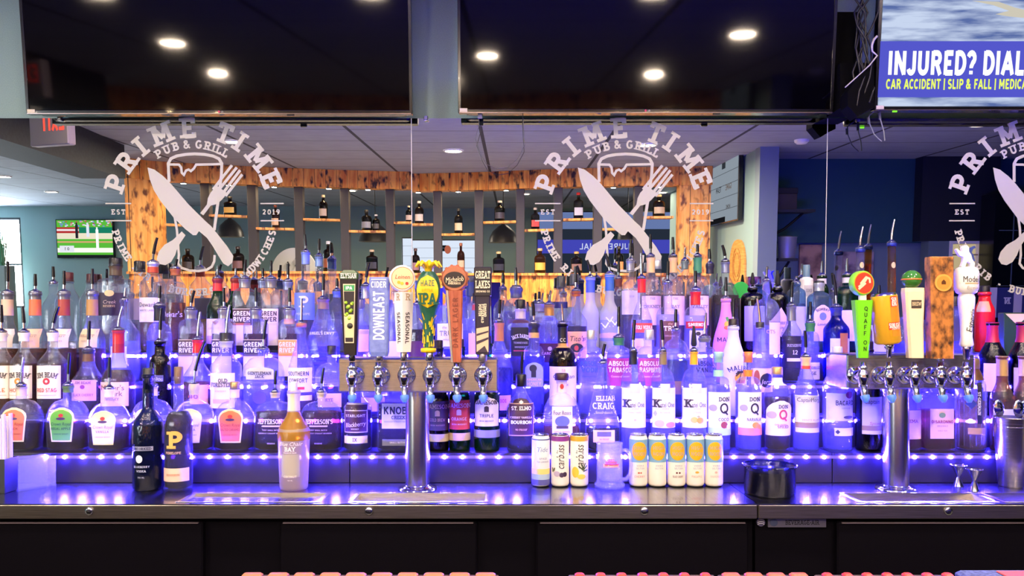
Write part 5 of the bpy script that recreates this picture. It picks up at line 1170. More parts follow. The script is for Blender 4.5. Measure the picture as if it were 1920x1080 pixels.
# 5 brown tapered with oval badge
r, z, k = handle(856, 'reddish brown tapered tap handle with black oval badge', ZT)
ferrule(r, z, 676, 681, .009, M_CHROME)
BR = noisy('red_brown_wood', '#9a4a32', '#b8654a', (3, 3, .4), 40, .35)
b = MB(); slab(b, [(z(679), 0, 9 * k, .009), (z(545), -.005, 15 * k, .014)], BR, 0, .003); b.build('body', r)
b = MB(); slab(b, [(z(679), -.0 - 8 * k, 2.2 * k, .0105), (z(545), -.005 - 13.5 * k, 2.6 * k, .0155)], paint('#cfc8c4', .25, .8), 0, .001); b.build('metal_side', r)
b = MB(); b.lathe([(23 * k, .012), (25 * k, .008), (25 * k, -.008), (22 * k, -.013)], paint('#b06a4c', .3), (-.005, 0, z(523)), 32, axis='y')
for i in range(14): b.lathe([(3.4 * k, .006), (3.4 * k, -.006)], paint('#a86044', .3), (-.005 + 24 * k * cos(2 * pi * i / 14), 0, z(523) + 24 * k * sin(2 * pi * i / 14)), 8, axis='y')
hd = b.build('round_head', r)
b = MB(); pts = [(-.005 + 20 * k * cos(2 * pi * i / 28), z(525) + 15 * k * sin(2 * pi * i / 28)) for i in range(28)]
b.prism(pts, -.0142, -.0128, paint('#241a20', .3))
put(b, flat(-.0144), 'Michelob', -.005, z(524), 10 * k, paint('#f2ddb8', .4), 'it', 34 * k, rot=6); put(b, flat(-.0144), 'AMBERBOCK', -.005, z(532), 4 * k, paint('#f2ddb8', .4), 'sans', 24 * k)
b.build('oval_badge', hd)
b = MB()
SL = lambda x, zz, o: (x - .0025, -.009 - .005 * (zz - z(679)) / (z(545) - z(679)) - .0008 - o, zz)
put(b, SL, 'DARK LAGER', 0, z(605), 10 * k, paint('#7a3626', .5), 'sans', 105 * k, rot=90, track=.15); b.build('lettering', r)
# 6 black two part
r, z, k = handle(905, 'black two-part tap handle with cream block lettering, rightmost on the left tower', ZT)
ferrule(r, z, 663, ZT, .012, paint('#8c8488', .3, .7))
b = MB(); slab(b, [(z(665), 0, 13 * k, .011), (z(553), 0, 14.5 * k, .012)], paint('#241c34', .35), 0, .003); b.build('body', r)
b = MB(); slab(b, [(z(555), 0, 16 * k, .016), (z(504), .001, 16.5 * k, .016), (z(501), .001, 15 * k, .014)], paint('#1a1420', .35), 0, .002)
cr = paint('#f2e2c4', .4)
put(b, flat(-.0163), 'GREAT', .001, z(516), 14 * k, cr, 'slab', 28 * k); put(b, flat(-.0163), 'LAKES', .001, z(534), 14 * k, cr, 'slab', 28 * k); put(b, flat(-.0163), 'BREWING CO', .001, z(547), 3.6 * k, cr, 'sans', 26 * k); b.build('head_block', r)
b = MB(); 
for i, (s, dx) in enumerate((('EDMUND', 5), ('FITZGERALD', 0), ('PORTER', -5))): put(b, flat(-.0124), s, dx * k, z(588 - (6 if i != 1 else 0)), 4.6 * k, cr, 'sans', 46 * k, rot=-90, t=.2)
b.prism([(-11 * k, z(660)), (11 * k, z(660)), (11.5 * k, z(612)), (-11.5 * k, z(616))], -.0124, -.0112, paint('#d8b898', .4))
for q in ([(-11 * k, z(640)), (11 * k, z(632)), (11 * k, z(636)), (-11 * k, z(646))], [(-11 * k, z(626)), (11 * k, z(620)), (11 * k, z(623)), (-11 * k, z(630))], [(-11 * k, z(660)), (4 * k, z(648)), (10 * k, z(660))]): b.prism(q, -.0128, -.0123, paint('#3a2c40', .4))
b.build('picture_panel', r)
# right tower
ZT = 671
r, z, k = handle(1617, 'lime green tap handle with round red badge', ZT)
LG = paint('#74d41c', .35)
b = MB(); slab(b, [(z(671), 0, 9.5 * k, .010), (z(563), -.001, 17 * k, .016)], LG, 0, .004); b.build('body', r)
b = MB(); slab(b, [(z(564), 0, 6 * k, .006), (z(552), 0, 6 * k, .006)], M_WHITE, 0, .001); b.build('neck', r)
b = MB(); b.lathe([(21 * k, .011), (23 * k, .008), (23 * k, -.008), (21.5 * k, -.011)], paint('#8adc3a', .35), (0, 0, 0), 32, axis='y'); hd = b.build('round_head', r, loc=(-2 * k, 0, z(531)), rot=(0, 0, .2))
b = MB(); b.lathe([(20.5 * k, -.0112), (20.5 * k, -.0118)], paint('#f0a02c', .4), (0, 0, 0), 32, axis='y'); b.lathe([(19 * k, -.0118), (19 * k, -.0124)], paint('#e4402c', .4), (0, 0, 0), 32, axis='y')
for p in ([(-12, -8), (-4, -2), (2, 4), (6, 10), (11, 8), (12, 0)], [(-12, -12), (-3, -5), (3, 0)], [(-8, -2), (-1, 6), (5, 12)]):
    for q in ribbon(p, 4): b.face([(u * k, -.0127, v * k) for u, v in q], paint('#f6d8b8', .4))
b.build('badge_face', hd, fix=False)
b = MB(); SL = lambda x, zz, o: (x, -.010 - .006 * (zz - z(671)) / (z(563) - z(671)) - .0004 - o, zz)
for i, ch in enumerate('QUAFF'): put(b, SL, ch, .003 - .0006 * i, z(579 + i * 11.5), 8 * k, paint('#1c3a10', .4), 'sans')
for i, ch in enumerate('ON'): put(b, SL, ch, .002, z(642 + i * 12), 8 * k, paint('#1c3a10', .4), 'sans')
b.build('lettering', r)
r, z, k = handle(1667, 'tap handle shaped like a tilted yellow and orange beer can', ZT)
b = MB(); b.lathe([(.006, z(671)), (.0075, z(655)), (.012, z(652)), (.013, z(646)), (.009, z(642))], M_CHROME, (0, 0, 0), 18); b.build('ferrule', r)
cn = thing('tmp', '', '')
bpy.data.objects.remove(cn)
b = MB(); R_ = 23 * k; H_ = 96 * k
b.lathe([(R_ * .8, 0), (R_, .006), (R_, H_ - .008)], paint('#f2b42c', .3), (0, 0, 0), 28)
CS = lambda x, zz, o: ((R_ + o) * sin(x / R_), -(R_ + o) * cos(x / R_), zz)
def cyl(b, x0, x1, z0, z1, m, off=.0004):
    b.grid([[CS(x0 + (x1 - x0) * j / 8, zz, off) for j in range(9)] for zz in (z0, z1)], m, True)
cyl(b, -.002, .03, .022, H_ - .012, paint('#f08a2c', .3)); cyl(b, 0, .021, H_ * .72, H_ * .92, paint('#d8382c', .3), .0008); cyl(b, -.010, .028, H_ * .28, H_ * .42, paint('#e0422c', .3), .0008)
put(b, CS, 'SUN', .0105, H_ * .86, 8 * k, M_WHITE, 'sans', .017, off=.0014, t=.22); put(b, CS, 'KING', .0105, H_ * .775, 8 * k, M_WHITE, 'sans', .017, off=.0014, t=.22); put(b, CS, 'SUNLIGHT', .008, H_ * .36, 9 * k, M_WHITE, 'sans', .034, off=.0014, t=.22); put(b, CS, 'CREAM ALE', .01, H_ * .30, 4 * k, M_WHITE, 'sans', .026, off=.0014)
cb_ = b.build('can_body', r, loc=(-2 * k, 0, z(645)), rot=(0, radians(-5), 0), fix=False)
b = MB(); b.lathe([(R_, H_ - .008), (R_ * .88, H_), (R_ * .82, H_), (R_ * .80, H_ - .004), (.001, H_ - .004)], M_DULLCHROME, (0, 0, 0), 28, cap0=False); b.build('can_rim', cb_)
r, z, k = handle(1714, 'cream curved tap handle topped by a green ball with an orange stripe', ZT)
CRM = paint('#efdcb8', .35)
b = MB(); slab(b, [(z(671), .002, 14 * k, .014), (z(655), .001, 14.5 * k, .014), (z(610), -.002, 15.5 * k, .015), (z(570), -.003, 17.5 * k, .016), (z(548), -.004, 18.5 * k, .017), (z(540), -.004, 18 * k, .016)], CRM, 0, .006); b.build('body', r)
b = MB(); b.lathe([(17.5 * k * sin(pi * i / 12) + 1e-5, -17.5 * k * cos(pi * i / 12)) for i in range(13)], paint('#3c7a2c', .15, 0, .5), (0, 0, 0), 24, False, False); bl = b.build('green_ball', r, loc=(-5 * k, 0, z(524)))
b = MB(); b.lathe([(17.6 * k, -.002), (17.9 * k, -.0015), (17.9 * k, .0012), (17.6 * k, .0016)], paint('#f07a3c', .3), (0, 0, 0), 24, False, False); b.build('orange_stripe', bl)
b = MB(); b.box(-.003 - 9 * k, -.003 + 10 * k, -.0172, -.0155, z(578), z(563), paint('#4a4038', .4), .001); put(b, flat(-.0173), 'BREW', -.0025, z(570), 7 * k, paint('#d8c49c', .4), 'slab', 17 * k); b.build('name_plate', r)
r, z, k = handle(1762, 'dark stained wooden block tap handle with round orange medallion', ZT)
WD = noisy('stained_block', '#3a2010', '#c07a38', (1.5, 1.5, 1), 34, .45, lo=.36, hi=.58)
b = MB(); slab(b, [(z(672), 0, 21 * k, .018), (z(484), -.002, 22 * k, .018), (z(482), -.002, 21.5 * k, .017)], WD, 0, .004); b.build('body', r)
b = MB(); b.lathe([(16 * k, -.018), (16 * k, -.0205)], paint('#e8a24a', .4), (0, 0, 0), 30, axis='y'); b.lathe([(12.5 * k, -.0205), (12.5 * k, -.0208)], paint('#d8903a', .4), (0, 0, 0), 30, axis='y'); b.prism([(-4 * k, -3 * k), (4 * k, -3 * k), (4 * k, 2 * k), (0, 6 * k), (-4 * k, 2 * k)], -.0213, -.0209, paint('#5a3410', .4)); b.build('medallion', r, loc=(-.001, 0, z(531)))
ferrule(r, z, 671, 676, .010, M_CHROME)
r, z, k = handle(1812, 'white tap handle with lion figure on top and black script', ZT)
WH = paint('#f4f0ee', .25, 0, .3)
b = MB(); b.lathe([(.007, z(674)), (.009, z(662)), (.012, z(655)), (.0125, z(650)), (.008, z(646))], M_CHROME, (0, 0, 0), 18); b.build('ferrule', r)
b = MB(); b.lathe([(9 * k, z(650)), (12 * k, z(646)), (10 * k, z(632)), (11 * k, z(600)), (14 * k, z(572)), (14.5 * k, z(558)), (12 * k, z(550))], WH, (0, 0, 0), 24); b.build('body', r)
b = MB(); b.lathe([(14 * k, z(551)), (18 * k, z(548)), (20.5 * k, z(540)), (21 * k, z(512)), (19 * k, z(504)), (14 * k, z(501))], WH, (0, 0, 0), 28); cup = b.build('drum_head', r)
b = MB(); R_ = 21.2 * k; CS2 = lambda x, zz, o: ((R_ + o) * sin(x / R_), -(R_ + o) * cos(x / R_), zz)
put(b, CS2, 'Modelo', 0, z(524), 12 * k, paint('#1c1a1e', .4), 'bf', 34 * k, off=.001); b.grid([[CS2(-.02 + .04 * j / 8, zz, .0006) for j in range(9)] for zz in (z(533), z(531.5))], paint('#c0a060', .4), True); put(b, CS2, 'Especial', 0, z(540), 6 * k, paint('#9a8a80', .4), 'it', 22 * k, off=.001)
b.build('name_band', cup, fix=False)
b = MB(); R2 = 12.2 * k; CS3 = lambda x, zz, o: ((R2 + o) * sin(x / R2), -(R2 + o) * cos(x / R2), zz)
put(b, CS3, 'Especial', .002, z(600), 11 * k, paint('#1c1a1e', .4), 'it', 72 * k, rot=80, off=.0015); b.build('script', r, fix=False)
lion = [(-12, 500), (-8, 490), (-7, 482), (-14, 480), (-18, 474), (-21, 468), (-19, 466), (-13, 472), (-9, 472), (-10, 465), (-7, 461), (-1, 460), (3, 464), (3, 472), (7, 478), (9, 486), (14, 494), (13, 500), (5, 500), (6, 494), (2, 489), (-2, 493), (-4, 500)]
b = MB(); b.prism([(u * k, z(y)) for u, y in lion], -.005, .005, WH); b.build('lion_figure', r)
b = MB()
for q in ribbon([(5, 490), (12, 488), (10, 480), (6, 474), (9, 466), (15, 463)], 4.5): b.prism([(u * k, z(y)) for u, y in q], -.004, .004, paint('#3a4a90', .3))
b.build('lion_tail', r)

# ------------------------------------------------------------------ cans, mug, cups and tins on the counter
def can(cx, label, draw, body, d=2.243, top='#d8d0c8', group=None, h=97, w=34):
    k = d / F; R_ = w / 2 * k; H_ = .156
    r = thing('drink_can', label, 'can', (X(cx, d), d, ZCOUNT + .0004), group=group)
    b = MB(); b.lathe([(R_ * .72, .003), (R_ * .82, 0), (R_ * .97, .006), (R_, .010), (R_, H_ - .016), (R_ * .97, H_ - .012), (R_ * .86, H_ - .004)], paint(body, .3), (0, 0, 0), 28, True, False)
    S = lambda x, zz, o: ((R_ + o) * sin(x / R_), -(R_ + o) * cos(x / R_), zz)
    zz = lambda y: (914 - y) / 97.0 * H_
    def band(y0, y1, hx, off=.0004, x0=-1.0, x1=1.0):
        b2.grid([[S((x0 + (x1 - x0) * j / 24) * pi * R_, v, off) for j in range(25)] for v in (zz(y1), zz(y0))], paint(hx, .3), True)
    b.build('can_body', r)
    b2 = MB(); draw(b2, S, zz, k, band, R_); b2.build('printed_wrap', r, fix=False)
    b = MB(); b.lathe([(R_ * .86, H_ - .004), (R_ * .90, H_ - .001), (R_ * .88, H_), (R_ * .84, H_ - .001), (R_ * .82, H_ - .004), (.0005, H_ - .004)], M_DULLCHROME, (0, 0, 0), 28, False, True); ld = b.build('lid', r)
    b = MB(); b.box(-.006, .006, -.012, .008, H_ - .0038, H_ - .0026, M_DULLCHROME, .001); b.build('pull_tab', ld)
def blob(b, S, zz, k, dx, y, w, h, hx, off=.0012):
    rows = []
    for i in range(13):
        v = -cos(pi * i / 12); hw_ = w / 2 * sqrt(max(0, 1 - v * v))
        rows.append([S((dx + hw_ * (-1 + j / 6)) * k, zz(y + h / 2 * v), off) for j in range(13)])
    b.grid(rows, paint(hx, .4), True)
def noon(extra):
    def f(b, S, zz, k, band, R_):
        band(826, 868, '#7fa9c8'); blob(b, S, zz, k, -1, 847, 29, 34, '#f7ac1c', .0010)
        gy = paint('#a8a494', .4)
        put(b, S, 'HIGH', 0, zz(841), 7 * k, gy, 'sans', 22 * k, off=.0016); put(b, S, 'NOON', 0, zz(852), 7 * k, gy, 'sans', 22 * k, off=.0016)
        put(b, S, 'VODKA', 1 * k, zz(874), 3.2 * k, paint('#9aa2b8', .4), 'sans', 14 * k); put(b, S, 'SELTZER', 1 * k, zz(879), 3.2 * k, paint('#9aa2b8', .4), 'sans', 16 * k)
        extra(b, S, zz, k)
    return f
def fl(word, hx, spots): 
    def g(b, S, zz, k):
        for dx, y, w, h, c_ in spots: blob(b, S, zz, k, dx, y, w, h, c_)
        if word: put(b, S, word, 0, zz(894), 4 * k, paint(hx, .4), 'sans', 20 * k)
    return g
gr = None
can(1197, 'blue and white seltzer can beside the glass mug, first of the row of five', noon(fl('CHERRY', '#d88a90', [(-2, 887, 4, 3, '#c05a4a'), (2, 887, 3, 3, '#c05a4a')])), '#efe6da')
can(1232, 'blue and white seltzer can turned so its flavour is hidden, second of the five', noon(fl('', '', [])), '#efe6da')
can(1268, 'blue and white seltzer can with two dark cherries, middle of the row of five', noon(fl('BLACK CHERRY', '#7a5a60', [(-2.5, 887, 3.4, 3.4, '#5a2a30'), (2.5, 887, 3.4, 3.4, '#5a2a30')])), '#efe6da')
can(1303, 'blue and white seltzer can with orange pineapple mark, fourth of the row of five', noon(fl('PINEAPPLE', '#f0a898', [(0, 886, 7, 4, '#e8a03c')])), '#efe6da')
can(1338, 'blue and white seltzer can with pink fruit mark, rightmost of the row of five', noon(fl('GRAPEFRUIT', '#f0b0a8', [(0, 886, 5, 4, '#f4b0a4')])), '#efe6da')
def d1(b, S, zz, k, band, R_):
    band(825, 827, '#4a5a9a', .0006); band(880, 890, '#ecd482'); band(890, 900, '#a8bcd8'); band(900, 910, '#5c5aa4')
    put(b, S, 'Tide', 2 * k, zz(844), 9 * k, paint('#6a8ac0', .4), 'it', 24 * k); put(b, S, 'SPIKED', 4 * k, zz(861), 3.4 * k, paint('#8a94b8', .4), 'sans', 18 * k); put(b, S, 'TEA LEMONADE', 4 * k, zz(867), 3 * k, paint('#8a94b8', .4), 'sans', 24 * k)
can(1014, 'pale slim can with yellow and blue bands, leftmost of the three cans by the mug', d1, '#e8e6ee')
def bliss(rim, spots, leaf):
    def f(b, S, zz, k, band, R_):
        band(820, 829, rim, .0006)
        put(b, S, 'carbliss', -1 * k, zz(858), 15 * k, paint('#3a3438', .4), 'it', 46 * k, rot=90, off=.0014)
        for dx, y, w, h, c_ in spots: blob(b, S, zz, k, dx, y, w, h, c_)
        for p in leaf:
            for q in ribbon(p, 2.2): b.face([S(u * k, zz(v), .0016) for u, v in q], paint('#4a5a34', .4))
    return f
can(1050, 'white slim can with purple rim and blackberry picture', bliss('#8a3a94', [(-7, 889, 12, 10, '#b8a8c4'), (2, 891, 9, 9, '#4a3a54'), (8, 890, 9, 9, '#3a2c44')], [[(-15, 886), (-16, 878)], [(-13, 884), (-11, 878)]]), '#f2eae4')
can(1086, 'white slim can with gold rim and pineapple lemon picture, nearest the mug', bliss('#d8a838', [(-9, 886, 14, 20, '#f0c040'), (3, 894, 16, 9, '#f2cc58')], [[(6, 880), (2, 870)], [(6, 880), (10, 869)], [(6, 882), (14, 874)], [(6, 882), (-3, 874)], [(6, 884), (15, 882)]]), '#f4ece2')
d = 2.225; k = d / F
r = thing('beer_mug', 'clear glass beer mug with red printed name between the two groups of cans', 'mug', (X(1143, d), d, ZCOUNT + .0004))
b = MB(); Rm = 25 * k; Hm = 83 * k; GM = glass('#eef0ff', .16, .9, .04)
b.lathe([(Rm * .9, 0), (Rm * 1.16, .004), (Rm * 1.14, .010), (Rm * .98, .018), (Rm * .97, .024), (Rm * .97, Hm - .006), (Rm * 1.0, Hm), (Rm * .93, Hm), (Rm * .88, Hm - .006), (Rm * .86, .030), (Rm * .7, .022), (.001, .021)], GM, (0, 0, 0), 32, True, False); b.build('mug_body', r)
b = MB(); b.tube([(Rm * .95, 0, Hm * .82), (Rm * 1.25, 0, Hm * .84), (Rm * 1.55, 0, Hm * .74), (Rm * 1.62, 0, Hm * .5), (Rm * 1.52, 0, Hm * .28), (Rm * 1.25, 0, Hm * .17), (Rm * .95, 0, Hm * .18)], .0052, GM, 12); b.build('mug_handle', r)
b = MB(); S = lambda x, zz, o: ((Rm * .98 + o) * sin(x / Rm), -(Rm * .98 + o) * cos(x / Rm), zz)
zz = lambda y: (914 - y) * k
b.grid([[S((-16 + 4 * j) * k, zz(v), .0006) for j in range(9)] for v in (874, 867)], paint('#c8485a', .4), True); put(b, S, 'Budweiser', 0, zz(870.5), 6.5 * k, M_WHITE, 'bf', 31 * k, off=.0012)
b.grid([[S((-11 + 2.75 * j) * k, zz(v) , .0006) for j in range(9)] for v in (866.5, 862)], paint('#c86a90', .4), True)
for dx in (-4, 0, 4): b.grid([[S((dx - 1.6 + 1.6 * j) * k, zz(v), .0008) for j in range(3)] for v in (862, 858)], paint('#d87aa0', .4), True)
b.build('printed_name', r, fix=False)
d = 2.135; k = d / F
r = thing('black_cup', 'low wide smoky black cup with clear rim on the right counter near the joint', 'cup', (X(1443, d), d, ZCOUNT + .0004))
b = MB(); Rm = 46 * k; Hm = 55 * k
b.lathe([(Rm * .95, 0), (Rm, .004), (Rm, Hm * .93), (Rm * 1.06, Hm * .95), (Rm * 1.07, Hm), (Rm * 1.0, Hm + .001)], glass('#3a4058', .08, .8, .05, hz='#30385a'), (0, 0, 0), 36, True, False); b.build('cup_body', r)
b = MB(); b.lathe([(Rm * .9, .003), (Rm * .93, .006), (Rm * .93, Hm * .80), (Rm * .9, Hm * .82), (.001, Hm * .82)], paint('#0c0e14', .3), (0, 0, 0), 36); b.build('dark_filling', r)
for cx, yt, yb, d, lb in ((1797, 871, 908, 2.238, 'steel double jigger, left and farther one of the pair'), (1827, 874, 916, 2.172, 'steel double jigger, right and nearer one of the pair')):
    k = d / F; H_ = .066
    r = thing('jigger', lb, 'jigger', (X(cx, d), d, ZCOUNT + .0004), group='steel jiggers by the shaker')
    b = MB(); b.lathe([(.0150, 0), (.0148, .001), (.0052, .028), (.0056, .031), (.0200, .060), (.0225, .0625), (.0222, .0632), (.0190, .060), (.004, .033)], M_DULLCHROME, (0, 0, 0), 24, True, True); b.build('jigger_body', r)
d = 2.235; k = d / F
r = thing('shaker_tin', 'tall steel shaker tin holding bar spoons at the right picture edge', 'shaker', (X(1897, d), d, ZCOUNT + .0004))
b = MB(); b.lathe([(20 * k, 0), (22 * k, .004), (26 * k, 60 * k), (30 * k, 118 * k), (31 * k, 121 * k), (31 * k, 128 * k), (32 * k, 130 * k), (30 * k, 130 * k), (25.5 * k, 60 * k), (19.5 * k, .006)], M_STEEL, (0, 0, 0), 36); b.build('tin_body', r)
b = MB()
for h in (112, 118): b.lathe([(29.4 * k + (h - 112) * .06 * k, h * k), (30.2 * k + (h - 112) * .06 * k, (h + 1) * k), (29.6 * k + (h - 112) * .06 * k, (h + 2) * k)], M_CHROME, (0, 0, 0), 36, False, False)
b.build('rim_rings', r)
for i, (dx, ang, lb) in enumerate(((-.016, -.22, 'bar spoon leaning left in the steel shaker tin'), (.004, .10, 'bar spoon in the middle of the steel shaker tin'), (.022, .28, 'bar spoon leaning right in the steel shaker tin'))):
    s = thing('bar_spoon', lb, 'spoon', (X(1897, d) + dx * .4, d + (.008, -.010, .008)[i], ZCOUNT + .012), rot=(0, ang * .55, 0))
    b = MB(); b.tube([(0, 0, 0), (0, 0, .20)], .0022, M_CHROME, 8); b.build('shaft', s)
    b = MB(); b.lathe([(.0165 * sin(pi * j / 10) + 1e-5, -.026 * cos(pi * j / 10)) for j in range(11)], M_CHROME, (0, 0, 0), 16, False, False)
    for j, v in enumerate(b.v): b.v[j] = (v[0], v[1] * .28, v[2])
    b.build('bowl', s, loc=(0, 0, .222))

# straw caddy and clear napkin stand, far left
d = 2.16
r = thing('straw_caddy', 'black caddy with an upright bundle of straws at the far left of the counter', 'caddy', (X(-4, d), d, ZCOUNT + .0004))
b = MB(); zt = .098
for q in ((-.045, .040, -.03, -.028), (-.045, .040, .028, .03)): b.box(q[0], q[1], q[2], q[3], .002, zt, paint('#23262a', .5))
for q in ((-.045, -.043), (.038, .040)): b.box(q[0], q[1], -.028, .028, .002, zt, paint('#23262a', .5))
b.box(-.045, .040, -.03, .03, 0, .002, M_BLACK); b.build('caddy_box', r)
random.seed(5); n = 0
sw = None
for i in range(6):
    for j in range(2):
        o = thing('drinking_straw', 'paper wrapped drinking straw standing in the black straw caddy', 'straw', (X(-4, d) - .034 + .0125 * i + (.004 if j else 0), d - .015 + .024 * j, ZCOUNT + .003), group='straws in the caddy')
        b = MB(); h = .218 + random.uniform(-.008, .008); m = paint(('#e8dcc8', '#efe6da', '#d8d0e8')[i % 3], .6)
        b.tube([(0, 0, 0), (random.uniform(-.003, .003), 0, h)], .0052, m, 8); b.build('straw', o)
r = thing('napkin_stand', 'clear acrylic napkin stand beside the straw caddy', 'stand', (X(62, 2.225), 2.225, ZCOUNT + .0004), rot=(0, 0, radians(-38)))
AC = glass('#e6eaff', .18, .8, .03)
b = MB(); b.box(-.034, .034, -.05, .05, 0, .005, AC); b.build('base_plate', r)
for s_ in (-1, 1):
    b = MB(); b.box(s_ * .030 - .002, s_ * .030 + .002, -.05, .05, .0055, .090, AC); b.build('side_panel', r)

# drip trays let into the steel top
TR = [(334, 598, True), (657, 912, False), (1612, 1868, False), (1886, 2120, False)]
def tray(i, px0, px1, slotted, root_top):
    y0, y1 = 2.030, 2.138
    xa, xb = X(px0, 2.03), X(px1, 2.03); xm = (xa + xb) / 2
    nm = ('slotted steel drip tray under the yellow frosted bottle', 'steel drip tray in front of the left tower column', 'steel drip tray in front of the right tower column', 'steel drip tray below the shaker, cut by the picture edge')[i]
    r = thing('drip_tray', nm, 'drip tray', (xm, y0, ZCOUNT))
    w = (xb - xa) / 2; D = y1 - y0; dp = .020
    b = MB(); t = .003
    # rim
    def ring(w0, a0, a1, z0, w1, b0, b1, z1, m):
        A = [(-w0, a0, z0), (w0, a0, z0), (w0, a1, z0), (-w0, a1, z0)]; B = [(-w1, b0, z1), (w1, b0, z1), (w1, b1, z1), (-w1, b1, z1)]
        b.grid([A, B], m, False, True)
    ring(w + .006, -.006, D + .006, .0004, w + .004, -.004, D + .004, .0024, M_STEEL)
    ring(w + .004, -.004, D + .004, .0024, w - .004, .004, D - .004, .0022, M_STEEL)
    ring(w - .004, .004, D - .004, .0022, w - .010, .010, D - .008, -dp, M_STEEL)
    b.face([(-w + .010, .010, -dp), (w - .010, .010, -dp), (w - .010, D - .008, -dp), (-w + .010, D - .008, -dp)], M_STEEL)
    b.build('pan', r)
    if slotted:
        b = MB(); b.box(-w + .008, w - .008, .008, D - .030, -.006, -.0048, M_STEELTOP); g = b.build('grate', r)
        b = MB()
        for j in range(20):
            x = -w + .02 + j * (2 * w - .04) / 19
            b.prism([(x - .002, .018), (x + .002, .018), (x + .010, .050), (x + .006, .050)], -.0047, -.0044, M_BLACK, 'xy')
        b.build('drain_slots', g)
for i, (a, c_, s) in enumerate(TR): tray(i, a, c_, s, None)

# ------------------------------------------------------------------ televisions above the mirror
def television(px0, px1, pyb, d, tilt, label, yaw=0.0):
    xa, xb = X(px0, d), X(px1, d); w = (xb - xa) / 2; h = 2 * w * .5625 + .012
    r = thing('television', label, 'television', ((xa + xb) / 2, d, Z(pyb, d)), rot=(tilt, 0, yaw))
    b = MB(); bz = .011
    m = paint('#0b0a0e', .18, 0, .4)
    b.box(-w, w, 0, .03, 0, bz + .004, m, .002); b.box(-w, w, 0, .03, h - bz, h, m, .002); b.box(-w, -w + bz, .0002, .0298, bz, h - bz, m, .001); b.box(w - bz, w, .0002, .0298, bz, h - bz, m, .001); b.build('bezel', r)
    b = MB(); b.box(-w + .004, w - .004, -.0012, .0006, .0005, .0036, paint('#8a7a78', .25, .9)); b.build('bezel_trim', r)
    b = MB(); b.box(-w + .02, w - .02, .0305, .075, .002, h - .02, M_PLASTIC, .01); b.build('back_housing', r)
    b = MB(); sx = -w + .012; b.box(sx - .006, sx + .022, -.0024, -.0002, .004, .017, paint('#d8cdb8', .5)); b.build('paper_sticker', r)
    return r, w, h, bz
T_ = radians(-6)
tv, w, h, bz = television(49, 773, 214, 2.755, -T_, 'large dark television above the left mirror panel reflecting ceiling lamps')
def tv_screen(tv, w, h, bz, m):
    b = MB(); b.box(-w + bz, w - bz, .003, .02, bz + .0035, h - bz, m); b.build('screen', tv)
SCR = paint('#030204', .05, 0, .0, .32)
tv_screen(tv, w, h, bz, SCR)
def logo(tv, x):
    b = MB(); b.lathe([(.0042, 0), (.0042, -.0008)], paint('#c8305a', .4), (x, -.0012, .0085), 12, axis='y'); put(b, flat(-.0015), 'LG', x + .012, .0085, .006, paint('#b8b0b8', .4), 'sans'); b.build('maker_mark', tv)
    b = MB(); b.box(x + .25, x + .275, -.002, .01, -.006, .0003, M_PLASTIC, .001); b.build('sensor_bump', tv)
logo(tv, -.0)
tv, w, h, bz = television(859, 1562, 212, 2.755, -T_, 'large dark television in the centre above the middle mirror panel')
tv_screen(tv, w, h, bz, SCR); logo(tv, .0)
tv, w, h, bz = television(1639, 2340, 207, 2.72, -T_, 'lit television showing a blue advert at the upper right')
b = MB(); b.box(-w + bz, w - bz, .003, .02, bz + .0035, h - bz, M_BLACK); sc = b.build('screen', tv)
sky, nt, out = newmat('screen_picture')
N, L = nt.nodes.new, nt.links.new
tc = N('ShaderNodeTexCoord'); mp = N('ShaderNodeMapping'); mp.inputs['Scale'].default_value = (2.2, 1, 16); L(tc.outputs['Object'], mp.inputs[0])
nz = N('ShaderNodeTexNoise'); nz.inputs['Scale'].default_value = 2.0; nz.inputs['Detail'].default_value = 6; L(mp.outputs[0], nz.inputs['Vector'])
rp = N('ShaderNodeValToRGB'); rp.color_ramp.elements[0].color = lin('#5a6ea8'); rp.color_ramp.elements[1].color = lin('#c8d6f0'); rp.color_ramp.elements[0].position = .36; rp.color_ramp.elements[1].position = .6
L(nz.outputs[0], rp.inputs[0]); em = N('ShaderNodeEmission'); L(rp.outputs[0], em.inputs[0]); em.inputs[1].default_value = 1.0; L(em.outputs[0], out.inputs[0])
k = 2.72 / F
zz = lambda y: (207 - y) * k / cos(T_)
xx = lambda x: (x - (1639 + 2340) / 2) * k
fy = .0026
b = MB(); b.face([(xx(1646), fy, zz(200)), (xx(2330), fy, zz(200)), (xx(2330), fy, h - bz - .002), (xx(1646), fy, h - bz - .002)], sky)
fy = .0022
b.face([(xx(1645), fy, zz(183)), (xx(2330), fy, zz(183)), (xx(2330), fy, zz(82)), (xx(1645), fy, zz(82))], emit('#5558cc', 1.0))
b.build('picture', sc, fix=False)
b = MB(); wtm, ylm = emit('#ffffff', 1.3), emit('#e4f468', 1.1)
W_, g = glyphs('INJURED? DIAL', 'sans', .22)
put(b, flat(.0020), 'INJURED? DIAL', xx(1659) + 129 * k, zz(121), 43 * k, wtm, 'sans', 257 * k, t=.24)
b2 = b
put(b, flat(.0020), 'CAR ACCIDENT | SLIP & FALL | MEDICAL', xx(1659) + 136 * k, zz(159), 18 * k, ylm, 'sans', 272 * k, t=.22)
pts = [(1810, 10), (1860, 12), (1890, 22), (1925, 30), (1960, 40), (1925, 42), (1880, 38), (1855, 34), (1880, 28), (1850, 18)]
b.face([(xx(a), .0021, zz(c_)) for a, c_ in pts], emit('#d8d2c0', .9))
b.build('screen_text', sc, fix=False)
b = MB(); b.box(xx(1674), xx(1682), -.002, .004, -.006, -.001, emit('#8cff3a', 1.2)); b.build('power_light', tv)

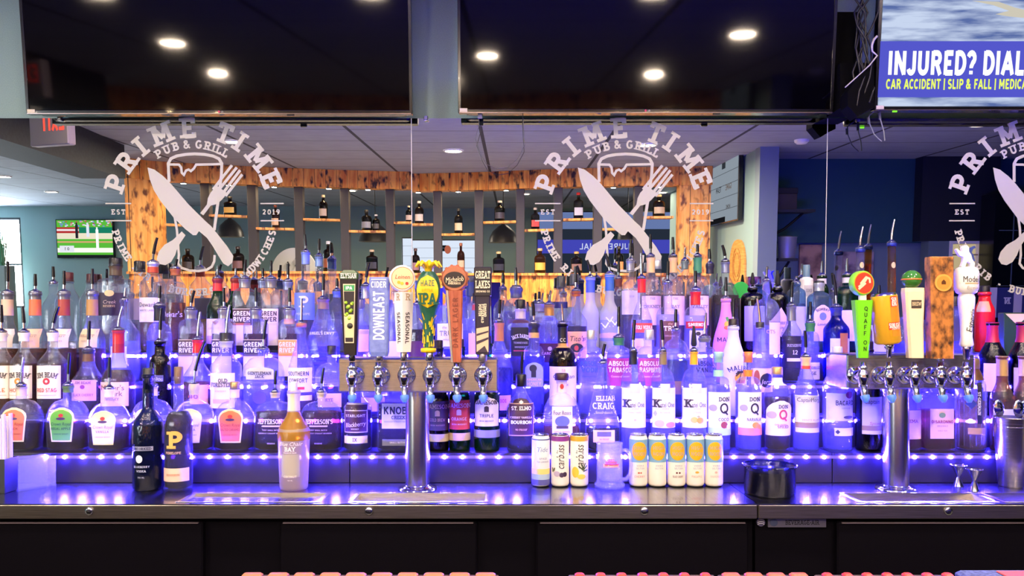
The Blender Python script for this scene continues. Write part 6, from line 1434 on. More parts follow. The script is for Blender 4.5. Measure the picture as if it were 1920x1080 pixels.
# mount with loose cables between the centre and right televisions
r = thing('cable_bracket', 'black wall bracket with tangled cables between the centre and right televisions', 'bracket', (1.250, 2.68, Z(150, 2.68)))
k = 2.68 / F
b = MB(); b.prism([(-28 * k, -25 * k), (-2 * k, 12 * k), (18 * k, 34 * k), (21 * k, 34 * k), (21 * k, -55 * k), (6 * k, -62 * k), (-10 * k, -72 * k), (-28 * k, -52 * k)], -.02, .04, M_MATTE); b.build('bracket_plate', r)
b = MB(); b.box(-28 * k, 24 * k, .042, .160, -46 * k, 40 * k, M_MATTE); b.box(-28 * k, 24 * k, .10, .205, 40 * k, 150 * k, M_MATTE); b.build('bracket_back', r)
random.seed(11)
for i in range(7):
    b = MB(); x0 = random.uniform(-16, 10); p = []
    for j in range(8): p.append(((x0 + 9 * sin(j * 1.1 + i * 1.7) - (j - 4) * random.uniform(-3, 4)) * k, -.01 + .012 * sin(j + i), (150 - j * (24 + i)) * k))
    b.tube(p, .0035, paint('#121014', .4), 8); b.build('cable', r)
b = MB(); b.tube([(24 * k, -.03, 76 * k), (18 * k, -.03, 70 * k), (14 * k, -.03, 58 * k), (15 * k, -.03, 48 * k), (24 * k, -.03, 40 * k), (10 * k, -.028, 22 * k), (-12 * k, -.026, 2 * k), (-34 * k, -.024, -18 * k)], [.004, .0042, .004, .003, .003, .0022, .002, .002], paint('#cfc6bc', .4), 8); b.build('pale_cable', r)
r = thing('hanging_cable', 'two thin grey cable ends hanging below the right television', 'cable', (X(1645, 2.76), 2.76, Z(212, 2.76)))
k = 2.76 / F
for pp in ([(2, 8), (-8, 2), (-15, -4), (-17, -14), (-12, -26), (-6, -40), (2, -48), (8, -53)], [(6, 10), (4, -6), (8, -20), (12, -34), (14, -52)]):
    b = MB(); b.tube([(a * k, 0, c_ * k) for a, c_ in pp], .0022, paint('#8e9298', .4), 8); b.build('wire', r)
    b = MB(); a, c_ = pp[-5 if len(pp) > 6 else 1]; b.tube([(a * k, 0, (c_ + 6) * k), ((a + 1) * k, 0, (c_ - 6) * k)], .005, paint('#7a7e86', .4), 10); b.build('plug', r)
r = thing('wire_loop', 'thin dark wire loop hanging from the centre television before the mirror', 'wire', (X(940, 2.79), 2.79, Z(216, 2.79)))
k = 2.79 / F
b = MB(); b.tube([(a * k, 0, c_ * k) for a, c_ in ((-42, 12), (-42, -20), (-49, -44), (-38, -74), (-28, -92), (-8, -101), (12, -98), (30, -82), (44, -56), (42, -30), (40, 12))], .0011, paint('#5a5a62', .4), 6); b.build('wire', r)
b = MB(); b.box(-44 * k, -36 * k, -.005, .005, -6 * k, 8 * k, paint('#c8c0b8', .4)); b.build('connector', r)

# ------------------------------------------------------------------ the guests' bar in the foreground with rubber mats
r = thing('guest_bar', 'brown bar top edge along the bottom of the picture', 'bar', (0, .80, 0))
b = MB(); b.box(-2.6, 2.6, -.25, .255, 1.03, 1.072, noisy('bar_top', '#5a4a42', '#7a675a', (1, 30, 30), 6, .5), .004); b.build('bar_top', r)
b = MB(); b.box(-2.6, 2.6, -.20, .215, 0, 1.029, paint('#241c1a', .6)); b.build('bar_front', r)
def mat_(px0, px1, base, nub, lbl, dx, sq=.5, name='bar_mat', yy=1.048):
    d = yy; k = d / F; xa, xb = X(px0, d), X(px1, d)
    r = thing(name, lbl, 'bar mat', ((xa + xb) / 2, d, 1.0724)); w = (xb - xa) / 2
    b = MB(); b.box(-w, w, -.10, 0, 0, .005, paint(base, .6), .001); b.build('mat_base', r)
    b = MB(); n = max(1, int(2 * w / (dx * k)))
    for j in range(n):
        for q in range(3):
            x = -w + (j + .5) * 2 * w / n + (q % 2) * dx * k * .3
            b.box(x - dx * k * sq / 2, x + dx * k * sq / 2, -.018 - q * .022, -.006 - q * .022, .005, .011, paint(nub, .45), .002)
    b.build('mat_nubs', r)
mat_(455, 935, '#5a3e34', '#b06a4a', 'bar mat with pale peach blocks at the bottom centre', 46, .8)
mat_(1066, 1338, '#5e4a42', '#c83a2a', 'brown bar mat with red nubs right of the bottom centre', 35)
mat_(1345, 1512, '#4a3a34', '#c85a44', 'dark framed bar mat with coral blocks at the bottom right', 40, .8)
mat_(1526, 1786, '#5e4a42', '#c83a2a', 'brown bar mat with red nubs near the right bottom corner', 35)
r = thing('bar_towel', 'blue woven bar towel in the bottom right corner', 'towel', (X(1870, 1.05), 1.05, 1.0724))
b = MB(); b.box(-.062, .09, -.10, 0, 0, .012, noisy('woven_blue', '#3a4470', '#5a66a0', (1, 1, 1), 180, .9), .004); b.build('cloth', r)
b = MB(); b.box(-.01, .08, -.06, -.012, .0122, .014, paint('#e85040', .7), .0008); b.build('red_stripe', r)
# ------------------------------------------------------------------ the room behind the camera, seen in the mirror
_n = Vector((0, -cos(THETA), -sin(THETA))); _m0 = Vector((0, BACK + .022, MZ0)); _o = Vector((0, 0, ZC))
def bounce(px, py):
    D = Vector(((px - CX) / F, 1, -(py - HY) / F)); t = (_m0 - _o).dot(_n) / D.dot(_n)
    return _o + D * t, D - 2 * D.dot(_n) * _n
def RY(px, py, y):
    h, R = bounce(px, py); return h + R * ((y - h.y) / R.y)
def RZ(px, py, z):
    h, R = bounce(px, py); return h + R * ((z - h.z) / R.z)
def RX(px, py, x):
    h, R = bounce(px, py); return h + R * ((x - h.x) / R.x)
YW = -4.0
# --- shell
YB = -9.4
mb = MB(); wx0, wx1 = RY(-190, 500, YB).x, RY(43, 500, YB).x; wz0, wz1 = .9, RY(20, 412, YB).z  # left part of the window is out of view, widened for more daylight
mb.box(-12.5, wx0, YB - .1, YB, 0, CEIL, M_TEAL); mb.box(wx0, wx1, YB - .1, YB, wz1, CEIL, M_TEAL); mb.box(wx0, wx1, YB - .1, YB, 0, wz0, M_TEAL); mb.box(wx1, 9, YB - .1, YB, 0, CEIL, M_TEAL)
tag(mb.build('wall_front'), kind='structure')
mb = MB(); mb.box(-12.6, -12.5, YB, BACK + .15, 0, 3.3, M_TEAL); tag(mb.build('wall_left'), kind='structure')
mb = MB(); mb.box(9.0, 9.1, YB, BACK + .15, 0, 3.3, M_TEALD); tag(mb.build('wall_right'), kind='structure')
mb = MB(); mb.box(-12.5, -5.9, BACK + .03, BACK + .15, 0, 3.3, M_TEAL); mb.box(5.2, 9.0, BACK + .03, BACK + .15, 0, 3.3, M_TEALD); tag(mb.build('wall_side'), kind='structure')
# window with blinds
wn = tag(bpy.data.objects.new('window_1', None), kind='structure'); COL.objects.link(wn); wn.location = ((wx0 + wx1) / 2, YB, (wz0 + wz1) / 2)
W2, H2 = (wx1 - wx0) / 2, (wz1 - wz0) / 2; fr = paint('#2a2e34', .5)
b = MB()
for q in ((-W2, -W2 + .04, -H2, H2), (W2 - .04, W2, -H2, H2), (-.02, .02, -H2, H2), (W2 * .62, W2 * .62 + .03, -H2, H2)): b.box(q[0], q[1], -.06, -.01, q[2], q[3], fr)
for zc in (-H2, -.05, H2 - .04): b.box(-W2, W2, -.06, -.012, zc, zc + .04, fr)
b.build('window_frame', wn)
b = MB(); zb = -H2 + .06
while zb < H2 - .05: b.box(-W2 + .03, W2 - .03, -.008, .012, zb, zb + .004, paint('#d8d4dc', .6)); zb += .06
b.build('window_blind', wn)
b = MB(); b.face([(-W2, -.05, -H2), (W2, -.05, -H2), (W2, -.05, H2), (-W2, -.05, H2)], glass('#ffffff', .0, .5)); b.build('window_pane', wn)
# plant by the window
p = RY(8, 500, -8.9)
r = thing('potted_grass', 'tall potted grass by the bright window, seen in the mirror at far left', 'plant', (p.x - .05, -8.9, 0))
b = MB(); b.box(-.16, .16, -.16, .16, 0, p.z - .02, paint('#8f9690', .7), .01); b.build('planter', r)
b = MB(); random.seed(4)
for i in range(34):
    a = random.uniform(0, 2 * pi); l = random.uniform(.45, .85); o = random.uniform(.05, .28)
    b.tube([(0.05 * cos(a), .05 * sin(a), p.z - .03), (o * .4 * cos(a), o * .4 * sin(a), p.z + l * .6), (o * cos(a), o * sin(a), p.z + l)], [.008, .007, .002], paint(('#3f7a58', '#5a8f6a', '#7a6a48')[i % 3], .6), 5)
b.build('grass_blades', r)
# ceiling beam on the left
b = MB(); z0 = 2.60
a0, a1 = RZ(0, 262, z0), RZ(236, 338, z0)
for (u, v) in ((a0, a1),):
    dx = -.45
    P = [(u.x, u.y), (v.x, v.y), (v.x + dx, v.y), (u.x + dx, u.y)]
    b.prism(P, z0, CEIL - .001, M_BEAM, 'xy')
tag(b.build('trim_1'), kind='structure')
# --- bar opening: curved header, posts, sill, lower boards
WOOD = wood('scorched_pine', '#ffb54a', '#e07e22', '#341204', .13)
WOOD2 = wood('pale_pine', '#f6b45c', '#d98a34', '#6a3410', .22)
zb_ = RY(770, 360, YW - .25).z
curve = []
for px, py in ((240, 338), (300, 344), (400, 348.5), (500, 352.5), (640, 357), (770, 360), (900, 357.5), (1060, 352), (1180, 350), (1272, 349), (1332, 348)):
    q = RZ(px, py, zb_); curve.append((px, q.x, q.y))
def on(px):
    for u, v in zip(curve, curve[1:]):
        if u[0] <= px <= v[0] or v is curve[-1]:
            t = (px - u[0]) / (v[0] - u[0]); return u[1] + (v[1] - u[1]) * t, u[2] + (v[2] - u[2]) * t
    return curve[0][1:]
def at_curve(px, py):
    x, y = on(px); return RY(px, py, y)
rt = thing('bar_back_frame', 'scorched wood framed opening of the bottle wall across the room, seen in the mirror', 'shelf wall', (curve[5][1], curve[5][2], 0))
ox, oy = curve[5][1], curve[5][2]
zs_ = at_curve(770, 512).z; zl_ = at_curve(770, 572).z
def strip(z0, z1, f, bk, m, nm, pa=240, pb=1332, proud=0):
    b = MB(); n = 22; A, B = [], []
    for i in range(n + 1):
        x, y = on(pa + (pb - pa) * i / n); A.append((x - ox, y - oy + f)); B.append((x - ox, y - oy - bk))
    rows = [[(*p, z0) for p in A], [(*p, z1) for p in A], [(*p, z1) for p in B], [(*p, z0) for p in B]]
    for u in range(4):
        b.grid([rows[u], rows[(u + 1) % 4]], m, False)
    for s in (0, -1): b.face([rr[s] for rr in rows], m)
    return b.build(nm, rt)
strip(zb_, CEIL - .002, .10, .10, WOOD, 'header_boards')
strip(zl_, zs_ - .03, .06, .06, WOOD, 'lower_boards')
strip(zs_ - .03, zs_, .12, .18, WOOD2, 'sill_shelf')
strip(0.0, zl_ - .001, .05, .05, paint('#6d7c80', .7), 'base_panel')
for a, c_ in ((240, 302), (1272, 1330)):
    b = MB(); u, v = on(a), on(c_)
    b.prism([(u[0] - ox, u[1] - oy + .08), (v[0] - ox, v[1] - oy + .08), (v[0] - ox, v[1] - oy - .1), (u[0] - ox, u[1] - oy - .1)], zs_, zb_, WOOD2, 'xy'); b.build('side_board', rt)
POST = paint('#3a3638', .6)
posts = (386, 473, 560, 647, 731, 821, 898, 977, 1047, 1121, 1197)
for px in posts:
    x, y = on(px); b = MB(); b.box(x - ox - .055, x - ox + .055, y - oy - .05, y - oy + .05, zs_, zb_, POST, .004); b.build('post', rt)
edges = (303,) + posts + (1270,)
shelf_y = (424, 407, 431, 414, 436, 420, 438, 415, 430, 410, 428, 406)
for i in range(12):
    u, v = on(edges[i]), on(edges[i + 1]); zsh = at_curve((edges[i] + edges[i + 1]) / 2, shelf_y[i]).z
    b = MB(); b.prism([(u[0] - ox + .057, u[1] - oy + .08), (v[0] - ox - .057, v[1] - oy + .08), (v[0] - ox - .057, v[1] - oy - .10), (u[0] - ox + .057, u[1] - oy - .10)], zsh - .028, zsh, WOOD2, 'xy'); b.build('wooden_shelf', rt)
ords = ('first', 'second', 'third', 'fourth', 'fifth', 'sixth', 'seventh', 'eighth', 'ninth', 'tenth', 'eleventh', 'twelfth')
def small(px, z, kind, hx, labh, caph, hpx, wpx, label, dy=0.0, shape='r'):
    x, y = on(px); d = 2 * BACK - y; k = d / F; hh = hpx * k; w = wpx / 2 * k
    r = thing('shelf_bottle', label, 'bottle', (x, y + dy, z + .0006))
    b = MB(); R = profile(w, hh * .55, hh * .74, w * .34, hh * .93, 'a' if shape == 'r' else 'q', 2 if shape == 'r' else 4, 1 if shape == 'r' else .7, 1)
    rows = [ringpts(*q, 16) for q in R]; m = glass(hx, .05, .6, .05, hz=hx); b.grid(rows, m, True, True); b.ringcap(rows[0], m, True); b.build('glass_body', r)
    b = MB(); rr = w * .42; b.lathe([(rr, hh * .90), (rr, hh * .99), (rr * .8, hh)], paint(caph, .4), (0, 0, 0), 12); b.build('cap', r)
    S = front(R)
    b = MB()
    rows = [[(-q[0], -q[1], q[2]) for q in [S(-w * .85 + 1.7 * w * j / 8, hh * v, .001) for j in range(9)]] for v in (.12, .42)]
    b.grid(rows, paint(labh, .5), True); b.build('label', r, fix=False)
SM = [(0, 345, None, '#6a3a18', '#d8c8a8', '#1a1418', 0, 0, 'r')]
spec = [ # segment or 's' for sill, px, glass, label, cap, height px, width px, shape, words
 (1, 430, '#4a2410', '#e0b45a', '#1a1414', 34, 22, 'q', 'squat brown bottle with gold label'),
 (2, 515, '#8a4a1c', '#e0b890', '#5a2418', 42, 15, 'r', 'amber bottle with tan label'),
 (3, 605, '#3a1c10', '#cfb8a0', '#e0c8a0', 44, 16, 'r', 'tall brown bottle with pale cap'),
 (4, 686, '#14100e', '#8a8a90', '#2a2628', 38, 20, 'r', 'round black bottle'),
 (4, 704, '#3a3028', '#4a4644', '#b8b8c0', 30, 14, 'r', 'slim grey bottle'),
 (5, 766, '#2a1814', '#c8b8a8', '#c8b090', 30, 12, 'r', 'small brown bottle left of the flask'),
 (5, 786, '#4a2a18', '#e8dcc8', '#e0d8d0', 42, 17, 'r', 'flask with white label'),
 (6, 860, '#1c100e', '#d8c49a', '#1a1414', 46, 16, 'r', 'near black bottle with cream label'),
 (7, 938, '#100c14', '#3a3440', '#b8a8a0', 38, 20, 'r', 'round black purple bottle'),
 (8, 1005, '#1c1614', '#d83c34', '#c8b8b0', 40, 16, 'q', 'dark bottle with red foot label'),
 (9, 1085, '#1a1210', '#c8c4c8', '#d8302c', 48, 18, 'q', 'bottle with red wax neck'),
 (11, 1236, '#4a2412', '#c8b090', '#c8a880', 40, 23, 'r', 'round brown bottle with tan label'),
 ('s', 347, '#5a3418', '#3a3430', '#1a1614', 42, 23, 'r', 'round amber bottle before the knife emblem'),
 ('s', 442, '#5a3c38', '#6a4a48', '#2a2024', 46, 23, 'r', 'wide brown jug'),
 ('s', 613, '#4a2018', '#8a4a30', '#c8c8d0', 56, 20, 'r', 'slanted plum bottle'),
 ('s', 695, '#181820', '#2a2a34', '#b8a088', 40, 22, 'q', 'square black bottle'),
 ('s', 778, '#4a3038', '#8a6a70', '#4a2a30', 46, 16, 'r', 'slender plum bottle'),
 ('s', 864, '#7a4028', '#d8a888', '#8a4a30', 56, 14, 'r', 'slender tan bottle before the white screen'),
 ('s', 936, '#101218', '#16181e', '#c8a878', 40, 22, 'q', 'square black bottle with cork cap'),
 ('s', 1014, '#b8742c', '#f0b048', '#d8a878', 46, 22, 'r', 'golden bottle with yellow label'),
 ('s', 1082, '#4a2c20', '#7a5a4a', '#c89a50', 40, 22, 'q', 'square cut glass brown bottle'),
 ('s', 1162, '#1c140e', '#e8a060', '#2a1a14', 50, 18, 'r', 'dark bottle with orange label')]
for seg, px, gx, lx, cxx, hp, wp, shp, words in spec:
    if seg == 's': z = zs_; where = 'on the far wooden sill'
    else: z = at_curve((edges[seg] + edges[seg + 1]) / 2, shelf_y[seg]).z; where = 'on the %s small far shelf' % ords[seg]
    small(px, z, 'x', gx, lx, cxx, hp, wp, words + ' ' + where + ', in the mirror', shape=shp)
# downlights under the header
for px, nm in ((345, 'first'), (430, 'second'), (515, 'third'), (617, 'fourth'), (690, 'fifth'), (785, 'sixth'), (860, 'seventh'), (950, 'eighth'), (1042, 'ninth'), (1150, 'tenth'), (1237, 'eleventh')):
    x, y = on(px)
    r = thing('puck_light', 'small warm puck light under the wooden header, %s from the left' % nm, 'light', (x, y + .02, zb_ - .001))
    b = MB(); b.lathe([(.035, 0), (.035, -.012), (.03, -.014)], M_DULLCHROME, (0, 0, 0), 16, True, False); b.build('housing', r)
    b = MB(); b.lathe([(.03, -.0135), (.001, -.0136)], emit('#ffd9a0', LAMP * .8), (0, 0, 0), 16, False, False); b.build('lens', r)
# ceiling lamps
def lamp(x, y, lbl, s=1.0, rad=.085):
    r = thing('ceiling_lamp', lbl, 'ceiling lamp', (x, y, CEIL - .0005))
    b = MB(); b.lathe([(rad * 1.25, 0), (rad * 1.22, -.012), (rad * 1.02, -.014), (rad, -.006)], M_WHITE, (0, 0, 0), 24, False, False); b.build('lamp_ring', r)
    b = MB(); b.lathe([(rad, -.006), (.001, -.0062)], emit('#ffe6c8', LAMP * s), (0, 0, 0), 24, False, False); b.build('lamp_lens', r)
q = RZ(850, 282, CEIL); lamp(q.x, q.y, 'round warm ceiling lamp before the wooden header, right of the left mirror seam', 3.2)
q = RZ(435, 268, CEIL); lamp(q.x, q.y, 'round warm ceiling lamp behind the letters of the left etched emblem', 2.4)
q = RZ(1213, 271, CEIL); lamp(q.x, q.y, 'round warm ceiling lamp behind the letters of the middle etched emblem', 2.6)
lamp(-2.48, -.15, 'ceiling lamp mirrored in the left dark television, upper one'); lamp(-.20, -.75, 'ceiling lamp mirrored in the left edge of the centre television'); lamp(1.58, .2, 'ceiling lamp mirrored in the right half of the centre television')
for i, x in enumerate((-2.2, -.75, .75, 2.1)): lamp(x, 1.38, 'ceiling lamp over the bar, %s from the left' % ords[i], .46)
for px, py, w_ in ((97, 363, 'nearer the beam'), (6, 334, 'at the far left')):
    q = RZ(px, py, CEIL); lamp(q.x, q.y, 'ceiling lamp of the dining room %s, seen in the left mirror panel' % w_, .6)
q = RZ(1840, 232, CEIL); lamp(q.x, q.y, 'dim warm ceiling lamp at the upper right of the mirror', .12)
for i, (x, y) in enumerate(((-2.6, -6.4), (.2, -6.6), (2.4, -6.4))): lamp(x, y, 'ceiling lamp of the room beyond the bar opening, %s from the left' % ords[i], 1.3)
# pendants beyond the opening
for px, py, w_, nm in ((432, 448, 50, 'first'), (704, 457, 62, 'second'), (944, 455, 56, 'third'), (1177, 449, 40, 'fourth')):
    q = RY(px, py, -5.6); d = 2 * BACK + 5.6; k = d / F; R_ = w_ / 2 * k
    r = thing('pendant_lamp', 'black dome pendant lamp beyond the bar opening, %s from the left' % nm, 'pendant lamp', (q.x, -5.6, CEIL - .0005))
    zz0 = q.z - CEIL
    b = MB(); b.lathe([(R_, zz0), (R_ * .93, zz0 + .08), (R_ * .72, zz0 + .17), (R_ * .32, zz0 + .25), (.03, zz0 + .27), (.03, zz0 + .31)], paint('#2a2c2e', .4), (0, 0, 0), 24, False, True); b.build('lamp_shade', r)
    b = MB(); b.tube([(0, 0, zz0 + .31), (0, 0, 0)], .006, M_BLACK, 6); b.build('cord', r)
    b = MB(); b.lathe([(R_ * .96, zz0 + .02), (.001, zz0 + .03)], emit('#ffe2a8', 7.0), (0, 0, 0), 24, False, False); b.build('lamp_glow', r)
# screens beyond the opening
def wallscreen(name, px0, px1, py0, py1, y, label, draw, cat='television'):
    a, c_ = RY(px0, py1, y), RY(px1, py0, y); xm, zm = (a.x + c_.x) / 2, (a.z + c_.z) / 2; w, h = (c_.x - a.x) / 2, (c_.z - a.z) / 2
    r = thing(name, label, cat, (xm, y, zm))
    b = MB(); b.box(-w - .02, w + .02, -.06, -.004, -h - .02, h + .02, M_PLASTIC, .004); s = b.build('housing', r)
    b = MB(); draw(b, w, h); b.build('screen', r, fix=False)
    return r
def q4(b, x0, x1, z0, z1, m, y=0): b.face([(x0, y, z0), (x1, y, z0), (x1, y, z1), (x0, y, z1)], m)
RS = lambda x, z, o: (-x, .002 + o, z)        # seen from the other side, reads right when looked at directly
def base_ball(b, w, h):
    q4(b, -w, w, -h, h, emit('#5ab43a', 1.3)); q4(b, -w, w, h * .30, h * .62, emit('#c83a3a', 1.0), .001); q4(b, -w, w, h * .42, h * .52, emit('#f4e8e8', 1.2), .0012); q4(b, -w * .2, w, h * .30, h * .62, emit('#1f8a6a', 1.0), .0014)
    q4(b, -w, w, -h * .02, h * .30, emit('#e8dcc0', 1.3), .001); q4(b, -w, w, -h * .22, -h * .14, emit('#e0a878', 1.2), .001); q4(b, -w, w, -h * .75, -h * .5, emit('#f0f0e0', 1.4), .001); q4(b, -w, w, -h, -h * .88, emit('#30303a', .5), .001)
    random.seed(2)
    for i in range(60):
        x, z = random.uniform(-w, w * .98), random.uniform(h * .64, h * .97); q4(b, x, min(w, x + w * .07), z, min(h, z + h * .06), emit(random.choice(('#e8a0a8', '#8090e8', '#f4f0ff', '#c04a58')), 1.1), .0011)
    for x, hx, z0, z1 in ((-w * .28, '#2a2830', .02, .75), (w * .12, '#e8e8f8', .1, .75), (w * .45, '#ffffff', -.6, .5)):
        q4(b, x - w * .05, x + w * .05, h * z0, h * z1, emit(hx, 1.2), .002); q4(b, x - w * .03, x + w * .03, h * z1, h * z1 + h * .12, emit(hx, 1.1), .002)
    q4(b, -w * .92, -w * .4, -h * .72, -h * .38, emit('#e8e8f0', 1.2), .002); put(b, RS, '0 1', w * .66, -h * .55, h * .16, emit('#2a2a3a', .5), 'sans')
wallscreen('television', 109, 210, 417, 486, YB + .07, 'wall television showing a baseball game, in the left mirror panel', base_ball)
def score(b, w, h):
    q4(b, -w, w, -h, h, emit('#e4ecfa', 1.15))
    for i in range(1, 5): q4(b, -w, w, -h + i * h * .42, -h + i * h * .42 + h * .015, emit('#a8b0c0', .8), .001)
    tx = emit('#20242c', .5)
    put(b, RS, '@ PORTLAND', -w * .48, -h * .36, h * .16, tx, 'sans', w * .9); put(b, RS, 'CHICAGO', w * .45, -h * .36, h * .16, tx, 'sans', w * .6)
    q4(b, w * .05, w * .22, h * .55, h * .8, tx, .001)
    pts = [(w * .25 + w * .09 * cos(a / 8 * pi), h * .62 + h * .18 * sin(a / 8 * pi)) for a in range(16)]
    b.face([(x, .0015, z) for x, z in pts], emit('#c86a50', 1.0))
wallscreen('television', 756, 890, 451, 540, -7.2, 'white screen with a match listing beyond the bar opening', score)
def advert(b, w, h):
    q4(b, -w, w, -h, h, emit('#3c4658', .5)); q4(b, -w, w, h * .45, h, emit('#7c90c8', .8), .001); q4(b, -w, w, -h * .35, h * .1, emit('#4a4cc0', 1.0), .001)
    put(b, RS, 'INJURED? DIAL', 0, -h * .12, h * .2, emit('#dce0ff', 1.0), 'sans', w * 1.5); q4(b, -w * .2, w * .15, h * .15, h * .3, emit('#2c3a3a', .5), .001)
wallscreen('television', 1008, 1272, 398, 512, -7.0, 'large screen with a blue advert beyond the bar opening', advert)
# round white board
q = RY(552, 516, -6.6); w_ = 43 * (2 * BACK + 6.6) / F
r = thing('round_sign', 'white half round sign beyond the bar opening below the etched lettering', 'sign', (q.x, -6.6, q.z))
b = MB(); pts = [(w_ * cos(pi * i / 20), w_ * 1.1 * sin(pi * i / 20)) for i in range(21)]
b.prism(pts, -.03, 0, paint('#f6f6fa', .5)); b.build('board', r)
b = MB(); 
for u in ((-.3, .35), (.05, .5), (.3, .3)): b.tube([(w_ * u[0], .004, w_ * (u[1] - .2)), (w_ * (u[0] + .1), .004, w_ * u[1]), (w_ * (u[0] + .02), .004, w_ * (u[1] + .15))], .012, paint('#3a3a40', .5), 5)
b.build('drawn_mark', r)
b = MB(); b.box(-.04, .04, -.04, -.005, -q.z, -.001, M_BLACK); b.build('stand', r)
# wall lettering beyond the opening
q = RY(512, 452, -8.0)
# --- right hand side: side wall with television and paddle, pillar, blue room
XSW = on(1332)[0] + .14
yn = RX(1422, 450, XSW).y
mb = MB(); mb.box(XSW, XSW + .16, on(1332)[1] - 3.0, yn, 0, CEIL, noisy('sage_wall', '#7f9a98', '#8ba5a2', (1, 1, 1), 200, .75)); tag(mb.build('wall_divider'), kind='structure')
ta, tb = RX(1335, 340, XSW - .05), RX(1388, 340, XSW - .05)
zt, zb2 = RX(1388, 268, XSW - .05).z, RX(1388, 410, XSW - .05).z
tb_ = thing('television', 'screen with a match table on the right side wall, slanted in the mirror', 'television', (XSW - .075, (ta.y + tb.y) / 2, (zt + zb2) / 2), rot=(0, 0, pi / 2))
w, h = abs(tb.y - ta.y) / 2, (zt - zb2) / 2
b = MB(); b.box(-w - .015, w + .015, -.05, -.002, -h - .015, h + .015, M_PLASTIC, .003); b.build('housing', tb_)
b = MB(); q4(b, -w, w, -h, h, emit('#a8b2bc', .8))
for i in range(1, 6): q4(b, -w, w, -h + i * h * .34, -h + i * h * .34 + h * .014, emit('#6a7078', .5), .001)
put(b, RS, 'TEAM', w * .3, -h * .05, h * .16, emit('#3a3434', .4), 'sans'); put(b, RS, 'GAME', -w * .4, -h * .05, h * .16, emit('#8a6a50', .6), 'sans'); put(b, RS, 'HOME', -w * .4, -h * .6, h * .12, emit('#6a5a50', .5), 'sans')
q4(b, -w * .1, w * .15, h * .5, h * .8, emit('#4a5058', .5), .001); q4(b, -w, w * .2, -h, -h * .85, emit('#2a2a30', .4), .001); b.build('screen', tb_, fix=False)
pa = RX(1380, 500, XSW - .03); wpd = abs(RX(1366, 500, XSW).y - RX(1395, 500, XSW).y) / 2; hpd = RX(1380, 450, XSW).z - pa.z
r = thing('wooden_paddle', 'rounded wooden paddle sign on the right side wall, in the mirror above the amber whisky', 'sign', (XSW - .001, pa.y, pa.z - .1))
b = MB(); pts = []
for i in range(24):
    a = 2 * pi * i / 24; pts.append((wpd * sgnpow(cos(a), .8), (hpd + .1) * sgnpow(sin(a), .8)))
b.prism(pts, -.022, -.002, noisy('paddle_wood', '#b87a34', '#d89a50', (1, 1, 8), 6, .5), 'yz'); b.build('board', r)
b = MB()
for rr in (.5, .36): b.tube([(-.0235, wpd * rr * cos(2 * pi * i / 16), .12 + wpd * rr * 1.3 * sin(2 * pi * i / 16)) for i in range(17)], .004, paint('#7a4a1c', .6), 5)
b.build('burnt_emblem', r)
# pillar at the end of the side wall
mb = MB(); u, v = RY(1421, 400, yn), RY(1456, 400, yn + .02); mb.box(XSW - .02, v.x, yn - .10, yn + .05, 0, CEIL, paint('#7d8c93', .7)); tag(mb.build('wall_pillar'), kind='structure')
YR = -3.0
mb = MB(); zmid = RY(1600, 456, YR).z; mb.box(XSW + .17, 9.0, YR - .15, YR, 0, zmid, noisy('grey_teal', '#6f8488', '#7b9094', (1, 1, 1), 200, .75)); mb.box(XSW + .17, 9.0, YR - .15, YR + .12, zmid, CEIL, M_TEALD); tag(mb.build('wall_recess'), kind='structure')
# dark panel and hatch with light kitchen behind
u, v = RY(1727, 400, YR + .3), RY(1832, 400, YR + .3)
hz0, hz1, hx0, hx1 = RY(1820, 545, YR + .3).z, RY(1820, 452, YR + .3).z, RY(1783, 500, YR + .3).x, RY(1850, 500, YR + .3).x
mb = MB(); D_ = paint('#1b2028', .6)
mb.box(u.x, hx1 + .1, YR + .14, YR + .3, hz1, CEIL, D_); mb.box(u.x + .1, hx0, YR + .14, YR + .3, 0, hz1, paint('#66787c', .7)); mb.box(hx1, hx1 + .1, YR + .14, YR + .3, 0, hz1, D_); mb.box(hx0, hx1, YR + .14, YR + .3, 0, hz0, D_)
tag(mb.build('wall_hatch'), kind='structure')
b = MB(); b.box(hx0 - .03, hx0, YR + .10, YR + .32, hz0, hz1, M_WHITE); b.box(hx1 - .03, hx1, YR + .10, YR + .32, hz0, hz1, M_WHITE); b.box(hx0, hx1, YR + .10, YR + .32, hz1 - .03, hz1, M_WHITE); tag(b.build('trim_2'), kind='structure')
r = thing('kitchen_shelf', 'kitchen shelf with a glowing back seen through the hatch at the right of the mirror', 'shelf', ((hx0 + hx1) / 2, YR + .13, hz0 + .1))
w = (hx1 - hx0) / 2 - .03
b = MB(); q4(b, -w, w, -.1, hz1 - hz0 - .13, emit('#e8cfa0', .75), 0); b.build('glow_back', r)  # glowing sheet stands in for the light of the kitchen
b = MB(); b.box(-w, w, .005, .05, .12, .14, paint('#b8a888', .5)); b.box(-w, w, .005, .05, .30, .315, paint('#b8a888', .5)); b.build('shelf_board', r)
# dark window at the far right, reflected grid lines painted on as strips
u = RY(1866, 400, YR + .6)
r = thing('dark_window', 'dark glass window at the far right of the mirror', 'cabinet', (u.x + 1.2, YR + .6, 0))
b = MB(); b.box(-1.2, 1.2, -.25, -.001, 0, 2.5, paint('#0c0e14', .2)); b.build('cabinet_body', r)
b = MB()
for zz_ in (1.2, 1.5, 1.8, 2.1): b.box(-1.15, 1.15, .0005, .004, zz_, zz_ + .008, paint('#5a6a78', .4))
b.box(-1.0, -.99, .0005, .004, .9, 2.4, paint('#5a6a78', .4)); b.build('grid_reflection', r)  # pale strips stand in for grid lines reflected in the dark glass
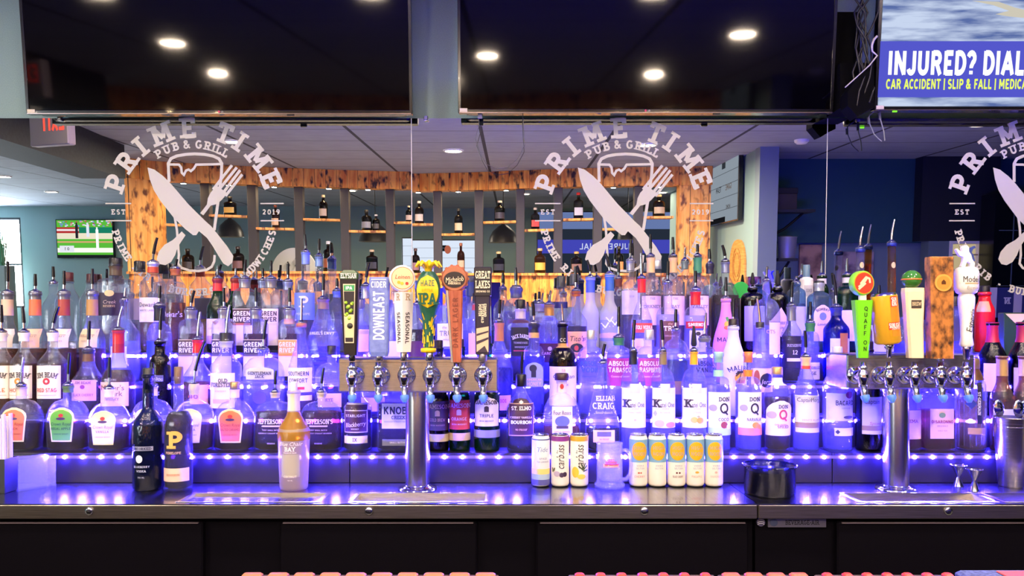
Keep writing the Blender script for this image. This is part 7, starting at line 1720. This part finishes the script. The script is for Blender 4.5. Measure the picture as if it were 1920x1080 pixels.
# banner with purple and white stripes
u = RY(1850, 560, YR + .75)
r = thing('striped_banner', 'purple and white striped pennant banner reflected behind the green carton', 'banner', (u.x + .3, YR + .78, u.z))
b = MB(); sw_ = .09
for i, hx in enumerate(('#d8d4e8', '#2c3474', '#2c3474', '#d8d0dc', '#2c3474', '#d8d0dc')): b.box(-.3 + i * sw_, -.3 + (i + 1) * sw_ - .0005, -.012, 0, -.2, .12, paint(hx, .7))
put(b, lambda x, z, o: (-x, .001 + o, z), 'N', .10, -.02, .07, paint('#d8d4e0', .6), 'slab', t=.24); b.build('cloth', r)
b = MB(); b.box(-.01, .01, -.03, -.013, -u.z, .12, M_BLACK); b.build('pole', r)
# framed pictures on the lower right wall
for px0, px1, py0, hx, hx2, lb in ((1494, 1539, 459, '#c49a80', '#7a5a4c', 'brown canvas picture on the recessed wall, left of the right panel seam'), (1564, 1636, 472, '#b8a4a4', '#5a4a58', 'pale skyline canvas on the recessed wall behind the green gin bottles')):
    a, c_ = RY(px0, py0 + 130, YR), RY(px1, py0, YR)
    r = thing('canvas_picture', lb, 'picture', ((a.x + c_.x) / 2, YR + .001, (a.z + c_.z) / 2)); w, h = (c_.x - a.x) / 2, (c_.z - a.z) / 2
    b = MB(); b.box(-w, w, 0, .035, -h, h, noisy('canvas', hx, hx2, (1.5, 1, 1.5), 3.0, .7, lo=.42, hi=.6)); b.build('canvas', r)
# shelf brackets with a bucket
a = RY(1500, 392, YR + .5); 
for py, lb, tp in ((392, 'upper dark wall shelf beside the pillar', 1), (484, 'lower dark wall shelf with a steel bucket beside the pillar', 0)):
    q = RY(1460, py, yn - .1); e_ = RY(1530 if tp else 1497, py, yn - .1)
    r = thing('bracket_shelf', lb, 'shelf', (q.x, yn - .25, q.z)); L_ = e_.x - q.x
    b = MB(); b.box(0, L_, -.12, .14, -.03, 0, paint('#20242a', .6)); b.build('shelf_board', r)
    b = MB(); b.tube([(0.01, 0, -.26), (L_ * .3, 0, -.2), (L_ * .6, 0, -.1), (L_ * .8, 0, -.03)], .014, M_BLACK, 8); b.build('shelf_bracket', r)
    if tp:
        o = thing('storage_box', 'dark box on the upper wall shelf beside the pillar', 'box', (q.x + .12, yn - .25, q.z + .0006)); b = MB(); b.box(-.12, .10, -.08, .08, 0, .17, paint('#3a2f28', .6), .004); b.build('box_body', o); b = MB(); b.box(-.125, .105, -.085, .085, .1705, .23, paint('#191516', .6), .004); b.build('box_lid', o)
    else:
        o = thing('ice_bucket', 'grey metal bucket on the lower wall shelf beside the pillar', 'bucket', (q.x + .14, yn - .25, q.z + .0006)); b = MB(); b.lathe([(.085, 0), (.10, .22), (.105, .23), (.10, .23), (.08, .01)], paint('#9a9aa8', .4, .4), (0, 0, 0), 24); b.build('bucket_body', o); b = MB(); b.tube([(-.10, 0, .22), (-.07, -.05, .24), (0, -.09, .245), (.07, -.05, .24), (.10, 0, .22)], .006, M_DULLCHROME, 8); b.build('bucket_handle', o)
# exit sign hanging from the ceiling
q = RY(99, 243, .9)
r = thing('exit_sign', 'hanging exit sign with red letters, mirrored at the upper left', 'sign', (q.x, .9, q.z), rot=(0, 0, radians(18)))
b = MB(); b.box(-.16, .16, -.03, .03, -.11, .11, paint('#b8a89c', .5), .006); b.build('sign_body', r)
b = MB(); put(b, lambda x, z, o: (-x, .031 + o, z), 'EXIT', -.04, .03, .10, emit('#ff4a3a', 2.0), 'sans', .2, t=.22); b.build('lettering', r)
b = MB(); b.tube([(0, 0, .111), (0, 0, CEIL - q.z)], .01, M_WHITE, 8); b.build('stem', r)
q = RZ(1503, 262, CEIL); r = thing('smoke_detector', 'white dome smoke detector on the ceiling, in the mirror left of the right panel seam', 'detector', (q.x, q.y, CEIL - .0005)); b = MB(); b.lathe([(.07, 0), (.068, -.02), (.045, -.04), (.001, -.045)], M_WHITE, (0, 0, 0), 20); b.build('detector_body', r)
